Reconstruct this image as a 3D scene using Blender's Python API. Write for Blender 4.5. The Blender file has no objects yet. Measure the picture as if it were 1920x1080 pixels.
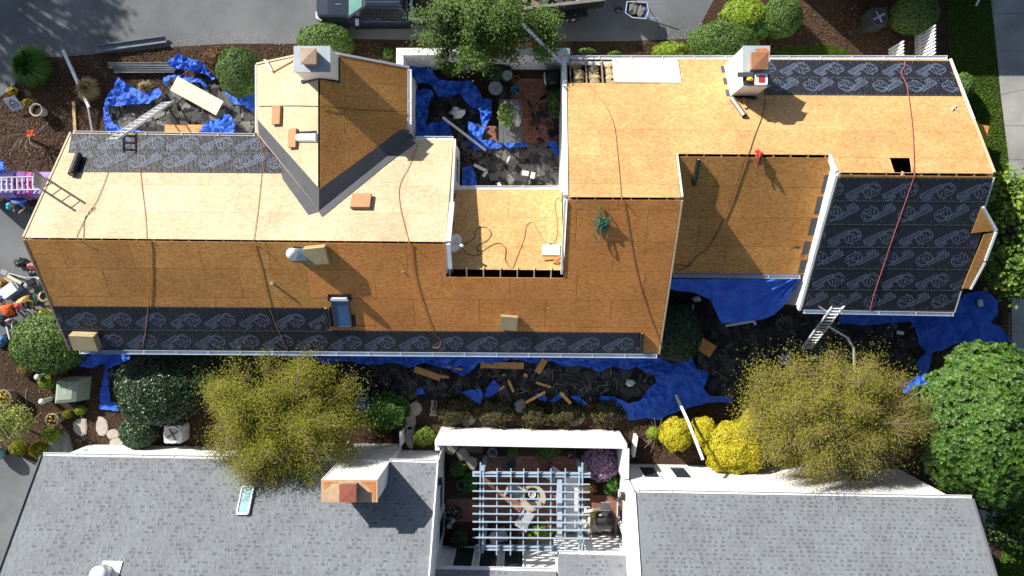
import bpy, math, random
import numpy as np
from mathutils import Vector, Matrix, noise as mnoise

# ---------------------------------------------------------------- camera, sky, sun, exposure
scene = bpy.context.scene
COL = scene.collection
CX, CY, FPX, CAMH = 978.0, 500.0, 1280.0, 29.0      # nadir in the photo, focal length in px, drone height in m
cam_d = bpy.data.cameras.new('camera')
cam = bpy.data.objects.new('camera', cam_d); COL.objects.link(cam)
cam.location = (0, 0, CAMH); cam.rotation_euler = (0, 0, 0)
cam_d.sensor_fit = 'HORIZONTAL'; cam_d.sensor_width = 36.0
cam_d.lens = 36.0 * FPX / 1920.0
cam_d.shift_x = -(CX - 960.0) / 1920.0
cam_d.shift_y = -(540.0 - CY) / 1920.0
cam_d.clip_start = 0.5; cam_d.clip_end = 2000.0
scene.camera = cam

SUN_EL = math.radians(29.0)
SUN_H = Vector((0.743, -0.669, 0)).normalized()       # horizontal travel of the light
world = bpy.data.worlds.new('World'); scene.world = world; world.use_nodes = True
wn = world.node_tree
sky = wn.nodes.new('ShaderNodeTexSky'); sky.sky_type = 'NISHITA'; sky.sun_disc = False
sky.sun_elevation = SUN_EL; sky.sun_rotation = math.atan2(-SUN_H.x, -SUN_H.y)
sky.air_density = 1.0; sky.dust_density = 1.0; sky.ozone_density = 1.0
bgn = wn.nodes['Background']; bgn.inputs['Strength'].default_value = 0.068
wn.links.new(sky.outputs[0], bgn.inputs['Color'])
sun_d = bpy.data.lights.new('sun', 'SUN'); sun_d.energy = 5.0; sun_d.angle = math.radians(0.53); sun_d.color = (1.0, 0.955, 0.89)
sun = bpy.data.objects.new('sun', sun_d); COL.objects.link(sun)
ldir = Vector((SUN_H.x * math.cos(SUN_EL), SUN_H.y * math.cos(SUN_EL), -math.sin(SUN_EL)))
sun.rotation_euler = ldir.to_track_quat('-Z', 'Y').to_euler(); sun.location = (-30, 27, 40)
scene.view_settings.view_transform = 'Standard'; scene.view_settings.look = 'None'
scene.view_settings.exposure = 0.78; scene.view_settings.gamma = 1.0
scene.view_settings.use_curve_mapping = False
scene.cycles.max_bounces = 4; scene.cycles.diffuse_bounces = 2; scene.cycles.glossy_bounces = 2
scene.cycles.transparent_max_bounces = 8

# ---------------------------------------------------------------- helpers
R = math.radians
rng = random.Random(11)
nrng = np.random.default_rng(5)
V = Vector

def P(px, py, z=0.0):
    """place a point seen at photo pixel (px, py) that stands at height z"""
    s = (CAMH - z) / FPX
    return V(((px - CX) * s, (CY - py) * s, z))

class MB:
    def __init__(s): s.v = []; s.f = []; s.m = []
    def add(s, vs, fs, mi=0):
        k = len(s.v); s.v += [tuple(x) for x in vs]
        for f in fs: s.f.append(tuple(k + i for i in f)); s.m.append(mi)
    def quad(s, a, b, c, d, mi=0): s.add([a, b, c, d], [(0, 1, 2, 3)], mi)
    def prism(s, poly, up, mi=0):
        """solid between polygon and polygon+up"""
        n = len(poly); up = V(up); p = [V(q) for q in poly]
        nrm = V((0, 0, 0))
        for i in range(n): nrm += p[i].cross(p[(i + 1) % n])
        if nrm.dot(up) < 0: p = p[::-1]
        vs = p + [q + up for q in p]
        fs = [tuple(range(n))[::-1], tuple(range(n, 2 * n))]
        fs += [(i, (i + 1) % n, n + (i + 1) % n, n + i) for i in range(n)]
        s.add(vs, fs, mi)
    def obox(s, c, ax, ay, az, mi=0):
        """oriented box: centre and three half-axis vectors"""
        c = V(c); ax = V(ax); ay = V(ay); az = V(az)
        if ax.cross(ay).dot(az) < 0: az = -az
        s.prism([c - ax - ay - az, c + ax - ay - az, c + ax + ay - az, c - ax + ay - az], 2 * az, mi)
    def box(s, c, size, rz=0.0, mi=0):
        ca, sa = math.cos(rz), math.sin(rz)
        s.obox(c, (ca * size[0] / 2, sa * size[0] / 2, 0), (-sa * size[1] / 2, ca * size[1] / 2, 0), (0, 0, size[2] / 2), mi)
    def beam(s, a, b, w, h, mi=0, up=(0, 0, 1)):
        a = V(a); b = V(b); d = (b - a); L = d.length
        if L < 1e-6: return
        d = d / L; sd = d.cross(V(up))
        if sd.length < 1e-4: sd = d.cross(V((1, 0, 0)))
        sd.normalize(); u = sd.cross(d)
        s.obox((a + b) / 2, d * L / 2, sd * w / 2, u * h / 2, mi)
    def tube(s, pts, r, n=6, mi=0, cap=True):
        pts = [V(p) for p in pts]; m = len(pts)
        rr = r if hasattr(r, '__len__') else [r] * m
        k = len(s.v); prev = None
        for i, p in enumerate(pts):
            t = (pts[min(i + 1, m - 1)] - pts[max(i - 1, 0)])
            if t.length < 1e-9: t = V((0, 0, 1))
            t.normalize()
            if prev is None:
                a = t.cross(V((0, 0, 1)))
                if a.length < 1e-3: a = t.cross(V((1, 0, 0)))
            else: a = prev - t * prev.dot(t)
            if a.length < 1e-6: a = t.orthogonal()
            a.normalize(); prev = a; b = t.cross(a)
            for j in range(n):
                an = 2 * math.pi * j / n
                s.v.append(tuple(p + (a * math.cos(an) + b * math.sin(an)) * rr[i]))
        for i in range(m - 1):
            for j in range(n):
                j2 = (j + 1) % n
                s.f.append((k + i * n + j, k + i * n + j2, k + (i + 1) * n + j2, k + (i + 1) * n + j)); s.m.append(mi)
        if cap:
            s.f.append(tuple(k + j for j in range(n))[::-1]); s.m.append(mi)
            s.f.append(tuple(k + (m - 1) * n + j for j in range(n))); s.m.append(mi)
    def lathe(s, c, prof, n=16, mi=0, axis=(0, 0, 1)):
        c = V(c); ax = V(axis).normalized(); a = ax.orthogonal().normalized(); b = ax.cross(a); k = len(s.v)
        for r, h in prof:
            for j in range(n):
                an = 2 * math.pi * j / n
                s.v.append(tuple(c + ax * h + (a * math.cos(an) + b * math.sin(an)) * r))
        for i in range(len(prof) - 1):
            for j in range(n):
                j2 = (j + 1) % n
                s.f.append((k + i * n + j, k + i * n + j2, k + (i + 1) * n + j2, k + (i + 1) * n + j)); s.m.append(mi)
        s.f.append(tuple(k + j for j in range(n))[::-1]); s.m.append(mi)
        e = k + (len(prof) - 1) * n
        s.f.append(tuple(e + j for j in range(n))); s.m.append(mi)
    def ell(s, c, rx, ry, rz, nu=14, nv=8, mi=0, lump=0.0, seed=0, bottom=-1.0):
        c = V(c); k = len(s.v)
        for i in range(nv + 1):
            ph = math.asin(max(-1, bottom)) + (math.pi / 2 - math.asin(max(-1, bottom))) * i / nv
            for j in range(nu):
                th = 2 * math.pi * j / nu
                d = V((math.cos(ph) * math.cos(th), math.cos(ph) * math.sin(th), math.sin(ph)))
                q = 1 + lump * mnoise.noise(d * 2.1 + V((seed * 3.7, seed, 0)))
                s.v.append((c.x + d.x * rx * q, c.y + d.y * ry * q, c.z + d.z * rz * q))
        for i in range(nv):
            for j in range(nu):
                j2 = (j + 1) % nu
                s.f.append((k + i * nu + j, k + i * nu + j2, k + (i + 1) * nu + j2, k + (i + 1) * nu + j)); s.m.append(mi)
    def build(s, name, mat, parent=None, smooth=False):
        return make_obj(name, s.v, s.f, mat, parent, s.m, smooth)

def make_obj(name, verts, faces, mat, parent=None, mi=None, smooth=False, attrs=None):
    va = np.asarray(verts, dtype=np.float64).reshape(-1, 3)
    lo = va.min(0); hi = va.max(0)
    org = np.array([(lo[0] + hi[0]) / 2, (lo[1] + hi[1]) / 2, lo[2]])
    me = bpy.data.meshes.new(name)
    va = va - org
    if isinstance(faces, np.ndarray):
        nf, k = faces.shape
        me.vertices.add(len(va)); me.vertices.foreach_set('co', va.astype(np.float32).ravel())
        me.loops.add(nf * k); me.loops.foreach_set('vertex_index', faces.astype(np.int32).ravel())
        me.polygons.add(nf)
        me.polygons.foreach_set('loop_start', np.arange(0, nf * k, k, dtype=np.int32))
        me.update(calc_edges=True)
    else:
        me.from_pydata([tuple(x) for x in va], [], faces); me.update()
    mats = mat if isinstance(mat, (list, tuple)) else [mat]
    for m in mats: me.materials.append(m)
    if mi is not None and len(mats) > 1:
        me.polygons.foreach_set('material_index', np.asarray(mi, dtype=np.int32))
    me.polygons.foreach_set('use_smooth', np.full(len(me.polygons), bool(smooth), dtype=bool))
    if attrs is not None:
        at = me.attributes.new('tone', 'FLOAT', 'FACE'); at.data.foreach_set('value', attrs.astype(np.float32))
    o = bpy.data.objects.new(name, me); COL.objects.link(o)
    o.location = org
    if parent is not None: par(o, parent)
    return o

def wloc(o):
    l = V(o.location)
    while o.parent: o = o.parent; l += V(o.location)
    return l
def par(o, parent):
    o.parent = parent; o.location = V(o.location) - wloc(parent)    # parents are never rotated, so this keeps the place
def empty(name, loc):
    o = bpy.data.objects.new(name, None); COL.objects.link(o); o.location = loc; o.empty_display_size = 0.3
    return o
def tag(o, label=None, cat=None, group=None, kind=None):
    if label: o['label'] = label
    if cat: o['category'] = cat
    if group: o['group'] = group
    if kind: o['kind'] = kind
    return o
def thing(name, label, cat, loc, group=None): return tag(empty(name, loc), label, cat, group)
def copy_tree(o, parent=None):
    c = o.copy(); COL.objects.link(c); c.parent = parent
    for ch in list(o.children): copy_tree(ch, c)
    return c

# ---------------------------------------------------------------- materials
MATS = {}
def newmat(name):
    m = bpy.data.materials.new(name); m.use_nodes = True
    nt = m.node_tree; return m, nt, nt.nodes['Principled BSDF']
def nd(nt, t, **kw):
    n = nt.nodes.new(t)
    for k, v in kw.items(): setattr(n, k, v)
    return n
def coords(nt, scale=(1, 1, 1), kind='Object', rot=(0, 0, 0)):
    tc = nd(nt, 'ShaderNodeTexCoord'); mp = nd(nt, 'ShaderNodeMapping')
    mp.inputs['Scale'].default_value = scale; mp.inputs['Rotation'].default_value = rot
    nt.links.new(tc.outputs[kind], mp.inputs['Vector']); return mp.outputs[0]
def worldco(nt, scale=(1, 1, 1), rot=(0, 0, 0)):
    g = nd(nt, 'ShaderNodeNewGeometry'); mp = nd(nt, 'ShaderNodeMapping')
    mp.inputs['Scale'].default_value = scale; mp.inputs['Rotation'].default_value = rot
    nt.links.new(g.outputs['Position'], mp.inputs['Vector']); return mp.outputs[0]
def ramp(nt, fac, stops):
    r = nd(nt, 'ShaderNodeValToRGB'); el = r.color_ramp.elements
    while len(el) < len(stops): el.new(0.5)
    for e, (p, c) in zip(el, stops): e.position = p; e.color = (*c, 1)
    nt.links.new(fac, r.inputs[0]); return r.outputs[0]
def mixc(nt, a, b, fac, mode='MIX'):
    m = nd(nt, 'ShaderNodeMix', data_type='RGBA', blend_type=mode)
    for s_, x in ((m.inputs[0], fac), (m.inputs[6], a), (m.inputs[7], b)):
        if hasattr(x, 'is_output') or isinstance(x, bpy.types.NodeSocket): nt.links.new(x, s_)
        elif isinstance(x, (int, float)): s_.default_value = x
        else: s_.default_value = (*x, 1)
    return m.outputs[2]
def noise_(nt, vec, scale, detail=4, rough=0.55):
    n = nd(nt, 'ShaderNodeTexNoise'); n.inputs['Scale'].default_value = scale
    n.inputs['Detail'].default_value = detail; n.inputs['Roughness'].default_value = rough
    nt.links.new(vec, n.inputs['Vector']); return n.outputs['Fac']
def bump_(nt, bsdf, h, strength=0.3, dist=0.02):
    b = nd(nt, 'ShaderNodeBump'); b.inputs['Strength'].default_value = strength; b.inputs['Distance'].default_value = dist
    nt.links.new(h, b.inputs['Height']); nt.links.new(b.outputs[0], bsdf.inputs['Normal'])
def mul(c, k): return tuple(min(1, x * k) for x in c)

def m_plain(name, col, rough=0.6, var=0.18, scale=6.0, bump=0.15, metal=0.0, spec=0.4, dist=0.01, fine=40.0):
    if name in MATS: return MATS[name]
    m, nt, b = newmat(name)
    co = worldco(nt)
    f = noise_(nt, co, scale, 5)
    f2 = noise_(nt, co, fine, 3)
    c = ramp(nt, f, [(0.3, mul(col, 1 - var)), (0.7, mul(col, 1 + var))])
    c = mixc(nt, c, ramp(nt, f2, [(0.3, mul(col, 1 - var)), (0.7, mul(col, 1 + var))]), 0.4)
    c = mixc(nt, c, ramp(nt, noise_(nt, co, .8, 5, .65), [(0.3, (0.86, 0.85, 0.84)), (0.65, (1.05, 1.05, 1.05))]), 1.0, 'MULTIPLY')
    nt.links.new(c, b.inputs['Base Color'])
    b.inputs['Roughness'].default_value = rough; b.inputs['Metallic'].default_value = metal
    b.inputs['Specular IOR Level'].default_value = spec
    if bump: bump_(nt, b, f2, bump, dist)
    MATS[name] = m; return m

def m_osb(name, lo, mid, hi, long=(1, 1, 1), stain=0.0):
    m, nt, b = newmat(name)
    co = worldco(nt, long)
    v = nd(nt, 'ShaderNodeTexVoronoi'); v.inputs['Scale'].default_value = 24.0; v.inputs['Randomness'].default_value = 1.0
    nt.links.new(co, v.inputs['Vector'])
    sep = nd(nt, 'ShaderNodeSeparateColor'); nt.links.new(v.outputs['Color'], sep.inputs[0])
    n1 = noise_(nt, co, 15.0, 6, 0.65)
    mx = nd(nt, 'ShaderNodeMath', operation='ADD'); mx.inputs[1].default_value = 0.0
    a = nd(nt, 'ShaderNodeMath', operation='MULTIPLY'); a.inputs[1].default_value = 0.45
    nt.links.new(sep.outputs[0], a.inputs[0])
    c_ = nd(nt, 'ShaderNodeMath', operation='MULTIPLY_ADD'); c_.inputs[1].default_value = 0.75
    nt.links.new(n1, c_.inputs[0]); nt.links.new(a.outputs[0], c_.inputs[2])
    col = ramp(nt, c_.outputs[0], [(0.28, lo), (0.55, mid), (0.85, hi)])
    oi = nd(nt, 'ShaderNodeObjectInfo')
    tint = ramp(nt, oi.outputs['Random'], [(0.0, (0.90, 0.885, 0.86)), (1.0, (1.03, 1.03, 1.02))])
    col = mixc(nt, col, tint, 1.0, 'MULTIPLY')
    big = noise_(nt, worldco(nt), 0.55, 4, 0.6)
    col = mixc(nt, col, ramp(nt, big, [(0.35, (0.84, 0.82, 0.80)), (0.62, (1.04, 1.03, 1.02))]), 1.0, 'MULTIPLY')
    kn = noise_(nt, worldco(nt), 3.1, 2, 0.5)
    col = mixc(nt, col, mul(lo, 0.35), ramp(nt, kn, [(0.74, (0, 0, 0)), (0.80, (0.9, 0.9, 0.9))]))
    nt.links.new(col, b.inputs['Base Color']); b.inputs['Roughness'].default_value = 0.75
    b.inputs['Specular IOR Level'].default_value = 0.25
    bump_(nt, b, c_.outputs[0], 0.25, 0.004)
    MATS[name] = m; return m

def m_leaf(name, c0, c1, rough=0.5, spec=0.4, trans=0.25):
    m, nt, b = newmat(name)
    at = nd(nt, 'ShaderNodeAttribute', attribute_name='tone')
    c = ramp(nt, at.outputs['Fac'], [(0.0, c0), (1.0, c1)])
    nt.links.new(c, b.inputs['Base Color']); b.inputs['Roughness'].default_value = rough
    b.inputs['Specular IOR Level'].default_value = spec
    if trans > 0:
        out = nt.nodes['Material Output']; tr = nd(nt, 'ShaderNodeBsdfTranslucent'); mx = nd(nt, 'ShaderNodeMixShader')
        nt.links.new(mixc(nt, c, (1.0, 1.0, 0.55), 1.0, 'MULTIPLY'), tr.inputs['Color']); mx.inputs[0].default_value = trans
        nt.links.new(b.outputs[0], mx.inputs[1]); nt.links.new(tr.outputs[0], mx.inputs[2])
        nt.links.new(mx.outputs[0], out.inputs['Surface'])
    MATS[name] = m; return m

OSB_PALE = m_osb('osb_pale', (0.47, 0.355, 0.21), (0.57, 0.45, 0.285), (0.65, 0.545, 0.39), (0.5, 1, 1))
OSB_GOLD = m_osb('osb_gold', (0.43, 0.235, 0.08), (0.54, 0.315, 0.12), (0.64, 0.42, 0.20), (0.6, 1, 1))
OSB_BROWN = m_osb('osb_brown', (0.40, 0.17, 0.038), (0.54, 0.25, 0.065), (0.62, 0.335, 0.11), (0.5, 1, 1))  # darker copy for slopes turned from the sun, shade put into the colour
OSB_RUST = m_osb('osb_rust', (0.50, 0.17, 0.038), (0.64, 0.255, 0.065), (0.71, 0.335, 0.11), (0.5, 1, 1))  # redder variant for the same shaded slopes, shade again in the colour
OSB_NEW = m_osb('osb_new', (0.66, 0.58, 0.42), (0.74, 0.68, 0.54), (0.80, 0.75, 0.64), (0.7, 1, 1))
WHITE = m_plain('white_paint', (0.80, 0.80, 0.79), 0.45, 0.05, 3.0, 0.04)
TRIM = m_plain('white_metal_trim', (0.74, 0.75, 0.76), 0.35, 0.06, 4.0, 0.03)
STUCCO = m_plain('white_siding', (0.78, 0.78, 0.77), 0.7, 0.06, 2.0, 0.2)
LUMBER = m_plain('sawn_lumber', (0.50, 0.33, 0.17), 0.7, 0.25, 9.0, 0.2)
OLDWOOD = m_plain('weathered_lumber', (0.30, 0.22, 0.15), 0.8, 0.3, 9.0, 0.3)
DARKIN = m_plain('attic_dark', (0.03, 0.027, 0.025), 0.9, 0.3, 3.0, 0.1)  # near-black paint stands in for the unlit attic interior
ALU = m_plain('aluminium', (0.72, 0.73, 0.74), 0.38, 0.08, 12.0, 0.05, metal=0.25)
BLACKP = m_plain('black_plastic', (0.02, 0.021, 0.023), 0.4, 0.2, 10.0, 0.1)
RUBBER = m_plain('black_rubber', (0.022, 0.022, 0.022), 0.75, 0.2, 10.0, 0.2)
FLASH = m_plain('grey_metal_flashing', (0.072, 0.076, 0.084), 0.55, 0.12, 2.5, 0.06, metal=0.0, spec=0.3)
COPPER = m_plain('rusted_copper', (0.36, 0.16, 0.08), 0.55, 0.28, 7.0, 0.15, metal=0.2)
RUST = m_plain('rust_orange', (0.55, 0.20, 0.06), 0.8, 0.3, 6.0, 0.2)
TANCAP = m_plain('tan_cap_metal', (0.36, 0.25, 0.17), 0.5, 0.2, 5.0, 0.1)
LEADCAP = m_plain('pale_chimney_cap', (0.40, 0.46, 0.50), 0.5, 0.12, 3.0, 0.1)
GLASS = m_plain('dark_window_glass', (0.03, 0.04, 0.05), 0.06, 0.2, 2.0, 0.0, spec=0.8)
BLUEGLASS = m_plain('sky_blue_glass', (0.05, 0.11, 0.22), 0.05, 0.2, 2.0, 0.0, spec=1.0)
TEALGLASS = m_plain('clouded_skylight_glass', (0.24, 0.40, 0.42), 0.25, 0.35, 5.0, 0.05, spec=0.6)
STONE = m_plain('flat_stone', (0.42, 0.37, 0.31), 0.85, 0.2, 5.0, 0.3)
BARK = m_plain('bark', (0.13, 0.095, 0.07), 0.9, 0.3, 14.0, 0.5)
TWIG = m_plain('pale_twig', (0.26, 0.19, 0.125), 0.85, 0.3, 14.0, 0.3)
CORE = m_plain('core_shade', (0.035, 0.032, 0.018), 0.95, 0.4, 14.0, 0.6)  # dark colour for bush cores, inner shade painted in
# ---------------------------------------------------------------- ground, roads, beds
def m_ground(name, cols, scale, fine, bump=0.6, dist=0.03, rough=0.95, patch=None):
    m, nt, b = newmat(name); co = worldco(nt)
    f = noise_(nt, co, fine, 6, 0.7); g = noise_(nt, co, scale, 4)
    c = ramp(nt, f, [(0.30, cols[0]), (0.52, cols[1]), (0.74, cols[2])])
    c = mixc(nt, c, ramp(nt, g, [(0.3, (0.62, 0.62, 0.62)), (0.7, (1.12, 1.10, 1.08))]), 1.0, 'MULTIPLY')
    if patch:
        h = noise_(nt, co, patch[0], 5, 0.65)
        c = mixc(nt, c, patch[1], ramp(nt, h, [(patch[2], (0, 0, 0)), (patch[2] + 0.12, (patch[3],) * 3)]))
    nt.links.new(c, b.inputs['Base Color']); b.inputs['Roughness'].default_value = rough
    b.inputs['Specular IOR Level'].default_value = 0.2
    bump_(nt, b, f, bump, dist); MATS[name] = m; return m
MULCH = m_ground('bark_mulch', ((0.024, 0.014, 0.009), (0.072, 0.043, 0.027), (0.17, 0.105, 0.064)), 0.6, 16.0, 0.9, 0.05)
SOIL = m_ground('bare_soil', ((0.03, 0.02, 0.013), (0.07, 0.045, 0.03), (0.13, 0.09, 0.06)), 0.5, 9.0, 0.8, 0.04)
ASPH = m_ground('asphalt', ((0.148, 0.157, 0.163), (0.176, 0.185, 0.190), (0.208, 0.216, 0.218)), 0.35, 38.0, 0.25, 0.008,
                0.85, (0.9, (0.130, 0.140, 0.148), 0.50, 0.6))
CONC = m_ground('concrete', ((0.33, 0.325, 0.30), (0.38, 0.37, 0.345), (0.43, 0.42, 0.39)), 0.5, 24.0, 0.2, 0.006, 0.9,
                (1.3, (0.27, 0.265, 0.25), 0.58, 0.6))
TURF = m_ground('turf_soil', ((0.02, 0.035, 0.008), (0.045, 0.075, 0.016), (0.08, 0.12, 0.03)), 0.7, 14.0, 0.8, 0.04)
BRICK = m_plain('red_brick', (0.30, 0.125, 0.085), 0.85, 0.28, 5.0, 0.3)
MORTAR = m_plain('mortar_sand', (0.17, 0.14, 0.115), 0.95, 0.2, 20.0, 0.3)

def pip(poly, x, y):
    poly = np.asarray(poly); inside = np.zeros(len(x), bool); j = len(poly) - 1
    for i in range(len(poly)):
        xi, yi = poly[i]; xj, yj = poly[j]
        c = ((yi > y) != (yj > y)) & (x < (xj - xi) * (y - yi) / (yj - yi + 1e-12) + xi)
        inside ^= c; j = i
    return inside
def pxy(poly, z=0.0): return [tuple(P(a, b, z)[:2]) for a, b in poly]
def sample_poly(poly, n, r=nrng):
    pa = np.asarray(poly); lo = pa.min(0); hi = pa.max(0); out = []
    tot = 0
    while tot < n:
        q = r.uniform(lo, hi, (n * 2, 2)); q = q[pip(pa, q[:, 0], q[:, 1])]
        out.append(q); tot += len(q)
        if len(q) == 0: break
    return np.concatenate(out)[:n]
def sheet(name, poly, z, mat, thick=0.0):
    pts = [P(a, b, 0) for a, b in poly]; pts = [V((p.x, p.y, z)) for p in pts]
    mb = MB()
    if thick: mb.prism([p - V((0, 0, thick)) for p in pts], (0, 0, thick))
    else:
        ar = sum(pts[i].x * pts[(i + 1) % len(pts)].y - pts[(i + 1) % len(pts)].x * pts[i].y for i in range(len(pts)))
        if ar < 0: pts = pts[::-1]
        mb.add(pts, [tuple(range(len(pts)))])
    o = mb.build(name, mat); o['kind'] = 'structure'; return o

mb = MB(); mb.quad((-600, -600, 0), (600, -600, 0), (600, 600, 0), (-600, 600, 0)); g = mb.build('ground', MULCH); g['kind'] = 'structure'
sheet('driveway', [(-1500, -1500), (1345, -1500), (1338, 0), (1300, 72), (1180, 77), (1050, 78), (900, 74), (790, 75), (660, 73), (560, 82), (430, 82),
                   (318, 88), (240, 97), (180, 101), (125, 106), (70, 107), (50, 124), (28, 158), (0, 182), (-1500, 300)], 0.004, ASPH)
sheet('parking_court', [(-1500, 372), (10, 372), (60, 388), (140, 380), (140, 560), (104, 577), (60, 598), (24, 620), (-40, 650), (-1500, 700)], 0.005, ASPH)
sheet('side_drive', [(-1500, 905), (-40, 858), (20, 852), (66, 866), (140, 872), (140, 1500), (-1500, 1500)], 0.006, ASPH)
sheet('back_patio', [(1835, 955), (1905, 965), (1893, 1000), (1845, 985)], 0.006, CONC)
sheet('lawn_soil', [(1765, -300), (1862, -300), (1866, 100), (1876, 200), (1890, 300), (1897, 360), (1820, 360), (1780, 120)], 0.005, TURF)
sheet('lawn_patch_soil', [(1446, 112), (1452, 96), (1478, 84), (1500, 88), (1540, 82), (1570, 86), (1602, 102), (1612, 115)], 0.005, TURF)
sheet('corner_lawn_soil', [(1880, 1020), (1912, 1005), (1930, 1040), (1935, 1110), (1868, 1110)], 0.005, TURF)

# pavement slabs on the right, each slab on its own
pv = empty('pavement', P(1920, 200, 0)); pv['kind'] = 'structure'
ys = [-120, 26, 96, 172, 236, 300, 366, 430, 495, 560, 622, 690, 760]
def pvl(y): return 1857 + (y / 300.0) * 34 if y < 300 else 1891 + (y - 300) / 340.0 * 6
for a, b in zip(ys[:-1], ys[1:]):
    mb = MB(); g_ = 0.35
    sl = -14 if b > 150 and b < 180 else -3
    q = [(pvl(a), a + g_ + (0 if a < 100 or a > 180 else 6)), (2080, a + g_ + (0 if a < 100 or a > 180 else -40)), (2080, b - g_ + (-40 if 150 < b < 180 else 0)), (pvl(b), b - g_ + (6 if 150 < b < 180 else 0))]
    mb.prism([P(x, y, 0) + V((0, 0, -0.05)) for x, y in q], (0, 0, 0.085 + rng.uniform(-.003, .003)))
    mb.build('slab', CONC, pv)

# grass: thin blades, nobody could count them
def blades(name, label, regions, n, h, w, mat, z=0.0, lean=0.5, seed=1):
    r = np.random.default_rng(seed)
    pts = np.concatenate([sample_poly(pxy(p), int(n * f), r) for p, f in regions]); n = len(pts)
    hh = h * r.uniform(0.6, 1.3, n); th = r.uniform(0, 2 * np.pi, n); ln = r.uniform(0.2, 1, n) * lean
    base = np.column_stack([pts, np.full(n, z)])
    side = np.column_stack([-np.sin(th), np.cos(th), np.zeros(n)]) * (w * r.uniform(.7, 1.3, n))[:, None]
    tip = base + np.column_stack([np.cos(th) * hh * ln, np.sin(th) * hh * ln, hh * np.sqrt(1 - (ln * .8) ** 2)])
    v = np.stack([base - side, base + side, tip], 1).reshape(-1, 3)
    o = make_obj(name, v, np.arange(3 * n).reshape(-1, 3), mat, attrs=r.uniform(0, 1, n))
    return tag(o, label, 'grass', kind='stuff')
GRASS = m_leaf('grass_blades', (0.07, 0.15, 0.014), (0.21, 0.33, 0.045), 0.6, 0.3, 0.3)
blades('grass', 'green lawn grass between the house and the pale pavement', [([(1768, -80), (1860, -80), (1866, 100), (1876, 200), (1890, 300), (1896, 355), (1826, 355), (1784, 130)], 1.0)], 26000, 0.07, 0.014, GRASS, seed=3)
blades('grass', 'small lit patch of lawn beside the bark bed', [([(1446, 112), (1452, 96), (1478, 84), (1500, 88), (1540, 82), (1570, 86), (1602, 102), (1612, 115)], 1.0)], 7000, 0.07, 0.014, GRASS, seed=4)
blades('grass', 'shaded corner of lawn beside the grey shingle roof', [([(1880, 1020), (1912, 1005), (1930, 1040), (1935, 1110), (1868, 1110)], 1.0)], 6000, 0.07, 0.014, GRASS, seed=6)

# loose bark chips over the beds
def chips(name, label, regions, n, s0, s1, mat, seed, zmax=0.03, cat='bark', thick=0.5):
    r = np.random.default_rng(seed)
    pts = np.concatenate([sample_poly(pxy(p), max(1, int(n * f)), r) for p, f in regions]); n = len(pts)
    a = r.uniform(s0, s1, n); b = a * r.uniform(0.25, 0.6, n); th = r.uniform(0, 2 * np.pi, n)
    t1 = r.normal(0, 0.22, n); t2 = r.normal(0, 0.22, n)
    ex = np.column_stack([np.cos(th), np.sin(th), t1]) * a[:, None]; ey = np.column_stack([-np.sin(th), np.cos(th), t2]) * b[:, None]
    c = np.column_stack([pts, r.uniform(0.012, zmax, n)])
    v = np.stack([c - ex - ey * .6, c + ex * .8 - ey, c + ex + ey * .5, c - ex * .7 + ey], 1).reshape(-1, 3)
    o = make_obj(name, v, np.arange(4 * n).reshape(-1, 4), mat, attrs=r.uniform(0, 1, n))
    return tag(o, label, cat, kind='stuff')
CHIP = m_leaf('bark_chip', (0.022, 0.013, 0.008), (0.17, 0.105, 0.06), 0.9, 0.2, 0)
chips('bark_chips', 'loose bark chips over the garden beds', [
    ([(60, 115), (310, 92), (560, 88), (560, 200), (480, 240), (140, 260), (60, 330), (0, 330), (0, 200)], .36),
    ([(640, 80), (1060, 82), (1300, 78), (1360, 40), (1500, 10), (1760, 10), (1770, 110), (640, 125)], .24),
    ([(0, 640), (220, 640), (700, 700), (800, 790), (780, 860), (120, 856), (20, 850), (0, 830)], .22),
    ([(830, 740), (1380, 740), (1380, 860), (1180, 860), (1170, 805), (830, 800)], .18)], 26000, 0.018, 0.055, CHIP, 9)
# dry litter along the driveway edge
chips('leaf_litter', 'pale leaf litter and petals scattered on the asphalt by the shrubs', [([(1250, 40), (1330, 40), (1320, 74), (1180, 76)], .6), ([(330, 70), (560, 66), (560, 84), (320, 92)], .4)], 260, 0.012, 0.03,
      m_leaf('pale_litter', (0.30, 0.24, 0.15), (0.55, 0.52, 0.42), 0.9, 0.2, 0), 12, 0.02, 'litter')

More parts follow.
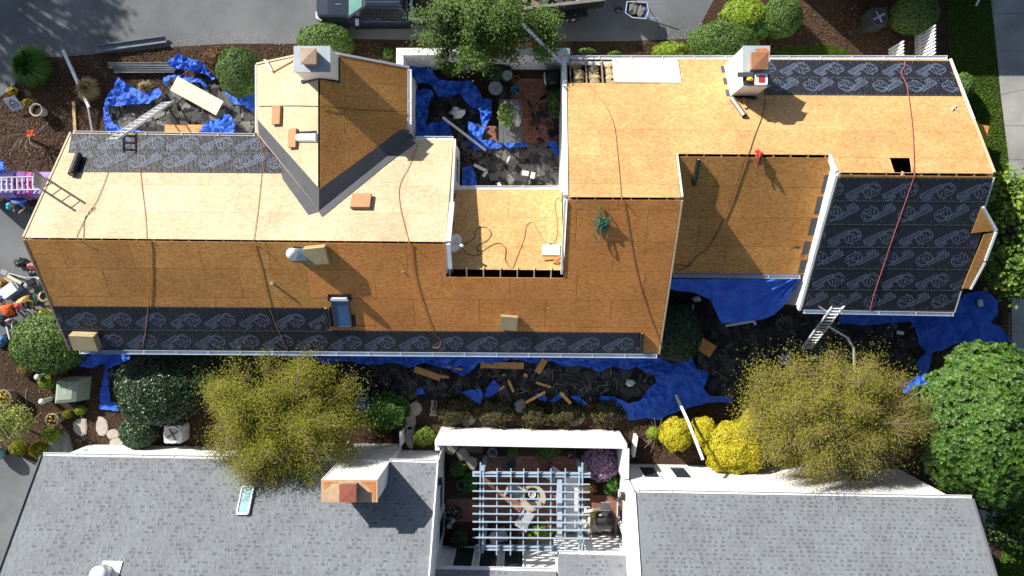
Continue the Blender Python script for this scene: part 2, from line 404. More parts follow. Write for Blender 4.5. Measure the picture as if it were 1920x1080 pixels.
# stepping stones and rocks in the beds
def slabstone(px, py, r, seed, label, h=0.05, mat=STONE, sq=1.0, cat='stone', name='stepping_stone', group=None):
    rr = random.Random(seed); n = 9; c = P(px, py); pts = []
    for i in range(n):
        a = 2 * math.pi * i / n; q = r * rr.uniform(0.78, 1.12)
        pts.append(V((c.x + q * math.cos(a), c.y + q * sq * math.sin(a), 0.0)))
    mb = MB(); mb.prism(pts, (0, 0, h))
    top = [p.lerp(V((c.x, c.y, 0)), 0.12) + V((0, 0, h)) for p in pts]; mb.prism(top, (0, 0, h * 0.25))
    return tag(mb.build(name, mat), label, cat, group)
for i, (x, y, r_, sq, lb) in enumerate([
    (152, 800, .30, 1.5, 'pale stepping stone nearest the grey boulder path'),
    (193, 799, .28, 1.6, 'tall pale stepping stone in the middle of the bark path'),
    (214, 813, .30, 0.8, 'wide pale stepping stone left of the small holly bush'),
    (221, 831, .33, 0.9, 'pale stepping stone closest to the white house wall'),
    (777, 768, .36, 1.0, 'shaded stepping stone with a hole beside stacked bricks'),
    (768, 792, .32, 1.3, 'shaded grey stepping stone between fern and gate path'),
    (770, 818, .25, 2.0, 'long pale stepping stone beside the white fence panel'),
    (846, 841, .30, 1.0, 'tan stepping stone just inside the courtyard gate'),
    (868, 852, .28, 1.0, 'second tan stepping stone inside the courtyard gate'),
    (885, 868, .28, 1.2, 'third tan stepping stone near the pergola post')]):
    slabstone(x, y, r_, 40 + i, lb, 0.05, STONE, sq)
for i, (x, y, r_, sq, lb) in enumerate([
    (877, 786, .32, .8, 'dark flat rock between two brown shrubs in the shade'), (947, 772, .3, 1.6, 'upright grey rock beside the second brown shrub'),
    (976, 760, .32, .9, 'bluish flat rock half under the blue tarp'), (1080, 782, .42, 1.0, 'large grey rock beside the rightmost bed shrubs'),
    (112, 840, .55, 1.9, 'long dark paving stone in the garden path'), (122, 868, .3, 1.0, 'tan rock at the wall corner of the grey house')]):
    slabstone(x, y, r_, 70 + i, lb, 0.12, m_plain('grey_rock', (0.20, 0.20, 0.19), 0.9, 0.3, 4.0, 0.4), sq, name='garden_rock')
# ---------------------------------------------------------------- the house whose roof is being redone
K = 0.58; CT = 1 / math.sqrt(1 + K * K); ST = K * CT
class Face:
    """a roof plane: eave direction A, up-slope direction B, normal N"""
    def __init__(s, p0, A, B):
        s.o = V(p0); s.A = V(A).normalized(); s.B = V(B).normalized(); s.N = s.A.cross(s.B).normalized()
        if s.N.z < 0: s.N = -s.N
    def px(s, x, y, h=0.0):
        d = V(((x - CX) / FPX, (CY - y) / FPX, -1.0)); c = V((0, 0, CAMH))
        t = ((s.o + s.N * h) - c).dot(s.N) / d.dot(s.N)
        return c + d * t
    def ab(s, x, y):
        p = s.px(x, y) - s.o; return (p.dot(s.A), p.dot(s.B))
    def pt(s, a, b, h=0.0): return s.o + s.A * a + s.B * b + s.N * h
def frame(phi):
    return V((math.cos(phi), math.sin(phi), 0)), V((-math.sin(phi), math.cos(phi), 0))
PHI = -0.007
EU, NV = frame(PHI)
def W(u, v, z): p = EU * u + NV * v; return V((p.x, p.y, z))
def zplane(c, k, kind='v'):
    """z = c + k*v (kind v) or c + k*u (kind u)"""
    up = 1 if k > 0 else -1; ct = 1 / math.sqrt(1 + k * k)
    if kind == 'v': return Face((0, 0, c), EU, NV * up * ct + V((0, 0, abs(k) * ct)))
    return Face((0, 0, c), NV, EU * up * ct + V((0, 0, abs(k) * ct)))
F_LS = zplane(4.59, K); F_LN = zplane(5.583, -K)
F_RN = zplane(7.313, -K); F_S2 = zplane(2.707, K); F_S3 = zplane(3.473, K)
F_M = zplane(4.279, -0.463)
F_CW = zplane(4.45 + K * 7.28, K, 'u'); F_CE = zplane(4.45 - K * 7.28, -K, 'u')

def clip_rect(poly, a0, a1, b0, b1):
    def cut(pl, f, inter):
        out = []
        for i in range(len(pl)):
            p, q = pl[i - 1], pl[i]
            fp, fq = f(p), f(q)
            if fq:
                if not fp: out.append(inter(p, q))
                out.append(q)
            elif fp: out.append(inter(p, q))
        return out
    def ia(v): return lambda p, q: (v, p[1] + (q[1] - p[1]) * (v - p[0]) / (q[0] - p[0]))
    def ib(v): return lambda p, q: (p[0] + (q[0] - p[0]) * (v - p[1]) / (q[1] - p[1]), v)
    for f, g_ in ((lambda p: p[0] >= a0, ia(a0)), (lambda p: p[0] <= a1, ia(a1)), (lambda p: p[1] >= b0, ib(b0)), (lambda p: p[1] <= b1, ib(b1))):
        if not poly: return []
        poly = cut(poly, f, g_)
    o = []
    for p in poly:
        if not o or abs(p[0] - o[-1][0]) + abs(p[1] - o[-1][1]) > 1e-4: o.append(p)
    if len(o) > 1 and abs(o[0][0] - o[-1][0]) + abs(o[0][1] - o[-1][1]) < 1e-4: o.pop()
    return o if len(o) >= 3 else []
def area2(p): return abs(sum(p[i - 1][0] * p[i][1] - p[i][0] * p[i - 1][1] for i in range(len(p)))) / 2
def split_rect(r, h):
    a0, a1, b0, b1 = r; c0, c1, d0, d1 = h
    if c0 >= a1 or c1 <= a0 or d0 >= b1 or d1 <= b0: return [r]
    out = []
    if d0 > b0: out.append((a0, a1, b0, d0))
    if d1 < b1: out.append((a0, a1, d1, b1))
    lo, hi = max(b0, d0), min(b1, d1)
    if c0 > a0: out.append((a0, c0, lo, hi))
    if c1 < a1: out.append((c1, a1, lo, hi))
    return out
def bbox(p): return min(q[0] for q in p), max(q[0] for q in p), min(q[1] for q in p), max(q[1] for q in p)
def deck(face, polypx, parent, mat, holes=(), seed=0, vertical=False, gap=0.006, special=None, ab=None):
    r = random.Random(seed)
    poly = ab or [face.ab(*q) for q in polypx]
    hol = [bbox([face.ab(*q) for q in h]) for h in holes]
    a0, a1, b0, b1 = bbox(poly); sa, sb = (2.44, 1.22)
    if vertical: sa, sb = sb, sa
    row = 0; b = b0
    while b < b1:
        a = a0 - (sa / 2 if row % 2 else 0) - r.uniform(0, .3)
        while a < a1:
            for rc in [x for h in [None] for x in [(a + gap / 2, a + sa - gap / 2, b + gap / 2, b + sb - gap / 2)]]:
                rects = [rc]
                for h in hol: rects = [y for x in rects for y in split_rect(x, h)]
                for x in rects:
                    pl = clip_rect(poly, *x)
                    if len(pl) >= 3 and area2(pl) > 0.03:
                        hh = r.uniform(0, .004)
                        mb = MB(); mb.prism([face.pt(p, q, hh) for p, q in pl], face.N * .018)
                        mm = mat
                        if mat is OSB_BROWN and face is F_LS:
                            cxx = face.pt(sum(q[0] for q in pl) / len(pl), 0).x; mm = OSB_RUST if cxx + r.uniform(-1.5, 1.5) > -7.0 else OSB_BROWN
                        mb.build('osb_panel', mm, parent)
            a += sa
        b += sb; row += 1

house = thing('stripped_house', 'long white house stripped to bare OSB roof decking with black underlayment strips', 'house', (-3, 2, 0))

# --- decks (pixel outlines traced on their true planes)
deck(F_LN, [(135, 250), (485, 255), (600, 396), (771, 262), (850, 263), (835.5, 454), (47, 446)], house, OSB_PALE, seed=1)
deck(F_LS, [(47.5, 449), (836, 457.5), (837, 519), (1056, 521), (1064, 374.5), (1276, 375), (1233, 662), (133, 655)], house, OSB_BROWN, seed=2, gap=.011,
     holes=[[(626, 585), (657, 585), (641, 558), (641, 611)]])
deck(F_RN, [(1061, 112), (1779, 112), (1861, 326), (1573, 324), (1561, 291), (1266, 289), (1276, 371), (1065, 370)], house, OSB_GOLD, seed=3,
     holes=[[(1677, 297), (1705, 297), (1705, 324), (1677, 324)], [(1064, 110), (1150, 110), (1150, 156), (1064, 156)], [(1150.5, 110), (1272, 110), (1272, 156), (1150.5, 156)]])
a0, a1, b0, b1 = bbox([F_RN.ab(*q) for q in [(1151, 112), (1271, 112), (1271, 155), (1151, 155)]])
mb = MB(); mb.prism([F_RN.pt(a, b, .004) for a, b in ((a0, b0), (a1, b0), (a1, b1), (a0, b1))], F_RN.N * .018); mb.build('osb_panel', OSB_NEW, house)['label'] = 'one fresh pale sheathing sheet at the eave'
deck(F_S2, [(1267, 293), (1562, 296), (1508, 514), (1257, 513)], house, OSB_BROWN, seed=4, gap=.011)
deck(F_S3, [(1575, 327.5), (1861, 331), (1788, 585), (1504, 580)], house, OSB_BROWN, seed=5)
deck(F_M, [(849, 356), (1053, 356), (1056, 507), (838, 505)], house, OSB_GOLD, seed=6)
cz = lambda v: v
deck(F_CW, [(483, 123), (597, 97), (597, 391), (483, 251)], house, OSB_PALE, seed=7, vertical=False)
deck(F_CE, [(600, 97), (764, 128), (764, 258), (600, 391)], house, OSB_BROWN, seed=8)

# --- rafters below the decks, seen in the ridge slots and holes
def rafters(face, a0, a1, b0, b1, step=0.61, mat=LUMBER, h=-0.1):
    a = a0; proto = None
    while a < a1 + 1e-6:
        c = face.pt(a, (b0 + b1) / 2, h)
        if proto is None:
            mb = MB(); mb.obox(c, face.A * .02, face.B * (b1 - b0) / 2, face.N * .09); proto = mb.build('rafter', mat, house); off = wloc(proto) - c
        else:
            o = proto.copy(); COL.objects.link(o); o.location = c + off - wloc(house)
        a += step
def spanab(face, pts): return bbox([face.ab(*p) for p in pts])
s_ = spanab(F_LS, [(60, 450), (834, 457), (160, 480)]); rafters(F_LS, s_[0], s_[1] - .1, s_[3] - .9, s_[3] + .055)
s_ = spanab(F_LS, [(1068, 374), (1274, 374), (1270, 410)]); rafters(F_LS, s_[0] + .25, s_[1] - .05, s_[3] - .9, s_[3] + .055)
s_ = spanab(F_S2, [(1272, 293), (1560, 295), (1560, 330)]); rafters(F_S2, s_[0] + .3, s_[1], s_[3] - .9, s_[3] + .06)
s_ = spanab(F_S3, [(1580, 327), (1856, 331), (1850, 370)]); rafters(F_S3, s_[0] + .3, s_[1], s_[3] - .9, s_[3] + .06)
s_ = spanab(F_LS, [(842, 519), (1054, 520), (1054, 560)]); rafters(F_LS, s_[0] + .02, s_[1], s_[3] - .8, s_[3] + .30, h=-0.115, mat=m_plain('pale_lumber', (0.58, 0.47, 0.33), 0.7, 0.2, 9, 0.1))
s_ = spanab(F_RN, [(1066, 112), (1150, 112), (1150, 158)]); rafters(F_RN, s_[0] + .05, s_[1], s_[2] - .05, s_[3] + .4, h=-0.08, mat=OLDWOOD)

# --- insulation showing through the hole at the eave, attic floors
INSUL = m_plain('mineral_wool', (0.55, 0.44, 0.24), 0.95, 0.45, 5.0, 0.9, dist=.06)
for k in range(3):
    a = s_[0] + .35 + k * .61
    mb = MB()
    for j in range(5):
        q = F_RN.pt(a + rng.uniform(-.05, .05), s_[2] + .25 + j * .2, -0.2 + rng.uniform(-.05, .07))
        mb.ell(q, .24, .17, .12, 10, 6, 0, .6, k * 5 + j)
    mb.build('insulation_batt', INSUL, house, True)
def slab(name, pts, z, t, mat, parent):
    mb = MB(); mb.prism([W(u, v, z) for u, v in pts], (0, 0, t)); return mb.build(name, mat, parent)
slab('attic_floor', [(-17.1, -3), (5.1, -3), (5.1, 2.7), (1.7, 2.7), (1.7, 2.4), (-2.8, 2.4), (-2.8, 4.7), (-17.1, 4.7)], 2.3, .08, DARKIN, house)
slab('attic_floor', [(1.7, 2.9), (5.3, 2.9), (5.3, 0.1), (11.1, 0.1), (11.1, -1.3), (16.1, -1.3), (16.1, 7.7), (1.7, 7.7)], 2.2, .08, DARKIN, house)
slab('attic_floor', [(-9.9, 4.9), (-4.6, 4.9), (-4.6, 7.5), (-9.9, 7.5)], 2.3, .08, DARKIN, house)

# --- walls
def wall(pts, zt, mat=STUCCO, t=0.14, zb=0.0, parent=None, name='wall'):
    """pts: (u0,v0),(u1,v1); zt: list of (fraction, z) along the top"""
    (u0, v0), (u1, v1) = pts; a = W(u0, v0, 0); b = W(u1, v1, 0); d = (b - a); n = V((-d.y, d.x, 0)).normalized() * t / 2
    poly = [a + V((0, 0, zb)), b + V((0, 0, zb))] + [a.lerp(b, f) + V((0, 0, z)) for f, z in sorted(zt, reverse=True)]
    mb = MB(); mb.prism([p - n for p in poly], 2 * n); return mb.build(name, mat, parent or house)
zS = lambda v: 4.59 + K * v - .05
zN = lambda v: 5.583 - K * v - .05
zRN = lambda v: 7.313 - K * v - .05
zS2 = lambda v: 2.707 + K * v - .05
zS3 = lambda v: 3.473 + K * v - .05
wall([(-17.2, -3.05), (-17.2, 4.8)], [(0, zS(-3.05)), ((.855 + 3.05) / 7.85, zS(.855)), (1, zN(4.8))])
wall([(-17.12, -3.05), (5.18, -3.05)], [(0, zS(-3.1)), (1, zS(-3.1))])
wall([(-17.12, 4.82), (-10.05, 4.82)], [(0, zN(4.9)), (1, zN(4.9))])
wall([(-4.42, 4.82), (-2.80, 4.82)], [(0, zN(4.9)), (1, zN(4.9))])
wall([(-2.72, -.25), (-2.72, 4.88)], [(0, zS(-.25)), ((.855 + .25) / 5.13, zS(.855)), (1, zN(4.88))])
wall([(-10.0, 4.9), (-10.0, 7.6)], [(0, 2.72), (1, 2.72)])
wall([(-4.55, 4.9), (-4.55, 7.6)], [(0, 2.72), (1, 2.72)])
wall([(-10.07, 7.62), (-4.48, 7.62)], [(0, 2.72), (.487, 4.38), (1, 2.72)])
wall([(-2.64, 2.82), (1.54, 2.82)], [(0, 2.86), (1, 2.86)])
wall([(1.62, -.3), (1.62, 7.9)], [(0, zS(-.3)), (2.65 / 8.2, zS(2.35)), (1, zRN(7.9))])
wall([(1.70, 7.86), (16.2, 7.86)], [(0, zRN(7.9)), (1, zRN(7.9))])
wall([(5.25, -3.1), (5.25, 3.9)], [(0, zS(-3.1)), (5.45 / 7.0, zS(2.35)), (1, zRN(3.9))])
wall([(5.33, -.05), (10.93, -.05)], [(0, zS2(-.1)), (1, zS2(-.1))])
wall([(11.0, -1.45), (11.0, 3.9)], [(0, zS3(-1.5)), (4.76 / 5.35, zS3(3.31)), (1, zRN(3.9))], WHITE)
wall([(11.08, -1.42), (16.13, -1.42)], [(0, zS3(-1.5)), (1, zS3(-1.5))])
wall([(16.2, -1.49), (16.2, 7.93)], [(0, zS3(-1.5)), (4.8 / 9.42, zS3(3.31)), (1, zRN(7.93))])
# window on the courtyard wall
def wallwin(u, v0, v1, z0, z1, parent, side=1, glass=GLASS):
    mb = MB(); s = side
    for (va, vb, za, zb) in ((v0, v1, z0, z0 + .09), (v0, v1, z1 - .09, z1), (v0, v0 + .09, z0 + .09, z1 - .09), (v1 - .09, v1, z0 + .09, z1 - .09)):
        mb.prism([W(u, va, za), W(u, vb, za), W(u, vb, zb), W(u, va, zb)], EU * s * .06)
    w = mb.build('window', WHITE, parent)
    mb = MB(); mb.prism([W(u, v0 + .09, z0 + .09), W(u, v1 - .09, z0 + .09), W(u, v1 - .09, z1 - .09), W(u, v0 + .09, z1 - .09)], EU * s * .025)
    mb.build('pane', glass, w)
wallwin(-2.648, 3.25, 4.45, .9, 2.2, house)

# --- gutters, rake boards, edge trim
def gutter(a, b, parent, out, mat=WHITE, w=.13, h=.06):
    a = V(a); b = V(b); out = V(out).normalized(); mb = MB(); up = V((0, 0, 1))
    for o0, z0, ww, hh in ((0.0, 0, .012, h), (w, 0, .014, h), (w / 2, -h / 2 + .006, w, .012)):
        d = (b - a); mb.obox((a + b) / 2 + out * o0 + up * z0, d / 2, out * ww / 2, up * hh / 2)
    n = max(2, int((b - a).length / 1.2))
    for i in range(n + 1):
        c = a.lerp(b, (i + .02) / (n + .04)); mb.obox(c + out * w / 2 + up * (h / 2 - .01), (b - a).normalized() * .012, out * w / 2, up * .006)
    return mb.build('gutter', mat, parent)
GUT_SHADE = m_plain('shaded_white_gutter', (0.46, 0.53, 0.62), .4, .08, 4, .03)  # white gutters on the shaded side, bluish shade put into the colour
def pz(f, x, y, h=0.0): return f.px(x, y, h)
gutter(pz(F_LN, 137, 252), pz(F_LN, 478, 257), house, NV)
gutter(pz(F_LN, 780, 262), pz(F_LN, 850, 262.5), house, NV)
gutter(pz(F_LS, 150, 656), pz(F_LS, 1232, 664), house, -NV, GUT_SHADE, .14, .12)
gutter(pz(F_RN, 1063, 111), pz(F_RN, 1776, 111), house, NV)
gutter(pz(F_S2, 1262, 514), pz(F_S2, 1500, 516), house, -NV, GUT_SHADE, .13, .12)
gutter(pz(F_S3, 1506, 581), pz(F_S3, 1787, 586), house, -NV, GUT_SHADE, .13, .12)
gutter(pz(F_M, 850, 355), pz(F_M, 1047, 355), house, NV)
gutter(pz(F_CE, 765, 130), pz(F_CE, 765, 250), house, EU)
def rake(p0, p1, mat, w=.035, h=.16, lift=.02, name='rake_board', out=(0, 0, 0)):
    mb = MB(); a = V(p0) + V(out); b = V(p1) + V(out); mb.beam(a + V((0, 0, lift - h / 2)), b + V((0, 0, lift - h / 2)), w, h); return mb.build(name, mat, house)
RAKE = m_plain('bare_rake_wood', (0.60, 0.44, 0.27), 0.7, 0.15, 8.0, 0.1)
rake(pz(F_LN, 134, 250), pz(F_LN, 46, 446), RAKE, .06, .18, .035, out=-EU * .04)
rake(pz(F_LS, 46.5, 448), pz(F_LS, 132, 655), OLDWOOD, .05, .18, .03, out=-EU * .035)
rake(pz(F_RN, 1780, 112), pz(F_RN, 1824, 226), WHITE, .07, .18, .03, out=EU * .05)
rake(pz(F_RN, 1824, 227), pz(F_RN, 1862, 325), RAKE, .07, .18, .03, out=EU * .05)
rake(pz(F_LS, 1277, 374), pz(F_LS, 1234, 662), RAKE, .06, .18, .03, out=EU * .04)
rake(pz(F_RN, 1267, 291), pz(F_RN, 1277, 371), m_plain('cream_board', (0.72, 0.64, 0.5), .6, .1), .07, .18, .03, out=EU * .04)
rake(pz(F_S3, 1572, 326), pz(F_S3, 1502, 580), WHITE, .09, .22, .03, out=-EU * .06)
rake(pz(F_RN, 1560, 292), pz(F_RN, 1572, 323), WHITE, .09, .22, .02, out=-EU * .06)
rake(pz(F_S3, 1862, 332), pz(F_S3, 1843, 392), TRIM, .05, .16, .03, out=EU * .03)
rake(pz(F_S3, 1806, 525), pz(F_S3, 1788, 584), TRIM, .05, .16, .03, out=EU * .03)
rake(pz(F_CW, 481.5, 122), pz(F_CW, 481.5, 249), WHITE, .06, .16, .03, out=-EU * .03)
rake(pz(F_CW, 482, 121), pz(F_CW, 597, 96), RAKE, .06, .16, .02, out=NV * .03)
rake(pz(F_CE, 598, 96), pz(F_CE, 766, 128), TRIM, .08, .16, .03, out=NV * .04)
# parapet flashing either side of the low middle roof
rake(pz(F_RN, 1060, 112), pz(F_RN, 1063.5, 369), WHITE, .16, .25, .05, out=-EU * .05)
rake(pz(F_LS, 1061.5, 373), pz(F_LS, 1054.5, 512), TRIM, .07, .2, .05, out=-EU * .03)
rake(pz(F_LN, 851, 263), pz(F_LN, 845, 380), m_plain('cream_board', (0.72, 0.64, 0.5)), .08, .2, .04, out=EU * .04)
rake(pz(F_LN, 845, 381), pz(F_LN, 838, 454), WHITE, .16, .2, .06, out=EU * .05)
rake(pz(F_LS, 838, 457), pz(F_LS, 842, 503), TRIM, .14, .12, .08, out=EU * .05)
for k, (x, y) in enumerate(((850, 367), (847, 421), (842, 462))):
    q = F_M.px(x, y, .03); mb = MB(); mb.obox(q, EU * .09, F_M.B * .12, F_M.N * .012); mb.build('step_flashing', FLASH, house)
for k, (x, y) in enumerate(((1549, 345), (1536, 385), (1524, 425), (1512, 465), (1505, 500))):
    mb = MB(); mb.obox(F_S2.px(x, y, .026), EU * .12, F_S2.B * (.35 if k < 3 else .28), F_S2.N * .006); mb.build('step_flashing', FLASH, house)

# --- valley flashing of the cross gable
def strip(name, face, pts, h, mat, t=.006, parent=None):
    mb = MB(); mb.prism([face.px(x, y, h) for x, y in pts], face.N * t); return mb.build(name, mat, parent or house)
strip('valley_flashing', F_CW, [(483, 224), (485, 252), (599, 394), (599, 354)], .024, FLASH)
strip('valley_flashing', F_LN, [(483, 250), (492, 276), (522, 300), (530, 336), (578, 403), (600, 396), (600, 388)], .026, FLASH)
strip('valley_flashing', F_CE, [(598, 356), (598, 394), (778, 262), (766, 244), (752, 243)], .028, FLASH)
strip('valley_flashing', F_LN, [(598, 388), (598, 398), (604, 407), (728, 306), (780, 268), (768, 258)], .030, FLASH)

# --- the underlayment strips with their prints
def m_under():
    m, nt, b = newmat('black_underlayment')
    co = worldco(nt, (0.6, 1.0, 1.0)); wr = noise_(nt, worldco(nt, (5.0, 1.2, 1.2), (0, 0, R(28))), 3.0, 4, .6); f = noise_(nt, co, 20, 3)
    c = ramp(nt, f, [(0.3, (0.008, 0.009, 0.015)), (0.7, (0.017, 0.019, 0.027))])
    c = mixc(nt, c, (0.035, 0.036, 0.044), ramp(nt, noise_(nt, worldco(nt), 1.3, 5, .7), [(0.5, (0, 0, 0)), (0.75, (.45, .45, .45))]))
    nt.links.new(c, b.inputs['Base Color']); b.inputs['Roughness'].default_value = .42; b.inputs['Specular IOR Level'].default_value = .35
    bump_(nt, b, wr, 1.0, .04); return m
UNDER = m_under()
PRINT = m_plain('pale_blue_print', (0.125, 0.158, 0.235), .6, .25, 3, 0)
STAPLE = m_plain('cap_nails', (0.42, 0.36, 0.36), .6, .5, 30, 0)
GLY = {'R': [[(0, 0), (0, 1), (.5, 1), (.6, .85), (.6, .65), (.5, .5), (0, .5)], [(.3, .5), (.6, 0)]], 'H': [[(0, 0), (0, 1)], [(.6, 0), (.6, 1)], [(0, .5), (.6, .5)]],
       'I': [[(.3, 0), (.3, 1)]], 'N': [[(0, 0), (0, 1), (.6, 0), (.6, 1)]], 'O': [[(.1, 0), (0, .2), (0, .8), (.1, 1), (.5, 1), (.6, .8), (.6, .2), (.5, 0), (.1, 0)]],
       'F': [[(0, 0), (0, 1), (.6, 1)], [(0, .5), (.45, .5)]], 'U': [[(0, 1), (0, .15), (.12, 0), (.48, 0), (.6, .15), (.6, 1)]],
       '2': [[(0, .8), (.12, 1), (.48, 1), (.6, .82), (.55, .6), (0, 0), (.6, 0)]]}
GLY['0'] = GLY['O']
def text_lines(txt, x, y, h, rot, adv=.82):
    out = []; ca, sa = math.cos(rot), math.sin(rot)
    for i, ch in enumerate(txt):
        for ln in GLY[ch]:
            out.append([(x + ca * (i * adv + p) * h - sa * q * h, y + sa * (i * adv + p) * h + ca * q * h) for p, q in ln])
    return out
def logo_lines():
    L = []; rot = R(33); ca, sa = math.cos(rot), math.sin(rot)
    def tr(p, q, ox=-.56, oy=-.32): return (ox + ca * p - sa * q, oy + sa * p + ca * q)
    L.append([tr(0, 0), tr(.80, 0), tr(.80, .19), tr(0, .19), tr(0, 0)])                       # banner
    ox, oy = tr(.04, .035); L += text_lines('RHINOROOF', ox, oy, .115, rot, .70)
    ox, oy = tr(.06, -.17); L += text_lines('U20', ox, oy, .13, rot, .85)
    hd = [(-.10, .0), (-.02, .10), (.06, .20), (.16, .29), (.27, .33), (.36, .29), (.44, .22), (.52, .14), (.55, .03), (.53, -.08), (.46, -.16), (.38, -.19),
          (.31, -.21), (.27, -.34), (.22, -.24), (.14, -.28), (.06, -.22), (-.01, -.12), (-.10, .0)]
    L.append(hd)
    L.append([(.04, .13), (.13, .21), (.24, .26), (.35, .22), (.42, .14)]); L.append([(.0, .04), (.10, .08), (.20, .10), (.30, .06), (.36, -.02), (.33, -.10)])
    L.append([(.08, -.02), (.14, -.12), (.12, -.22)]); L.append([(.20, .02), (.26, -.06), (.24, -.18)])
    L.append([(.44, .06), (.49, .02), (.46, -.05), (.42, -.02), (.44, .06)])
    return L
LOGO = logo_lines(); TEXTL = set(range(1, len(text_lines('RHINOROOF', 0, 0, 1, 0)) + 1))
def underlay(face, polypx, b0, b1, seed, flip=False, phase=0.0, h=.026, sx=1.0, abpoly=None, sy=1.0, step=1.30):
    poly = abpoly or [face.ab(*q) for q in polypx]
    a0, a1, _, _ = bbox(poly)
    pl = clip_rect(poly, a0 - 1, a1 + 1, b0, b1)
    if not pl: return
    mb = MB(); mb.prism([face.pt(p, q, h) for p, q in pl], face.N * .006)
    st = mb.build('underlayment_strip', UNDER, house)
    mb = MB(); rr = random.Random(seed); w = .0095
    a = a0 - 1.3 + phase; bm = (b0 + b1) / 2 - .03
    hw = h + .009
    sg = -1 if flip else 1
    # mirrored where the eave direction and up-slope direction form a left-handed pair seen from above
    hand = 1 if face.A.cross(face.B).z > 0 else -1
    def inside(p): return bool(pip(pl, np.array([p[0]]), np.array([p[1]]))[0])
    while a < a1 + 1.3:
        mb = MB()
        for li, ln in enumerate(LOGO):
            q = [(a + hand * sg * x * sx * .96, bm + sg * y * sy * .96) for x, y in ln]; w = .006 if li in TEXTL else .013
            for p0, p1 in zip(q[:-1], q[1:]):
                if inside(p0) and inside(p1):
                    A = face.pt(p0[0], p0[1], hw); B = face.pt(p1[0], p1[1], hw); d = (B - A)
                    if d.length < 1e-5: continue
                    d.normalize(); s2 = face.N.cross(d) * w
                    mb.quad(A - s2 - d * w * .5, B - s2 + d * w * .5, B + s2 + d * w * .5, A + s2 - d * w * .5)
        a += step
        if mb.v: mb.build('printed_logo', PRINT, st)['kind'] = 'stuff'
    mb = MB()
    for row, sp in ((b0 + .05, .26), (b1 - .06, .26), (b0 + .14, .6), ((b0 + b1) / 2, 1.3)):
        a = a0 + rr.uniform(0, .2)
        while a < a1:
            p = (a + rr.uniform(-.03, .03), row + rr.uniform(-.012, .012))
            if inside(p):
                c = face.pt(p[0], p[1], h + .01); A = face.A * .010; B = face.B * .010; mb.quad(c - A - B, c + A - B, c + A + B, c - A + B)
            a += sp
    # lap lines: the raised edges of the strip
    mb.build('cap_nails', STAPLE, st)['kind'] = 'stuff'
    mb = MB()
    for bb in (b0 + .018, b1 - .02):
        seg = clip_rect(poly, a0 - 1, a1 + 1, bb, bb + .012)
        if seg: mb.prism([face.pt(p, q, h + .006) for p, q in seg], face.N * .004)
    if mb.v: mb.build('lap_edge', m_plain('lap_sheen', (0.10, 0.105, 0.12), .3, .2, 5, 0), st)
# left house, eave strips on both sides
bb = [F_LS.ab(600, y)[1] for y in (657, 613, 575)]
eS = F_LS.ab(133, 655)[1]
polyLS = [(48, 449), (1205, 449), (1205, 662.5), (133, 655)]
polyLS2 = [(48, 449), (612, 449), (612, 662), (133, 655)]
underlay(F_LS, polyLS, eS - .02, eS + 1.0, 21, False, .35)
underlay(F_LS, polyLS2, eS + .93, eS + 2.02, 22, False, .95, h=.033)
eN = F_LN.ab(135, 250)[1]
underlay(F_LN, [(135, 251), (486, 256), (505, 276), (550, 345), (120, 345)], eN + .02, eN + .98, 23, True, .55)
underlay(F_LN, [(150, 251), (486, 256), (520, 295), (538, 345), (135, 345)], eN + .92, eN + 1.88, 24, False, .25, h=.033)
# right house
eR = F_RN.ab(1440, 112)[1]
pr = [(1432, 112), (1778, 112), (1806, 190), (1432, 190)]
underlay(F_RN, pr, eR + .02, eR + 1.0, 25, True, .2)
underlay(F_RN, pr, eR + .94, eR + 1.86, 26, False, .85, h=.033)
p3 = [(1575, 329), (1860.5, 332.5), (1838, 400), (1822, 432), (1838, 440), (1788, 584.5), (1504, 580)]
e3 = F_S3.ab(1640, 582)[1]; t3 = F_S3.ab(1700, 330.5)[1]; n = 6; st_ = (t3 - e3 - .02) / n
for i in range(n):
    underlay(F_S3, p3, e3 + i * st_, e3 + (i + 1) * st_ + (.06 if i < n - 1 else 0), 30 + i, i % 2 == 0, (.2, .75, .35, .9, .45, 1.1)[i], h=.026 + .0075 * i)

# --- end rolls and strips edges
def cyl(name, a, b, r, mat, parent=None, n=12): mb = MB(); mb.tube([a, b], r, n); return mb.build(name, mat, parent, False)

# --- chimneys
def chimney(cx0, cx1, cy0, cy1, zt, zb, bodym, capm, parent, name='chimney'):
    """corners in px at top height zt"""
    q = [P(cx0, cy1, zt), P(cx1, cy1, zt), P(cx1, cy0, zt), P(cx0, cy0, zt)]
    mb = MB(); mb.prism([V((p.x, p.y, zb)) for p in q], (0, 0, zt - zb - .05)); ch = mb.build(name, bodym, parent)
    c = sum(q, V()) / 4
    mb = MB(); mb.prism([c + (p - c) * 1.04 - V((0, 0, .05)) for p in q], (0, 0, .05)); mb.build('chimney_crown', capm, ch)
    return ch, q
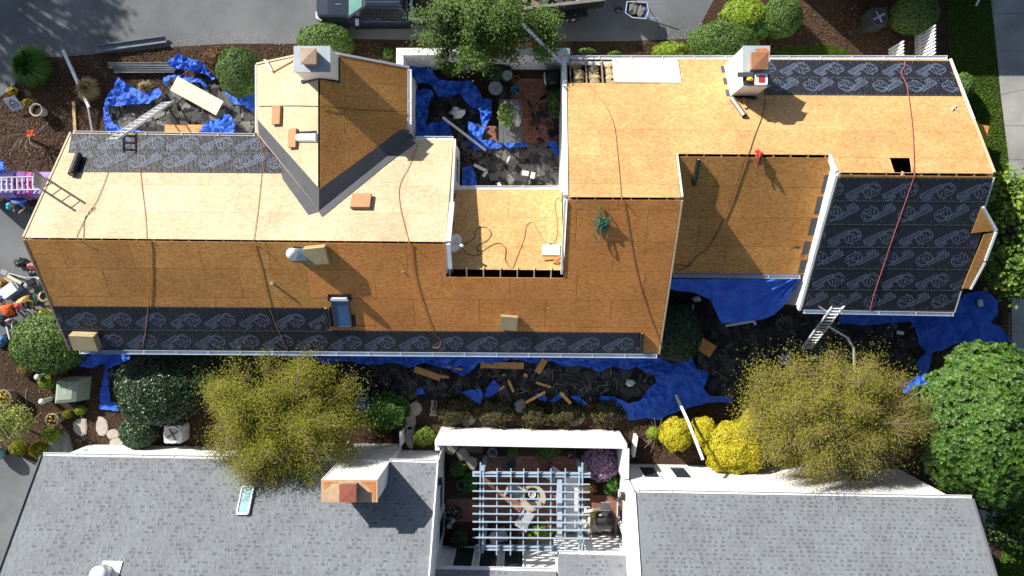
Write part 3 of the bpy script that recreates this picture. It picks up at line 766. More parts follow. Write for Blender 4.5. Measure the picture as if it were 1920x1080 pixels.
# tops stand about 5.7 m (left) and 5.2 m (right) above ground
ch1, q1 = chimney(552, 618, 87, 134, 5.35, 2.0, WHITE, LEADCAP, house)
zt = 5.35
def flue(pxs, z0, z1, capm, body, parent, peak=.05, over=.05):
    x0, x1, y0, y1 = pxs; q = [P(x0, y1, z1), P(x1, y1, z1), P(x1, y0, z1), P(x0, y0, z1)]; c = sum(q, V()) / 4
    inner = [c + (p - c) * .86 for p in q]
    mb = MB(); mb.prism([V((p.x, p.y, z0)) for p in inner], (0, 0, z1 - z0 - .03)); fl = mb.build('flue', body, parent)
    mb = MB(); mb.prism([p - V((0, 0, .03)) for p in q], (0, 0, .03))
    mb.add([p for p in q] + [c + V((0, 0, peak))], [(0, 1, 4), (1, 2, 4), (2, 3, 4), (3, 0, 4)]); mb.build('flue_cap', capm, parent)
flue((563, 593, 90, 120), 5.35, 5.75, TANCAP, OLDWOOD, ch1)
strip('chimney_flashing', F_CE, [(598, 143), (598, 148), (637, 156), (637, 108), (633, 108), (633, 150)], .03, BLACKP, .05)
strip('chimney_flashing', F_CW, [(598, 142), (598, 148), (566, 156), (566, 151)], .03, BLACKP, .05)
strip('rake_shim', F_CW, [(513, 131), (548, 112), (549, 115), (515, 134)], .03, LUMBER, .03); strip('rake_shim', F_CW, [(495, 112), (500, 112), (512, 132), (508, 133)], .1, WHITE, .03)
ch2, q2 = chimney(1394, 1443, 87, 160, 5.15, 2.0, WHITE, LEADCAP, house)
flue((1409, 1441, 98, 130), 5.15, 5.5, COPPER, TANCAP, ch2)
mb = MB(); mb.prism([P(x, y, 5.16) for x, y in ((1394, 141), (1443, 141), (1443, 158.5), (1394, 158.5))], (0, 0, .025)); mb.build('chimney_lid', m_plain('dark_lid', (0.05, 0.035, 0.03), .6), ch2)
mb = MB(); mb.prism([P(x, y, 5.156) for x, y in ((1415, 92), (1436, 90), (1443, 96), (1443, 108), (1440, 100), (1420, 98))], (0, 0, .008)); mb.build('rust_stain', RUST, ch2)
mb = MB(); mb.beam(P(1383, 140, 5.25), P(1412, 140, 5.25), .16, .05); tag(mb.build('scrap_flashing', FLASH), 'short dark metal strip lying across the white right chimney', 'metal scrap')
for x, y in ((1357, 130), (1361, 152), (1366, 174)):
    mb = MB(); mb.obox(F_RN.px(x, y, .03), EU * .09, F_RN.B * .16, F_RN.N * .01); mb.build('step_flashing', FLASH, house)
strip('chimney_flashing', F_RN, [(1373, 179), (1395, 177), (1412, 180), (1420, 183), (1418, 187), (1394, 183), (1373, 184)], .03, BLACKP, .06)
# yellow tool and white tray on the right chimney
t_ = thing('utility_knife_pouch', 'yellow and black tool lying on the right chimney top', 'tool', P(1408, 150, 5.19))
mb = MB(); mb.ell(P(1406, 148, 5.23), .12, .09, .06, 12, 6); mb.build('yellow_handle', m_plain('yellow_plastic', (0.75, 0.60, 0.03), .4), t_, True)
mb = MB(); mb.tube([P(1400, 151, 5.21), P(1404, 159, 5.21), P(1409, 154, 5.21), P(1405, 150, 5.21)], .03, 6); mb.build('black_grip', BLACKP, t_)
t_ = thing('nail_tray', 'white tray with red contents on the right chimney top', 'tray', P(1427, 150, 5.19))
def rounded(cx, cy, sx, sy, z, r=.3, n=4):
    out = []
    for k, (a, b) in enumerate(((1, 1), (-1, 1), (-1, -1), (1, -1))):
        for j in range(n + 1):
            an = (k * 90 + 90 * j / n) * math.pi / 180
            out.append(V((cx + a * (sx - r) + r * math.cos(an), cy + b * (sy - r) + r * math.sin(an), z)))
    return out
c = P(1426, 150, 5.19); mb = MB(); mb.prism(rounded(c.x, c.y, .21, .20, 5.19, .06), (0, 0, .12)); mb.build('tray_body', WHITE, t_)
mb = MB(); mb.prism(rounded(c.x, c.y, .11, .12, 5.312, .02), (0, 0, .01)); mb.build('red_contents', m_plain('red_screws', (0.45, 0.03, 0.04), .5, .4, 30), t_)

# --- roof lights, vents
F_LS_n = F_LS.N
def onface_box(mb, f, x, y, ha, hb, hh, h0=.02, rot=0.0, mi=0):
    A = f.A * math.cos(rot) + f.B * math.sin(rot); B = f.B * math.cos(rot) - f.A * math.sin(rot)
    mb.obox(f.px(x, y, h0 + hh / 2), A * ha, B * hb, f.N * hh / 2, mi)
sk = empty('skylight', F_LS.px(640, 584)); par(sk, house)
def ablocal(f, pts): return bbox([f.ab(*p) for p in pts])
a0, a1, b0, b1 = ablocal(F_LS, [(625, 585), (658, 585), (641, 557), (641, 612)])
for (p, q, r_, t) in ((a0, a0 + .05, b0, b1), (a1 - .05, a1, b0, b1), (a0, a1, b0, b0 + .06)):
    mb = MB(); mb.prism([F_LS.pt(*x, -.05) for x in ((p, r_), (q, r_), (q, t), (p, t))], F_LS.N * .16); mb.build('frame', FLASH, sk)
mb = MB(); mb.prism([F_LS.pt(*x, -.05) for x in ((a0, b1 - .1), (a1, b1 - .1), (a1, b1), (a0, b1))], F_LS.N * .17); mb.build('frame', WHITE, sk)
mb = MB(); mb.prism([F_LS.pt(*x, .06) for x in ((a0 + .05, b0 + .06), (a1 - .05, b0 + .06), (a1 - .05, b1 - .1), (a0 + .05, b1 - .1))], F_LS.N * .02); mb.build('pane', BLUEGLASS, sk)
for pts in ([(615, 552), (658, 552), (660, 561), (655, 566), (618, 566), (614, 562)], [(617, 575), (622, 575), (628, 612), (621, 612)], [(659, 590), (666, 591), (668, 612), (661, 612)]):
    strip('membrane_patch', F_LS, pts, .03, UNDER)
# opening under the R3 ridge: frame lumber edges
for pts in ([(1705.5, 297), (1708, 297), (1712, 324), (1709, 324)],): strip('opening_trim', F_RN, pts, .02, LUMBER, .012)
# pipe vents
def pipe(f, x, y, r, h, mat, name, parent, cap=None):
    c = f.px(x, y, -.05); mb = MB(); mb.lathe(c, [(r, 0), (r, h), (r * .8, h), (r * .8, h - .08)], 14); o = mb.build(name, mat, parent)
    return o
pipe(F_LS, 513, 531, .045, .26, WHITE, 'vent_pipe', house); pipe(F_LS, 756, 509, .03, .12, WHITE, 'vent_pipe', house)
vt = empty('roof_vent', F_LS.px(556, 476)); par(vt, house)
GALV = m_plain('galvanised_blue', (0.50, 0.60, 0.70), .3, .12, 6, .05, metal=.5)
mb = MB(); onface_box(mb, F_LS, 558, 477, .26, .25, .012, .024); mb.build('vent_base', GALV, vt)
c = F_LS.px(556, 476); mb = MB(); mb.lathe(c, [(.16, 0), (.14, .25), (.12, .42)], 14); mb.build('vent_stack', GALV, vt)
mb = MB(); mb.lathe(c + V((0, 0, .45)), [(.19, 0), (.20, .06), (.16, .16), (.08, .22), (.01, .24)], 16); mb.build('vent_cap', TRIM, vt)
strip('vent_membrane', F_LS, [(549, 462), (567, 463), (570, 471), (549, 470)], .022, UNDER)
# white hooded vent on the cross gable
vt = empty('hooded_vent', F_CW.px(585, 257)); par(vt, house)
a = F_CW.px(556, 258, .10); b = F_CW.px(593, 258, .10)
mb = MB()
nseg = 10
prof = [(math.cos(t * math.pi / nseg), math.sin(t * math.pi / nseg)) for t in range(nseg + 1)]
ax = (b - a).normalized(); sd = NV
for (p, q), (p2, q2) in zip(prof[:-1], prof[1:]):
    u0 = sd * p * .16 + F_CW.N * (q * .16 - .1); u1 = sd * p2 * .16 + F_CW.N * (q2 * .16 - .1)
    mb.quad(a + u0, b + u0, b + u1, a + u1)
mb.build('vent_hood', WHITE, vt, True)
mb = MB(); mb.obox(b + ax * .0 - F_CW.N * .02, ax * .01, sd * .15, F_CW.N * .08); mb.build('vent_end', TRIM, vt)
strip('vent_membrane', F_CW, [(554, 247), (594, 245), (594, 252), (552, 254)], .022, UNDER)

# --- small bay roof on the east side
bay = empty('bay_roof', P(1845, 440, 0)); par(bay, house)
zb_ = 3.6
p_r0 = F_S3.px(1822, 437, .05); p_r1 = P(1865, 433, p_r0.z + .02); p_n = F_S3.px(1842, 386, .05); p_s0 = F_S3.px(1806, 541, .05); p_s1 = P(1816, 541, p_s0.z)
mb = MB(); mb.prism([F_S3.px(1839, 389, .05), F_S3.px(1863, 433, .05), F_S3.px(1821, 437, .05)], (0, 0, .03)); mb.build('bay_panel', OSB_BROWN, bay)
mb = MB(); mb.prism([F_S3.px(x, y, .05) for x, y in ((1845, 439), (1863, 436), (1842, 492), (1815, 541), (1803, 541))], (0, 0, .03)); mb.build('bay_panel', OSB_BROWN, bay)
for a, b in ((F_S3.px(1839, 388, .06), F_S3.px(1864, 432, .06)), (F_S3.px(1864, 434, .06), F_S3.px(1844, 488, .06)), (F_S3.px(1843, 491, .03), F_S3.px(1816, 541, .03))):
    mb = MB(); mb.beam(a + V((.05, 0, 0)), b + V((.05, 0, 0)), .08, .14); mb.build('bay_trim', TRIM, bay)
mb = MB(); mb.prism([V((p.x, p.y, 0)) for p in (P(1828, 395, 3.4), P(1858, 432, 3.4), P(1836, 492, 3.0), P(1806, 536, 2.9), P(1800, 430, 3.3))], (0, 0, 2.55)); mb.build('bay_wall', STUCCO, bay)
# ---------------------------------------------------------------- neighbour house with grey shingles (bottom of the photo)
PSI = -0.018
EB, NB = frame(PSI)
def WB(u, v, z): p = EB * u + NB * v; return V((p.x, p.y, z))
def bplane(c, k):
    ct = 1 / math.sqrt(1 + k * k); up = 1 if k > 0 else -1
    return Face((0, 0, c), EB, NB * up * ct + V((0, 0, abs(k) * ct)))
F_BL = bplane(2.7 + K * -7.62, -K)
F_BR = bplane(3.4 + K * -8.40, -K)
F_BM = bplane(2.62 + K * -11.75, -K)
F_BN = bplane(2.62 + K * -11.08, -K)
nb = thing('shingled_house', 'white neighbour house with grey shingle roofs around a brick courtyard', 'house', (0, -11, 0))
SH = [m_plain('shingle_grey_%d' % i, c, .92, .16, 7, .35, fine=60) for i, c in enumerate(((0.182, 0.197, 0.213), (0.174, 0.188, 0.203), (0.190, 0.206, 0.222)))]
SHD = m_plain('shingle_dark_tab', (0.116, 0.125, 0.138), .92, .08, 9, .3, fine=60)
SHM = m_plain('shingle_mid_tab', (0.160, 0.171, 0.186), .92, .08, 9, .3, fine=60)
def shingle_mesh(face, seed, L=1.0, ex=.143):
    """one laminated shingle: a backing strip with raised teeth of uneven width"""
    r = random.Random(seed); mb = MB(); O = V((0, 0, 0))
    def pt(a, b, h): return face.A * a + face.B * b + face.N * h
    mb.prism([pt(.002, 0, 0), pt(L - .002, 0, 0), pt(L - .002, ex + .03, -.004), pt(.002, ex + .03, -.004)], face.N * .006, r.choice((0, 1, 2)))
    a = r.uniform(-.06, .06)
    while a < L - .04:
        w = r.uniform(.06, .17); x0 = max(a, .004); x1 = min(a + w, L - .004)
        if x1 - x0 > .03: mb.prism([pt(x0, -.003, .006), pt(x1, -.003, .006), pt(x1, ex + .003, .004), pt(x0, ex + .003, .004)], face.N * .005, r.choice((0, 0, 1, 2)))
        g = r.uniform(.06, .19); x2 = min(a + w + g, L - .004); x1 = max(x1, .004)
        if x2 - x1 > .03:
            lo = ex * r.uniform(.3, .6); mb.prism([pt(x1, lo, .006), pt(x2, lo, .006), pt(x2, ex + .001, .004), pt(x1, ex + .001, .004)], face.N * .003, r.choice((3, 3, 1, 4)))
        a += w + g
    return mb
def shingle_roof(face, poly, parent, keep=300, seed=1, ex=.143, L=1.0):
    r = random.Random(seed)
    a0, a1, b0, b1 = bbox(poly)
    cells = []
    b = b0; row = 0
    while b < b1:
        a = a0 - r.uniform(0, L)
        while a < a1:
            cells.append((a, b, row)); a += L
        b += ex; row += 1
    protos = [shingle_mesh(face, seed * 50 + i) for i in range(9)]
    pm = []
    full = []; part = []
    for (a, b, row) in cells:
        q = [(a + .01, b + .005), (a + L - .01, b + .005), (a + L - .01, b + ex), (a + .01, b + ex)]
        ins = pip(poly, np.array([x[0] for x in q]), np.array([x[1] for x in q]))
        if ins.all(): full.append((a, b))
        elif ins.any() or clip_rect(poly, a, a + L, b, b + ex): part.append((a, b))
    # the ones that show largest (highest up the slope, nearest the camera) as single pieces
    full.sort(key=lambda c: -c[1]); ind = full[:keep]; rest = full[keep:]
    meshes = None
    for k, (a, b) in enumerate(ind):
        i = r.randrange(9)
        if meshes is None:
            meshes = []
            for mbp in protos:
                for mm in SH:
                    me = bpy.data.meshes.new('shingle'); me.from_pydata(mbp.v, [], mbp.f)
                    for m_ in SH[SH.index(mm):] + SH[:SH.index(mm)] + [SHD, SHM]: me.materials.append(m_)
                    me.polygons.foreach_set('material_index', np.array(mbp.m, dtype=np.int32)); me.update(); meshes.append(me)
        o = bpy.data.objects.new('shingle', meshes[i * 3 + r.choice((0, 0, 1, 2))]); COL.objects.link(o)
        o.location = face.pt(a, b, r.uniform(.0, .003)); par(o, parent)
    mb = MB()
    def addp(a, b, pl=None):
        src = protos[r.randrange(9)]; o = face.pt(a, b, r.uniform(0, .003)); k = len(mb.v)
        mb.v += [tuple(V(x) + o) for x in src.v]
        mi = r.choice((0, 0, 1, 2))
        for f, m_ in zip(src.f, src.m): mb.f.append(tuple(k + j for j in f)); mb.m.append(m_ if m_ > 2 else (m_ + mi) % 3)
    for a, b in rest: addp(a, b)
    for a, b in part:
        pl = clip_rect(poly, a, a + L, b, b + ex)
        if not pl: continue
        mb.prism([face.pt(p, q, 0) for p, q in pl], face.N * .006, 0)
        x = max(a, min(p for p, q in pl)); xe = min(a + L, max(p for p, q in pl))
        while x < xe - .05:
            w = min(r.uniform(.1, .24), xe - x); c2 = clip_rect(pl, x, x + w, b - 1, b + 1)
            if c2: mb.prism([face.pt(p, q, .006) for p, q in c2], face.N * .005, r.choice((0, 0, 1, 2)))
            x += w + r.uniform(.07, .19)
    if mb.v: mb.build('shingle_courses', SH + [SHD, SHM], parent)['kind'] = 'stuff'
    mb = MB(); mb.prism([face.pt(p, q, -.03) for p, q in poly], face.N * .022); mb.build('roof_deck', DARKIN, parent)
def polyb(face, uvs):
    out = []
    for u, v in uvs:
        p = EB * u + NB * v; t = (face.o - p).dot(face.N) / face.N.z; p = p + V((0, 0, t)) - face.o
        out.append((p.dot(face.A), p.dot(face.B)))
    return out
uBL0, uBL1 = -18.35, -3.12
uBR0, uBR1 = 4.42, 17.05
shingle_roof(F_BL, polyb(F_BL, [(uBL0, -7.62), (-6.9, -7.62), (-6.9, -8.42), (-4.98, -8.42), (-4.98, -7.62), (uBL1, -7.62), (uBL1, -12.2), (uBL0, -12.2)]), nb, 300, 1)
shingle_roof(F_BR, polyb(F_BR, [(uBR0, -8.40), (uBR1, -8.40), (uBR1, -12.2), (uBR0, -12.2)]), nb, 300, 2)
shingle_roof(F_BM, polyb(F_BM, [(uBL1 + .02, -11.75), (1.55, -11.75), (1.55, -12.6), (uBL1 + .02, -12.6)]), nb, 40, 3)
shingle_roof(F_BN, polyb(F_BN, [(1.6, -11.08), (uBR0 - .1, -11.08), (uBR0 - .1, -12.6), (1.6, -12.6)]), nb, 40, 4)
# back slopes beyond the ridge (outside the photo) close the roofs
for u0, u1, f, z in ((uBL0, uBL1, F_BL, -12.2), (uBR0, uBR1, F_BR, -12.2)):
    zr = 2.7 + K * (12.2 - 7.62) if f is F_BL else 3.4 + K * (12.2 - 8.40)
    mb = MB(); mb.prism([WB(u0, -12.2, zr), WB(u1, -12.2, zr), WB(u1, -16.6, zr - K * 4.4), WB(u0, -16.6, zr - K * 4.4)], (0, 0, .04)); mb.build('back_slope', SH[0], nb)
mb = MB(); mb.prism([WB(uBL1, -12.6, 3.1), WB(uBR0, -12.6, 3.1), WB(uBR0, -16.6, 3.0), WB(uBL1, -16.6, 3.0)], (0, 0, .04)); mb.build('back_slope', SH[0], nb)
# walls
def wallb(p, q, zt, mat=STUCCO, t=.14, name='wall', zb=0.0, parent=None):
    a = WB(*p, 0); b = WB(*q, 0); d = b - a; n = V((-d.y, d.x, 0)).normalized() * t / 2
    poly = [a + V((0, 0, zb)), b + V((0, 0, zb))] + [a.lerp(b, f) + V((0, 0, z)) for f, z in sorted(zt, reverse=True)]
    mb = MB(); mb.prism([x - n for x in poly], 2 * n); return mb.build(name, mat, parent or nb)
zBL = lambda v: 2.7 + K * (-7.62 - v) - .06
zBR = lambda v: 3.4 + K * (-8.40 - v) - .06
wallb((-18.2, -7.95), (-3.24, -7.95), [(0, zBL(-7.95)), (1, zBL(-7.95))])
wallb((-18.2, -8.02), (-18.2, -16.3), [(0, zBL(-8.0)), (4.2 / 8.3, zBL(-12.2)), (1, zBL(-8.2))])
wallb((-3.19, -7.66), (-3.19, -16.3), [(0, zBL(-7.7)), (4.5 / 8.64, zBL(-12.2)), (1, zBL(-8.2))], WHITE)
wallb((uBR0 + .02, -8.36), (uBR1 - .9, -8.36), [(0, 3.3), (1, 3.3)], WHITE)
wallb((uBR1 - .95, -8.44), (uBR1 - .95, -16.3), [(0, 3.3), (.48, zBR(-12.2)), (1, 3.3)])
wallb((4.30, -8.3), (4.30, -16.3), [(0, zBR(-8.5)), (3.9 / 8, zBR(-12.2)), (1, zBR(-8.6))], WHITE)
wallb((uBL1, -11.98), (1.55, -11.98), [(0, 2.6), (1, 2.6)], WHITE)
wallb((1.62, -11.36), (4.22, -11.36), [(0, 2.6), (1, 2.6)], WHITE)
wallb((1.62, -11.43), (1.62, -12.0), [(0, 2.6), (1, 2.6)], WHITE)
# courtyard wall
wallb((-3.28, -6.96), (4.26, -6.96), [(0, 2.25), (1, 2.25)], WHITE, .2, 'courtyard_wall')
wallb((4.22, -7.06), (4.22, -8.25), [(0, 2.25), (1, 2.25)], WHITE, .26, 'courtyard_wall')
wallb((-3.19, -7.06), (-3.19, -7.30), [(0, 2.1), (1, 2.1)], WHITE, .18, 'courtyard_wall')
# gate between the wall and the house
gt = thing('garden_gate', 'black metal gate at the corner of the white courtyard wall', 'gate', WB(-3.19, -7.45, 0))
for k in range(5):
    mb = MB(); mb.tube([WB(-3.19, -7.33 - k * .07, .05), WB(-3.19, -7.33 - k * .07, 1.7)], .012, 6); mb.build('bar', BLACKP, gt)
for z in (.15, 1.65): mb = MB(); mb.beam(WB(-3.19, -7.31, z), WB(-3.19, -7.64, z), .03, .03); mb.build('rail', BLACKP, gt)
# gutters with hangers, as white lines along the eaves
def gutb(u0, u1, v, z): return gutter(WB(u0, v, z), WB(u1, v, z), nb, NB, WHITE, .10, .05)
gutb(-18.3, -7.02, -7.60, 2.68); gutb(-4.95, uBL1, -7.60, 2.68); gutb(uBR0 + .1, uBR1, -8.38, 3.37); gutb(uBL1 + .1, 1.5, -11.73, 2.6); gutb(1.65, uBR0 - .15, -11.06, 2.6)
# rake trims
def rakeb(u, f, v0, v1, mat=WHITE, out=0.0):
    z0 = lambda v: f.o.z + (-K) * v
    mb = MB(); mb.beam(WB(u + out, v0, z0(v0) + .0), WB(u + out, v1, z0(v1) + .0), .05, .14); mb.build('rake_board', mat, nb)
rakeb(uBL1, F_BL, -7.62, -12.2, WHITE, .03); rakeb(uBL0, F_BL, -7.62, -12.2, SHD, -.01); rakeb(uBR0, F_BR, -8.4, -12.2, WHITE, -.03); rakeb(uBR1, F_BR, -8.4, -12.2, SHD, .01)
# windows
def winb(p, q, z0, z1, out, glass=GLASS, fr=.07, parent=None, name='window', mull=0):
    a = WB(*p, 0); b = WB(*q, 0); out = V(out).normalized(); d = (b - a).normalized(); L = (b - a).length; up = V((0, 0, 1))
    mb = MB()
    for (x0, x1, y0, y1) in ((0, L, z0, z0 + fr), (0, L, z1 - fr, z1), (0, fr, z0 + fr, z1 - fr), (L - fr, L, z0 + fr, z1 - fr)):
        mb.prism([a + d * x0 + up * y0, a + d * x1 + up * y0, a + d * x1 + up * y1, a + d * x0 + up * y1], out * .06)
    w = mb.build(name, WHITE, parent or nb)
    mb = MB(); mb.prism([a + d * fr + up * (z0 + fr), a + d * (L - fr) + up * (z0 + fr), a + d * (L - fr) + up * (z1 - fr), a + d * fr + up * (z1 - fr)], out * .025)
    mb.build('pane', glass, w)
v_ = -11.905
for (x0, x1) in ((866, 907), (914, 952), (960, 1000)):
    winb((P(x0, 1045, 1.3).x - .16, v_), (P(x1, 1045, 1.3).x - .16, v_), .15, 2.2, NB)
v_ = -8.285
for (x0, x1) in ((1207, 1236), (1264, 1298), (1578, 1606)):
    u0 = P(x0, 870, .35).x - .15; winb((u0, v_), (u0 + .72, v_), .45, 2.05, NB, fr=.05)
winb((-3.115, -8.75), (-3.115, -9.9), .7, 2.1, EB); winb((-3.115, -10.1), (-3.115, -11.3), .1, 2.1, EB)
winb((4.225, -9.15), (4.225, -10.3), .7, 2.1, -EB); winb((4.225, -10.45), (4.225, -11.2), .1, 2.1, -EB)
for u, v in ((-3.06, -8.5), (4.17, -8.95)):
    mb = MB(); mb.box(WB(u, v, 2.15), (.16, .24, .3)); mb.build('wall_lantern', BLACKP, nb)
# small dark shapes on the white west wall (shadows of brackets are real: the brackets stand out)
for v in (-9.2, -10.6): mb = MB(); mb.box(WB(4.2, v, 3.0), (.18, .06, .06)); mb.build('eave_bracket', WHITE, nb)
# chimney of the grey house
ch3, q3 = chimney(604, 706, 901, 941, 5.0, 0.0, WHITE, m_plain('tan_rusted_crown', (0.52, 0.36, 0.22), .7, .22, 5), nb)
c3 = sum(q3, V()) / 4
for pts in ([(606, 903), (634, 903), (634, 905), (620, 907), (608, 918)], [(675, 903), (704, 903), (704, 939), (700, 941), (698, 925), (690, 912)]):
    mb = MB(); mb.prism([P(x, y, 5.001) for x, y in pts], (0, 0, .006)); mb.build('rust_stain', RUST, ch3)
flue((636, 668, 908, 942), 5.0, 5.35, m_plain('red_copper', (0.30, 0.10, 0.065), .5, .2, 6), OLDWOOD, ch3, peak=.02)
for (x, y, b) in ((603.5, 900, 0), (706.5, 900, 0)):
    p = P(x, y, 4.95); mb = MB(); mb.beam(V((p.x, p.y, .1)), p, .03, .05); mb.build('corner_trim', TRIM, ch3)
# skylight on the grey roof
sk = empty('skylight', F_BL.px(458, 935)); par(sk, nb)
a0, a1, b0, b1 = ablocal(F_BL, [(450, 912), (474, 912), (470, 966), (438, 966)])
a0, a1, b0, b1 = F_BL.ab(455, 912)[0], F_BL.ab(476, 912)[0] + .05, F_BL.ab(455, 912)[1], F_BL.ab(455, 966)[1]
for (p, q, r_, t) in ((a0, a0 + .05, b0, b1), (a1 - .05, a1, b0, b1), (a0, a1, b0, b0 + .05), (a0, a1, b1 - .07, b1)):
    mb = MB(); mb.prism([F_BL.pt(*x, .0) for x in ((p, r_), (q, r_), (q, t), (p, t))], F_BL.N * .12); mb.build('frame', TRIM, sk)
mb = MB(); mb.prism([F_BL.pt(*x, .06) for x in ((a0 + .05, b0 + .05), (a1 - .05, b0 + .05), (a1 - .05, b1 - .07), (a0 + .05, b1 - .07))], F_BL.N * .03); mb.build('pane', TEALGLASS, sk)
# white dome vent near the bottom edge
vt = empty('dome_vent', F_BL.px(196, 1072)); par(vt, nb)
c = F_BL.px(196, 1072, .02); mb = MB(); onface_box(mb, F_BL, 206, 1072, .35, .35, .02, .03); mb.build('vent_base', WHITE, vt)
mb = MB(); mb.lathe(c, [(.28, 0), (.30, .25), (.34, .28), (.33, .36), (.22, .45), (.02, .48)], 20); mb.build('vent_dome', WHITE, vt, True)
# low fence wings and downspouts beside the grey house
def panel(name, label, cat, pts, zt, t, mat):
    mb = MB()
    for a, b in zip(pts[:-1], pts[1:]):
        pa = P(*a, 0); pb = P(*b, 0); d = pb - pa; n = V((-d.y, d.x, 0)).normalized() * t / 2
        mb.prism([pa - n, pb - n, pb - n + V((0, 0, zt)), pa - n + V((0, 0, zt))], 2 * n)
    return tag(mb.build(name, mat), label, cat)
panel('fence_panel', 'low white fence panel beside the grey house chimney', 'fence', [(757, 801), (758, 826)], .8, .1, WHITE)
panel('fence_panel', 'white fence panel beside the courtyard wall corner', 'fence', [(1190, 812), (1184, 850)], .6, .1, WHITE)
for (x, y) in ((654, 828), (592, 845)):
    mb = MB(); q = P(x, y, 0); mb.beam(q, q + V((0, 0, 2.3)), .07, .07, up=(0, 1, 0)); mb.build('downspout', WHITE, nb)
mb = MB(); mb.beam(P(128, 860, .9), P(162, 845, .9), .1, .3); mb.build('wall_ledge', TRIM, nb)

# ---- brick floor of the courtyard (too small to pick apart singly: joined)
def bricks(name, polypx, ang, seed, parent_kind='structure', z=.02, herring=False):
    poly = pxy(polypx); pa = np.array(poly); lo = pa.min(0); hi = pa.max(0); r = random.Random(seed); c = (lo + hi) / 2
    R_ = np.linalg.norm(hi - lo) / 2; ca, sa = math.cos(ang), math.sin(ang); mb = MB(); bw, bh = .205, .1
    y = -R_; row = 0
    while y < R_:
        x = -R_ + (bw / 2 if row % 2 else 0)
        while x < R_:
            X = c[0] + ca * (x) - sa * y; Y = c[1] + sa * x + ca * y
            if pip(poly, np.array([X]), np.array([Y]))[0]:
                mb.box((X, Y, z / 2 + r.uniform(-.003, .004)), (bw - .014, bh - .014, z), ang, r.choice((0, 0, 1, 2)))
            x += bw
        y += bh; row += 1
    o = mb.build(name, [BRICK, m_plain('dark_brick', (0.22, 0.10, 0.07), .85, .25, 5, .3), m_plain('pale_brick', (0.36, 0.17, 0.12), .85, .25, 5, .3)]); o['kind'] = 'stuff'
    return o
sheet('patio_bed', [(838, 838), (1162, 838), (1162, 1010), (1040, 1030), (838, 1030)], .008, MORTAR)
tag(bricks('patio_bricks', [(908, 856), (1078, 858), (1078, 930), (1162, 930), (1162, 1000), (975, 1000), (975, 976), (838, 976), (838, 937), (904, 937)], PSI, 2), 'red brick paving of the courtyard under the pergola', 'paving')
for pts, nm in (([(838, 842), (905, 850), (902, 935), (838, 935)], 'planting_bed'), ([(1080, 838), (1162, 838), (1162, 928), (1080, 928)], 'planting_bed'), ([(905, 838), (1078, 838), (1078, 855), (905, 855)], 'planting_bed'), ([(838, 978), (972, 978), (972, 1030), (838, 1030)], 'planting_bed'), ([(975, 985), (1060, 985), (1060, 1008), (975, 1008)], 'planting_bed')):
    sheet(nm, pts, .014, SOIL)
# ---------------------------------------------------------------- tarps
def m_tarp():
    m, nt, b = newmat('blue_tarp'); co = worldco(nt)
    f = noise_(nt, co, 2.2, 4); c = ramp(nt, f, [(0.3, (0.015, 0.105, 0.72)), (0.7, (0.045, 0.22, 0.95))])
    d = noise_(nt, co, 6, 5, .7); c = mixc(nt, c, (0.10, 0.10, 0.13), ramp(nt, d, [(0.62, (0, 0, 0)), (0.72, (.7, .7, .7))]))
    nt.links.new(c, b.inputs['Base Color']); b.inputs['Roughness'].default_value = .28; b.inputs['Specular IOR Level'].default_value = .5
    vo = nd(nt, 'ShaderNodeTexVoronoi'); vo.inputs['Scale'].default_value = 4.5; nt.links.new(co, vo.inputs['Vector']); vo.feature = 'SMOOTH_F1'
    ad = nd(nt, 'ShaderNodeMath', operation='ADD'); nt.links.new(vo.outputs['Distance'], ad.inputs[0]); nt.links.new(noise_(nt, co, 9, 5, .6), ad.inputs[1]); bump_(nt, b, ad.outputs[0], .9, .10)
    out = nt.nodes['Material Output']; tr = nd(nt, 'ShaderNodeBsdfTranslucent'); mx = nd(nt, 'ShaderNodeMixShader'); mx.inputs[0].default_value = .25
    nt.links.new(c, tr.inputs['Color']); nt.links.new(b.outputs[0], mx.inputs[1]); nt.links.new(tr.outputs[0], mx.inputs[2]); nt.links.new(mx.outputs[0], out.inputs['Surface'])
    return m
TARP = m_tarp()
def wrinkle(x, y, sc, seed):
    p = V((x * sc, y * sc, seed * 7.31))
    a = 1 - abs(mnoise.noise(p)) * 2; b = 1 - abs(mnoise.noise(p * 2.3 + V((3, 1, 0)))) * 2; c = mnoise.noise(p * 5.1)
    e = 1 - abs(mnoise.noise(p * 3.7 + V((1, 5, 2)))) * 2
    return .5 * a + .32 * b + .2 * e + .1 * c
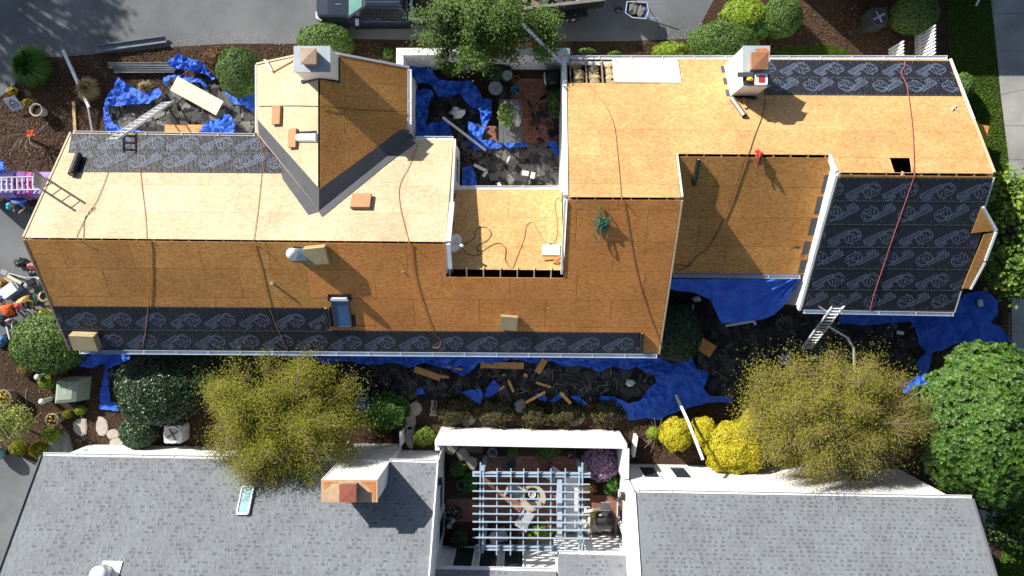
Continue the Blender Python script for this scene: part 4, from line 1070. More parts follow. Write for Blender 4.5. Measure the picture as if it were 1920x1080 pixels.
def tarp(label, polypx, z0=.05, amp=.22, sc=1.5, seed=1, step=.042, zf=None, name='tarp', mat=None, group='blue tarps around the stripped house'):
    poly = np.array(pxy(polypx, z0)); lo = poly.min(0); hi = poly.max(0)
    nx = int((hi[0] - lo[0]) / step) + 2; ny = int((hi[1] - lo[1]) / step) + 2
    X = lo[0] + np.arange(nx) * step; Y = lo[1] + np.arange(ny) * step
    gx, gy = np.meshgrid(X, Y); ins = pip(poly, (gx + step / 2).ravel(), (gy + step / 2).ravel()).reshape(gx.shape)
    used = np.zeros((ny + 1, nx + 1), bool)
    for dj in (0, 1):
        for di in (0, 1): used[dj:ny + dj, di:nx + di] |= ins
    pn = np.roll(poly, -1, 0)
    def snap(x, y):
        if pip(poly, np.array([x]), np.array([y]))[0]: return x, y
        d = pn - poly; t = np.clip(((x - poly[:, 0]) * d[:, 0] + (y - poly[:, 1]) * d[:, 1]) / ((d ** 2).sum(1) + 1e-9), 0, 1)
        q = poly + d * t[:, None]; k = ((q[:, 0] - x) ** 2 + (q[:, 1] - y) ** 2).argmin(); return q[k, 0], q[k, 1]
    idx = -np.ones(used.shape, int); verts = []
    for j, i in zip(*np.nonzero(used)):
        x = lo[0] + i * step; y = lo[1] + j * step
        jx = mnoise.noise(V((x * 2, y * 2, seed))) * .05; jy = mnoise.noise(V((x * 2, y * 2, seed + 9))) * .05
        z = z0 + amp * max(0, .35 + .65 * wrinkle(x, y, sc, seed)) + (zf(x, y) if zf else 0)
        idx[j, i] = len(verts); x, y = snap(x, y); verts.append((x + jx, y + jy, max(.02, z)))
    faces = [(idx[j, i], idx[j, i + 1], idx[j + 1, i + 1], idx[j + 1, i]) for j, i in zip(*np.nonzero(ins))]
    if not faces: return
    o = make_obj(name, verts, np.array(faces), mat or TARP, smooth=True)
    return tag(o, label, 'tarp', group)
q0 = P(205, 205)
tarp('blue tarp crumpled in a lobe at the left of the debris by the ladder', [(204, 197), (216, 172), (228, 147), (246, 160), (263, 170), (280, 178), (303, 167), (311, 177), (303, 188), (287, 197), (247, 199), (205, 203)], .05, .4, 1.3, 1)
tarp('narrow blue tarp edge curling down to the north gutter', [(198, 203), (207, 202), (211, 217), (218, 232), (233, 240), (255, 244), (275, 247), (275, 254), (205, 254), (200, 232)], .05, .25, 1.8, 2)
tarp('bunched blue tarp heap on the bark beside the grey gutter lengths', [(326, 120), (342, 106), (355, 112), (380, 118), (397, 132), (412, 152), (405, 155), (395, 143), (368, 139), (338, 133), (325, 128)], .08, .55, 2.0, 3)
tarp('blue tarp strip behind the pale plywood offcut', [(310, 147), (340, 142), (368, 146), (383, 152), (394, 168), (387, 169), (377, 158), (347, 153), (325, 149), (316, 164), (311, 158)], .05, .3, 1.8, 4)
tarp('blue tarp tucked under the round bush beside the cross gable', [(414, 152), (423, 163), (440, 182), (450, 188), (481, 174), (481, 214), (460, 199), (442, 199), (430, 182)], .05, .35, 1.4, 5)
tarp('blue tarp fold at the gutter below the grey shingle scraps', [(377, 254), (397, 230), (427, 217), (437, 220), (448, 235), (446, 254)], .05, .45, 1.5, 6)
tarp('blue tarp heaped along the courtyard wall and trailing to the table', [(764, 117), (799, 116), (811, 127), (819, 149), (841, 156), (886, 156), (897, 168), (907, 189), (922, 190), (922, 222), (910, 246), (903, 233), (900, 212), (885, 205), (862, 181), (845, 187), (822, 184), (808, 162), (795, 160), (783, 166), (764, 174)], .06, .55, 1.3, 7)
tarp('blue tarp bunched against the cross gable inside the courtyard', [(768, 176), (800, 168), (815, 172), (816, 185), (805, 200), (806, 225), (800, 238), (830, 230), (842, 232), (850, 259), (768, 260)], .06, .5, 1.5, 8)
tarp('sunlit blue tarp patch beside the fallen white downspout', [(879, 228), (910, 243), (903, 262), (925, 264), (945, 272), (940, 279), (915, 281), (890, 283), (879, 272)], .05, .22, 2.0, 9)
tarp('thin blue tarp rim below the grey courtyard table', [(945, 268), (988, 268), (990, 277), (945, 279)], .05, .25, 2.2, 10)
tarp('small crumpled blue tarp at the right courtyard wall', [(1021, 270), (1040, 265), (1050, 280), (1047, 294), (1036, 291), (1034, 279)], .05, .3, 2.4, 11)
tarp('blue tarp below the courtyard side window', [(868, 316), (884, 312), (894, 330), (895, 350), (867, 350)], .05, .4, 1.6, 12)
tarp('blue tarp running along the foot of the south wall under the gutter', [(400, 640), (1235, 645), (1232, 680), (1190, 686), (1175, 692), (1150, 684), (1120, 694), (1090, 684), (1060, 687), (1035, 676), (1000, 680), (960, 671), (930, 680), (900, 677), (885, 694), (868, 704), (845, 690), (820, 686), (800, 679), (770, 686), (740, 678), (700, 683), (650, 676), (620, 682), (590, 672), (540, 666), (400, 656)], .05, .45, 1.4, 13, .05)
tarp('blue tarp sheet with shingle scraps beside the left clipped bush', [(150, 640), (258, 640), (247, 673), (230, 680), (215, 690), (203, 692), (195, 680), (180, 689), (155, 686)], .05, .3, 1.6, 14)
tarp('L shaped blue tarp end pointing into the bark bed', [(196, 692), (203, 694), (206, 720), (209, 752), (223, 757), (223, 770), (187, 767), (190, 735), (194, 710)], .04, .1, 1.8, 15)
tarp('wide blue tarp spread behind the courtyard wall with dark scraps on it', [(1190, 668), (1295, 664), (1302, 690), (1327, 697), (1322, 712), (1316, 726), (1330, 740), (1368, 742), (1371, 753), (1320, 755), (1280, 765), (1235, 783), (1175, 785), (1170, 770), (1120, 748), (1125, 741), (1150, 741), (1175, 755), (1200, 748), (1215, 725), (1230, 715), (1225, 700), (1195, 690)], .05, .28, 1.1, 16)
for i, (pl, lb) in enumerate((([(866, 733), (900, 727), (906, 735), (901, 757), (889, 753), (880, 742)], 'small blue tarp scrap left of the second bed shrub'),
    ([(906, 742), (915, 725), (925, 711), (938, 722), (946, 730), (935, 735), (920, 743)], 'small blue tarp scrap beside a short orange board'),
    ([(783, 728), (793, 724), (798, 738), (783, 739)], 'tiny blue tarp corner above the stepping stones'),
    ([(1003, 735), (1022, 738), (1025, 751), (1010, 749)], 'blue tarp scrap under a diagonal orange board'),
    ([(1030, 751), (1050, 734), (1056, 742), (1040, 753)], 'blue tarp scrap left of the rightmost short board'),
    ([(1068, 740), (1085, 741), (1102, 757), (1086, 757)], 'blue tarp tail below the dark shingle heap'),
    ([(1460, 668), (1475, 660), (1482, 680), (1468, 688)], 'blue tarp scrap beside the tan leafed tree top'),
    ([(-60, 296), (8, 300), (17, 318), (4, 326), (-60, 330)], 'blue tarp hanging over the purple insulation stack'))):
    tarp(lb, pl, .08 if i < 7 else 1.15, .2, 2.0, 20 + i)
tarp('large blue tarp sheet over the fence below the underlayment roof', [(1560, 560), (1790, 565), (1800, 552), (1840, 543), (1863, 565), (1863, 592), (1850, 605), (1872, 612), (1892, 640), (1800, 640), (1780, 645), (1760, 655), (1741, 660), (1736, 690), (1731, 716), (1705, 726), (1688, 737), (1684, 726), (1705, 711), (1716, 700), (1711, 680), (1731, 660), (1716, 640), (1708, 612), (1700, 602), (1620, 609), (1570, 606)], .1, .35, .9, 31)
# the tarp hanging from the middle gutter down to the ground
top = [F_S2.px(1254 + (1502 - 1254) * i / 30, 517, .02) for i in range(31)]
bot_px = [(1240, 536), (1268, 545), (1300, 548), (1332, 562), (1352, 606), (1375, 606), (1405, 602), (1430, 599), (1452, 590), (1468, 575), (1480, 558), (1489, 542)]
def lerp_list(L, t):
    f = t * (len(L) - 1); i = min(int(f), len(L) - 2); u = f - i
    return (L[i][0] * (1 - u) + L[i + 1][0] * u, L[i][1] * (1 - u) + L[i + 1][1] * u)
NT, NS = 90, 44; vs = []; fs = []
for i in range(NT + 1):
    t = i / NT; A = F_S2.px(1254 + 248 * t, 515.5, .05) - NV * .16; bx, by = lerp_list(bot_px, t); zb = 1.85 + .3 * max(0, t - .8)
    B = P(bx, by, zb); CC = F_S2.px(1503, 515, .05)
    for j in range(NS + 1):
        s = j / NS; p = A.lerp(B, s); dv = p - CC; an = math.atan2(dv.y, -dv.x); rr_ = dv.length
        crease = (1 - abs(mnoise.noise(V((an * 7.0, .4, 1)))) * 2.2) * .09 * math.exp(-rr_ / 3.0) + (1 - abs(mnoise.noise(V((an * 17.0, 2.4, 1)))) * 2) * .035 * math.exp(-rr_ / 2.2)
        wob = .05 * mnoise.noise(V((p.x * .9, p.y * 1.6, 3))) + .02 * mnoise.noise(V((p.x * 3, p.y * 5, 4)))
        k = math.sin(math.pi * min(1, .08 + s * .95)) ** .5
        vs.append(tuple(p + V((0, 0, -.10 * math.sin(math.pi * s) + (crease + wob) * k * 1.6))))
for i in range(NT):
    for j in range(NS): a = i * (NS + 1) + j; fs.append((a, a + 1, a + NS + 2, a + NS + 1))
o = make_obj('tarp', vs, np.array(fs), TARP, smooth=True); tag(o, 'smooth blue tarp hanging from the middle gutter like a sail', 'tarp', 'blue tarps around the stripped house')

# ---------------------------------------------------------------- stripped shingle debris
def m_scrap():
    m, nt, b = newmat('asphalt_shingle_scrap'); at = nd(nt, 'ShaderNodeAttribute', attribute_name='tone')
    c = ramp(nt, at.outputs['Fac'], [(0.0, (0.020, 0.020, 0.021)), (0.55, (0.07, 0.068, 0.064)), (0.9, (0.15, 0.143, 0.132)), (1.0, (0.25, 0.23, 0.20))])
    c = mixc(nt, c, ramp(nt, noise_(nt, worldco(nt), 30, 3), [(.3, (.7, .7, .7)), (.7, (1.15, 1.15, 1.15))]), 1.0, 'MULTIPLY')
    nt.links.new(c, b.inputs['Base Color']); b.inputs['Roughness'].default_value = .95; b.inputs['Specular IOR Level'].default_value = .15
    return m
SCRAP = m_scrap()
def debris(label, polypx, n, seed, zmax=.35, bias=1.0, size=(.08, .45), pile=None, tilt=.07, shade_dim=1.0):
    r = np.random.default_rng(seed); pts = sample_poly(pxy(polypx, .1), n, r); n = len(pts)
    a = r.uniform(size[0], size[1], n) * r.uniform(.5, 1, n); b = np.clip(a * r.uniform(.22, .6, n), .02, .17); th = r.uniform(0, 2 * np.pi, n)
    sliver = r.random(n) < .18; b = np.where(sliver, .012, b)
    t1 = r.normal(0, tilt, n); t2 = r.normal(0, tilt, n)
    hgt = np.array([max(0, .5 + mnoise.noise(V((x * .9, y * .9, seed)))) for x, y in pts]) * zmax
    ex = np.column_stack([np.cos(th), np.sin(th), t1]) * a[:, None]; ey = np.column_stack([-np.sin(th), np.cos(th), t2]) * b[:, None]
    c = np.column_stack([pts, .03 + hgt * .12 + np.arange(n) / n * (.03 + zmax * .12)])
    jag = lambda: (1 + r.uniform(-.10, .06, n))[:, None]
    q = [c - ex * jag() - ey * jag(), c + ex * jag() - ey * jag(), c + ex * jag() + ey * jag(), c - ex * jag() + ey * jag()]
    v = np.stack(q, 1).reshape(-1, 3); f = np.arange(4 * n).reshape(-1, 4)
    lowq = v - np.array([0, 0, .012]); nv = len(v)
    sides = []
    for k in range(4): sides.append(np.column_stack([f[:, k], f[:, k] + nv, f[:, (k + 1) % 4] + nv, f[:, (k + 1) % 4]]))
    tone = r.uniform(0, 1, n) ** bias * shade_dim  # piles in shade get darker tones, the shade put into the colour
    o = make_obj('shingle_debris', np.concatenate([v, lowq]), np.concatenate([f] + sides), SCRAP, attrs=np.concatenate([tone] * 5))
    return tag(o, label, 'debris', kind='stuff')
debris('grey torn shingle scraps between tarps west of the cross gable', [(208, 205), (250, 202), (300, 192), (312, 168), (330, 152), (385, 150), (400, 150), (440, 190), (480, 217), (480, 254), (215, 254)], 280, 1, .16, .6, (.2, .6), tilt=.02)
debris('torn shingles heaped across the lower courtyard', [(878, 250), (905, 268), (960, 278), (1050, 282), (1050, 350), (955, 350), (925, 335), (900, 300), (870, 280)], 360, 2, .22, .8, (.15, .55), tilt=.03)
debris('shingle scraps toned dark for shade in the left courtyard', [(815, 180), (862, 184), (898, 215), (905, 245), (870, 275), (862, 300), (900, 310), (960, 350), (895, 350), (880, 310), (850, 262), (806, 235)], 380, 3, .15, 1.6, tilt=.03, shade_dim=.7)
debris('scattered dark shingles on the courtyard bricks', [(990, 190), (1048, 170), (1048, 290), (1010, 290), (1000, 230)], 60, 4, .05, 1.6, (.08, .3))
debris('shingle debris toned dark for shade along the south wall', [(600, 668), (760, 676), (860, 700), (960, 676), (1235, 684), (1215, 740), (1130, 745), (1000, 762), (830, 748), (690, 745), (640, 690)], 1300, 5, .2, 1.5, tilt=.03, shade_dim=.75)
debris('shingle debris heap toned dark for shade below the hanging tarp', [(1300, 612), (1440, 606), (1500, 585), (1600, 610), (1700, 608), (1738, 655), (1728, 720), (1640, 705), (1450, 715), (1400, 700), (1372, 745), (1325, 738), (1305, 690)], 1400, 6, .3, 1.5, tilt=.03, shade_dim=.75)
debris('debris pile toned dark for shade beside the round bush at the tarp corner', [(1255, 540), (1300, 545), (1332, 562), (1345, 600), (1310, 610), (1265, 590)], 420, 7, .5, 1.8, shade_dim=.4)
debris('dark scraps lying on the wide blue tarp', [(1225, 690), (1300, 700), (1310, 730), (1240, 745), (1205, 755)], 30, 8, .25, 1.8, (.1, .35))
debris('dark scraps on the tarp beside the left bush', [(165, 665), (245, 665), (235, 760), (208, 740), (195, 690)], 40, 9, .22, 1.8, (.1, .35))
debris('dark scraps on the blue sheet below the underlayment roof', [(1600, 600), (1860, 560), (1790, 640), (1720, 640)], 45, 10, .4, 1.8, (.15, .5))

# ---------------------------------------------------------------- boards and gutters lying about
def board(label, x0, y0, x1, y1, w, mat, z=.3, th=.02, name='board_offcut', cat='board', group=None, z1=None):
    a = P(x0, y0, z); b = P(x1, y1, z if z1 is None else z1); mb = MB(); mb.beam(a, b, w, th)
    return tag(mb.build(name, mat), label, cat, group)
OFF = m_osb('osb_offcut', (0.42, 0.19, 0.06), (0.60, 0.30, 0.10), (0.72, 0.44, 0.2), (1, 1, 1))
for i, (x0, y0, x1, y1, w, lb) in enumerate((
    (777, 692, 826, 709, .26, 'wide orange OSB strip at the left end of the shaded debris'), (827, 706, 842, 707, .10, 'short narrow orange strip touching the wide left strip'),
    (829, 686, 867, 693, .09, 'narrow pinkish board lying on the blue tarp tail'), (876, 675, 897, 664, .10, 'narrow orange board leaning up toward the south gutter'),
    (901, 684, 982, 686, .27, 'longest orange OSB strip lying flat below the gutter'), (1007, 699, 1022, 674, .26, 'wide short orange strip tilted upright right of the longest strip'),
    (953, 713, 963, 735, .10, 'short upright orange board in the middle of the debris'), (1005, 717, 1033, 726, .10, 'narrow orange board sloping right among pale splinters'),
    (986, 755, 1022, 735, .11, 'narrow diagonal orange board across a blue scrap'), (1051, 736, 1070, 757, .14, 'short orange board pointing down at the bed shrubs'),
    (936, 731, 946, 724, .09, 'tiny orange offcut beside a blue tarp scrap'), (982, 702, 989, 706, .14, 'small square orange chip below the longest strip'), (943, 704, 947, 702, .08, 'smallest orange chip above the upright board'))):
    board(lb, x0, y0, x1, y1, w, OFF, .32 + .01 * i)
board('square tan board lying beside the round dark bush', 1311, 643, 1337, 660, .55, OSB_BROWN, .35)
board('pale plywood offcut with dark scraps among the tarps', 326, 156, 412, 203, .66, OSB_NEW, .42)
board('orange OSB sheet by the north gutter', 309, 243, 392, 243, .42, OFF, .30)
board('upright length of lumber lying on bark by the roof corner', 138, 191, 141, 246, .12, LUMBER, .06, .05)
board('brown sheet standing beside the east rake', 1818, 240, 1852, 248, .5, OSB_BROWN, .8, .03)
GUT = m_plain('old_grey_gutter', (0.30, 0.31, 0.32), .5, .2, 5, .1)
for i, (x0, y0, x1, y1, lb) in enumerate(((204, 121, 332, 121, 'topmost old grey gutter length in the stack on the bark'), (206, 125.5, 326, 126, 'second old grey gutter length in the stack on the bark'),
                                          (214, 130, 330, 130, 'third old grey gutter length in the stack on the bark'), (215, 134.5, 328, 134, 'lowest old grey gutter length in the stack on the bark'))):
    a = P(x0, y0, .12); b = P(x1, y1, .12); d = (b - a); mb = MB(); n_ = V((-d.y, d.x, 0)).normalized()
    mb.obox((a + b) / 2, d / 2, n_ * .05, V((0, 0, .008))); mb.obox((a + b) / 2 + n_ * .05 + V((0, 0, .05)), d / 2, n_ * .006, V((0, 0, .05))); mb.obox((a + b) / 2 - n_ * .05 + V((0, 0, .05)), d / 2, n_ * .006, V((0, 0, .05)))
    tag(mb.build('old_gutter', GUT), lb, 'gutter', 'old gutters stacked on the bark')
def gutterpiece(label, x0, y0, x1, y1, z, mat, w=.1, name='gutter_length'):
    a = P(x0, y0, z); b = P(x1, y1, z); d = b - a; n_ = V((-d.y, d.x, 0)).normalized(); mb = MB()
    mb.obox((a + b) / 2, d / 2, n_ * w, V((0, 0, .008))); mb.obox((a + b) / 2 + n_ * w + V((0, 0, .06)), d / 2, n_ * .008, V((0, 0, .06))); mb.obox((a + b) / 2 - n_ * w + V((0, 0, .06)), d / 2, n_ * .008, V((0, 0, .06)))
    return tag(mb.build(name, mat), label, 'gutter')
gutterpiece('long dark gutter lying across the driveway edge', 180, 93, 311, 75, .1, m_plain('dark_gutter', (0.20, 0.22, 0.25), .4, .15, 5, .05), .13)
def spout(label, pts, mat=WHITE, w=.075, name='downspout', cat='downspout'):
    mb = MB()
    for (x0, y0, z0), (x1, y1, z1) in zip(pts[:-1], pts[1:]): mb.beam(P(x0, y0, z0), P(x1, y1, z1), w, w * .75)
    return tag(mb.build(name, mat), label, cat)
spout('long white downspout slanting over the bark at upper left', [(118, 94, .5), (167, 201, .3)], WHITE, .11)
spout('grey downspout tail end beside the roof corner', [(165, 200, .25), (173, 246, .12)], GUT, .07)
spout('fallen white downspout slanting across the courtyard', [(830, 220, .7), (911, 282, .5)], WHITE, .1)
spout('bent white downspout elbow lying in the courtyard shade', [(889, 309, .35), (913, 321, .35), (906, 331, .35)], WHITE, .12)
spout('short white gutter end at the bottom of the courtyard', [(934, 343, .4), (938, 350, .4)], WHITE, .14)
spout('pale blue downspout sticking out over the conifer', [(1059, 124, 2.7), (1018, 84, 3.6), (975, 41, 4.6)], m_plain('pale_blue_metal', (0.45, 0.55, 0.66), .35), .1)
spout('white downspout with a bent end below the hanging tarp', [(1361, 611, .35), (1414, 602, .35), (1416, 609, .35)], WHITE, .09)
spout('short white stick standing in the dark debris pile', [(1299, 571, .7), (1299, 590, .6)], WHITE, .05)
spout('white bent pipe running from the ladder into the tan tree', [(1553, 612, 2.2), (1590, 634, 2.0), (1601, 654, 1.8), (1603, 720, 1.0)], WHITE, .07)
spout('long white pole leaning over the yellow shrubs', [(1267, 741, .3), (1290, 790, 1.5), (1318, 862, 2.6)], WHITE, .1)
spout('dark pipe on the shaded slope of the right house', [(1, 1, 0), (1, 1, 0)], BLACKP) if False else None
for i, (x, y, w, h, rz, lb) in enumerate(((1688, 624, .24, .14, -.15, 'white foam block in the shaded debris right of the long ladder'), (1838, 568, .16, .28, .15, 'upright white block on the blue tarp below the bay'),
    (1526, 670, .26, .14, 0, 'white block half hidden at the tan tree top'), (985, 325, .28, .2, -.1, 'left white box at the bottom of the courtyard debris'), (999, 329, .18, .26, -.2, 'right white box at the bottom of the courtyard debris'),
    (953, 299, .06, .26, -.4, 'thin white stick standing in the courtyard debris'))):
    c = P(x, y, .4); mb = MB(); mb.box(c, (w, h, .12), rz); mb.box(c + V((0, 0, .066)), (w * .9, h * .9, .012), rz); tag(mb.build('white_box', WHITE), lb, 'box')
for i, (x, y, r_, lb) in enumerate(((857, 210, .3, 'white plastic bag on the dark shingles in the courtyard'), (1182, 718, .18, 'small white bag on the shaded debris south of the house'), (1306, 560, .16, 'pale bag on the dark pile by the tarp corner'))):
    mb = MB(); mb.ell(P(x, y, .3), r_, r_ * .7, .15, 16, 9, 0, .9, i + 3); tag(mb.build('plastic_bag', WHITE, None, True), lb, 'bag')
# splinters of white trim among the shaded debris
for nm, lb, pl, n, sd in (('wood_splinters', 'thin pale splinters scattered over the shaded south debris', [(700, 690), (1000, 690), (1220, 690), (1210, 735), (900, 745), (720, 735)], 60, 1), ('wood_splinters', 'thin pale splinters scattered over the debris below the hanging tarp', [(1310, 630), (1500, 600), (1700, 615), (1700, 690), (1380, 720)], 50, 2)):
    r = random.Random(sd); mb = MB(); sp = sample_poly(pxy(pl, .3), n, np.random.default_rng(sd))
    for x, y in sp:
        an = r.uniform(0, math.pi); L = r.uniform(.04, .2); d = V((math.cos(an), math.sin(an), r.uniform(-.1, .1))) * L; mb.beam(V((x, y, .36)) - d, V((x, y, .36)) + d, .018, .012)
    tag(mb.build(nm, m_plain('splinter_wood', (0.26, 0.23, 0.19), .8)), lb, 'splinters', kind='stuff')

# ---------------------------------------------------------------- ropes and things on the roofs
def smooth(pts, k=6):
    out = []
    for i in range(len(pts) - 1):
        p0 = pts[max(0, i - 1)]; p1 = pts[i]; p2 = pts[i + 1]; p3 = pts[min(len(pts) - 1, i + 2)]
        for j in range(k):
            t = j / k; out.append(.5 * ((2 * p1) + (p2 - p0) * t + (2 * p0 - 5 * p1 + 4 * p2 - p3) * t * t + (3 * p1 - p0 - 3 * p2 + p3) * t ** 3))
    out.append(pts[-1]); return out
ROPE_O = m_plain('orange_rope', (0.42, 0.17, 0.08), .8, .3, 30, .2); ROPE_G = m_plain('grey_rope', (0.22, 0.19, 0.16), .8, .3, 30, .2)
ROPE_R = m_plain('red_rope', (0.55, 0.07, 0.06), .8, .3, 30, .2); ROPE_GR = m_plain('green_rope', (0.03, 0.20, 0.14), .8, .3, 30, .2); ROPE_D = m_plain('dark_cord', (0.08, 0.05, 0.035), .8, .3, 30, .2)
def rope(label, segs, mat, r=.010, name='safety_rope', group='safety ropes on the roof decks', h=.045):
    pts = []
    for f, pp in segs: pts += [f.px(x, y, h) for x, y in pp]
    mb = MB(); mb.tube(smooth(pts, 5), r, 5); return tag(mb.build(name, mat, None, True), label, 'rope', group)
rope('leftmost orange rope crossing the left ridge from gutter to gutter', [(F_LN, [(262, 258), (260, 290), (265, 340), (272, 400), (275, 446)]), (F_LS, [(277, 451), (280, 510), (278, 570), (273, 620), (267, 652)])], ROPE_O)
rope('orange rope crossing the left ridge below the valley flashing', [(F_LN, [(484, 256), (494, 290), (490, 330), (484, 390), (475, 452)]), (F_LS, [(474, 456), (486, 500), (500, 560), (518, 610), (541, 660)])], ROPE_O)
rope('orange rope bending past the square foam pad to the south eave', [(F_LN, [(783, 268), (768, 310), (750, 345), (750, 385), (766, 452)]), (F_LS, [(769, 459), (775, 510), (792, 570), (812, 622), (826, 638), (823, 651), (811, 652)])], ROPE_O)
rope('doubled grey rope slack beside the ladder top', [(F_LN, [(240, 292), (222, 296), (206, 310), (200, 330), (182, 375), (165, 400), (152, 425), (144, 443), (150, 451), (156, 445), (158, 412), (166, 400), (176, 392), (177, 388), (168, 395)])], ROPE_G)
rope('thin dark cord across both slopes of the cross gable', [(F_CW, [(485, 199), (540, 198), (596, 199)]), (F_CE, [(602, 199), (660, 205), (720, 208), (763, 209)])], ROPE_D, .010)
rope('orange rope crossing the high ridge of the right house', [(F_RN, [(1101, 156), (1130, 190), (1150, 230), (1158, 290), (1165, 369)]), (F_LS, [(1167, 376), (1178, 440), (1192, 510), (1210, 570), (1228, 620), (1243, 655)])], ROPE_O)
rope('dark rope running from the right chimney down the shaded slope', [(F_RN, [(1436, 186), (1430, 215), (1415, 255), (1404, 288)]), (F_S2, [(1398, 296), (1385, 335), (1370, 380), (1345, 435), (1325, 468), (1310, 478), (1292, 498), (1275, 507), (1266, 502), (1276, 497), (1293, 500), (1292, 488)])], ROPE_D, .012)
rope('red rope crossing the far right ridge over the underlayment', [(F_RN, [(1694, 108), (1697, 122), (1690, 138), (1700, 160), (1708, 215), (1712, 260), (1714, 324)]), (F_S3, [(1714, 331), (1692, 395), (1676, 440), (1656, 500), (1638, 555), (1631, 584)])], m_plain('faded_red_rope', (0.50, 0.13, 0.11), .8), .012, h=.075)
def mpx(L): return [(820 + x / 5.4, 340 + y / 5.4) for x, y in L]
rope('looped orange cord on the low middle roof', [(F_M, mpx([(750, 880), (690, 800), (690, 680), (620, 625), (540, 650), (450, 705), (405, 690), (420, 640), (500, 600), (545, 530), (500, 470), (430, 465), (390, 500), (370, 580), (270, 640), (262, 690), (330, 740), (420, 745), (450, 715), (400, 685)]))], ROPE_D, .011)
rope('S shaped orange cord at the right of the low middle roof', [(F_M, mpx([(760, 880), (830, 700), (880, 570), (900, 450), (950, 412), (1000, 460), (1060, 570), (1120, 625), (1175, 625), (1205, 560), (1215, 420), (1190, 270), (1200, 185), (1240, 165), (1255, 200)]))], m_plain('tan_rope', (0.45, 0.25, 0.10), .8), .011)
def tangle(label, f, x, y, w, hh, n, mat, seed, r=.016, name='rope_coil'):
    rr = random.Random(seed); pts = []
    for i in range(n): pts.append(f.px(x + rr.gauss(0, w / 2), y + rr.gauss(0, hh / 2), .05 + rr.uniform(0, .14)))
    mb = MB(); mb.tube(smooth(pts, 5), r, 5); return tag(mb.build(name, mat, None, True), label, 'rope')
tangle('tangled green rope heap on the high brown slope', F_LS, 1130, 420, 17, 24, 34, ROPE_GR, 4)
tangle('red rope coil hung over the middle ridge', F_RN, 1421, 287, 8, 8, 22, ROPE_R, 5); tangle('dark red knotted rope end below the middle ridge', F_S2, 1425, 305, 5, 10, 16, m_plain('dark_red_rope', (0.22, 0.03, 0.03), .8), 6)
tangle('small dark twisted wire on the shaded slope near the white rake', F_S2, 1495, 463, 10, 4, 10, BLACKP, 8, .012)
PAD = m_plain('foam_pad_tan', (0.42, 0.24, 0.12), .9, .15, 8, .3); PAD2 = m_plain('foam_pad_olive', (0.40, 0.32, 0.17), .9, .2, 8, .4)
for f, x, y, ha, hb, hh, rot, mt, lb in ((F_CW, 519, 216, .34, .22, .10, .05, PAD, 'tan foam pad high on the cross gable west slope'), (F_CW, 549, 259, .34, .20, .10, .03, PAD, 'tan foam pad beside the white hooded vent'),
    (F_LN, 677, 377, .35, .30, .14, 0, PAD, 'square tan foam pad on the pale slope below the valley'), (F_LS, 594, 478, .38, .33, .24, .12, PAD2, 'olive foam pad beside the metal roof vent'),
    (F_LS, 954, 605, .32, .30, .14, -.08, PAD2, 'olive foam pad low on the brown slope'), (F_LS, 160, 640, .46, .34, .30, -.04, PAD2, 'large tan foam pad at the left end of the south gutter')):
    mb = MB(); onface_box(mb, f, x, y, ha, hb, hh, .04, rot)
    A = f.A * math.cos(rot) + f.B * math.sin(rot); B = f.B * math.cos(rot) - f.A * math.sin(rot)
    mb.obox(f.px(x, y, .04 + hh * .5), A * (ha + .008), B * (hb + .008), f.N * .012); tag(mb.build('foam_pad', mt), lb, 'foam pad', 'foam roof pads')
def froll(label, f, x0, y0, x1, y1, r, mat, name='underlayment_roll', core=None, cat='roll'):
    a = f.px(x0, y0, .03 + r); b = f.px(x1, y1, .03 + r); t = thing(name, label, cat, a)
    mb = MB(); mb.tube([a, b], r, 14); mb.build('roll_body', mat, t, False)
    mb = MB(); d = (b - a).normalized(); mb.tube([a - d * .006, b + d * .006], r * .45, 10); mb.build('roll_core', core or LUMBER, t)
froll('thick black roll of underlayment at the left end of the strip', F_LN, 148, 290, 134, 327, .13, UNDER)
froll('dark narrow roll standing on the shaded middle slope', F_S2, 1310, 299, 1301, 347, .085, BLACKP, 'membrane_roll')
froll('thin underlayment roll end beside the skylight', F_LS, 610, 578, 616, 616, .06, UNDER, core=WHITE)
froll('thin underlayment roll end at the right of the south strip', F_LS, 1204, 625, 1202, 658, .06, UNDER)
a = F_RN.px(1372, 184, .15); b = F_RN.px(1396, 217, .12)
mb = MB(); mb.tube([a, b], .10, 16, cap=False); mb.tube([b, a], .085, 16, cap=False); tag(mb.build('metal_pipe', m_plain('grey_duct', (0.33, 0.30, 0.27), .35, .15, 5, .05, metal=.6)), 'grey metal duct pipe lying below the right chimney', 'pipe')
board('narrow wood strip below the right chimney', 1394, 184, 1398, 205, .1, LUMBER, 3.6, .06) if False else None
mb = MB(); mb.obox(F_RN.px(1396, 194, .06), F_RN.A * .04, F_RN.B * .25, F_RN.N * .04); tag(mb.build('wood_block', LUMBER), 'small wood block propped below the right chimney', 'block')
ham = thing('hammer', 'pale handled hammer lying near the right rake', 'hammer', F_RN.px(1790, 203))
mb = MB(); mb.beam(F_RN.px(1786, 201, .05), F_RN.px(1799, 209, .05), .035, .03); mb.build('handle', LUMBER, ham)
mb = MB(); mb.beam(F_RN.px(1785, 206, .06), F_RN.px(1792, 198, .06), .06, .05); mb.build('head', ALU, ham)
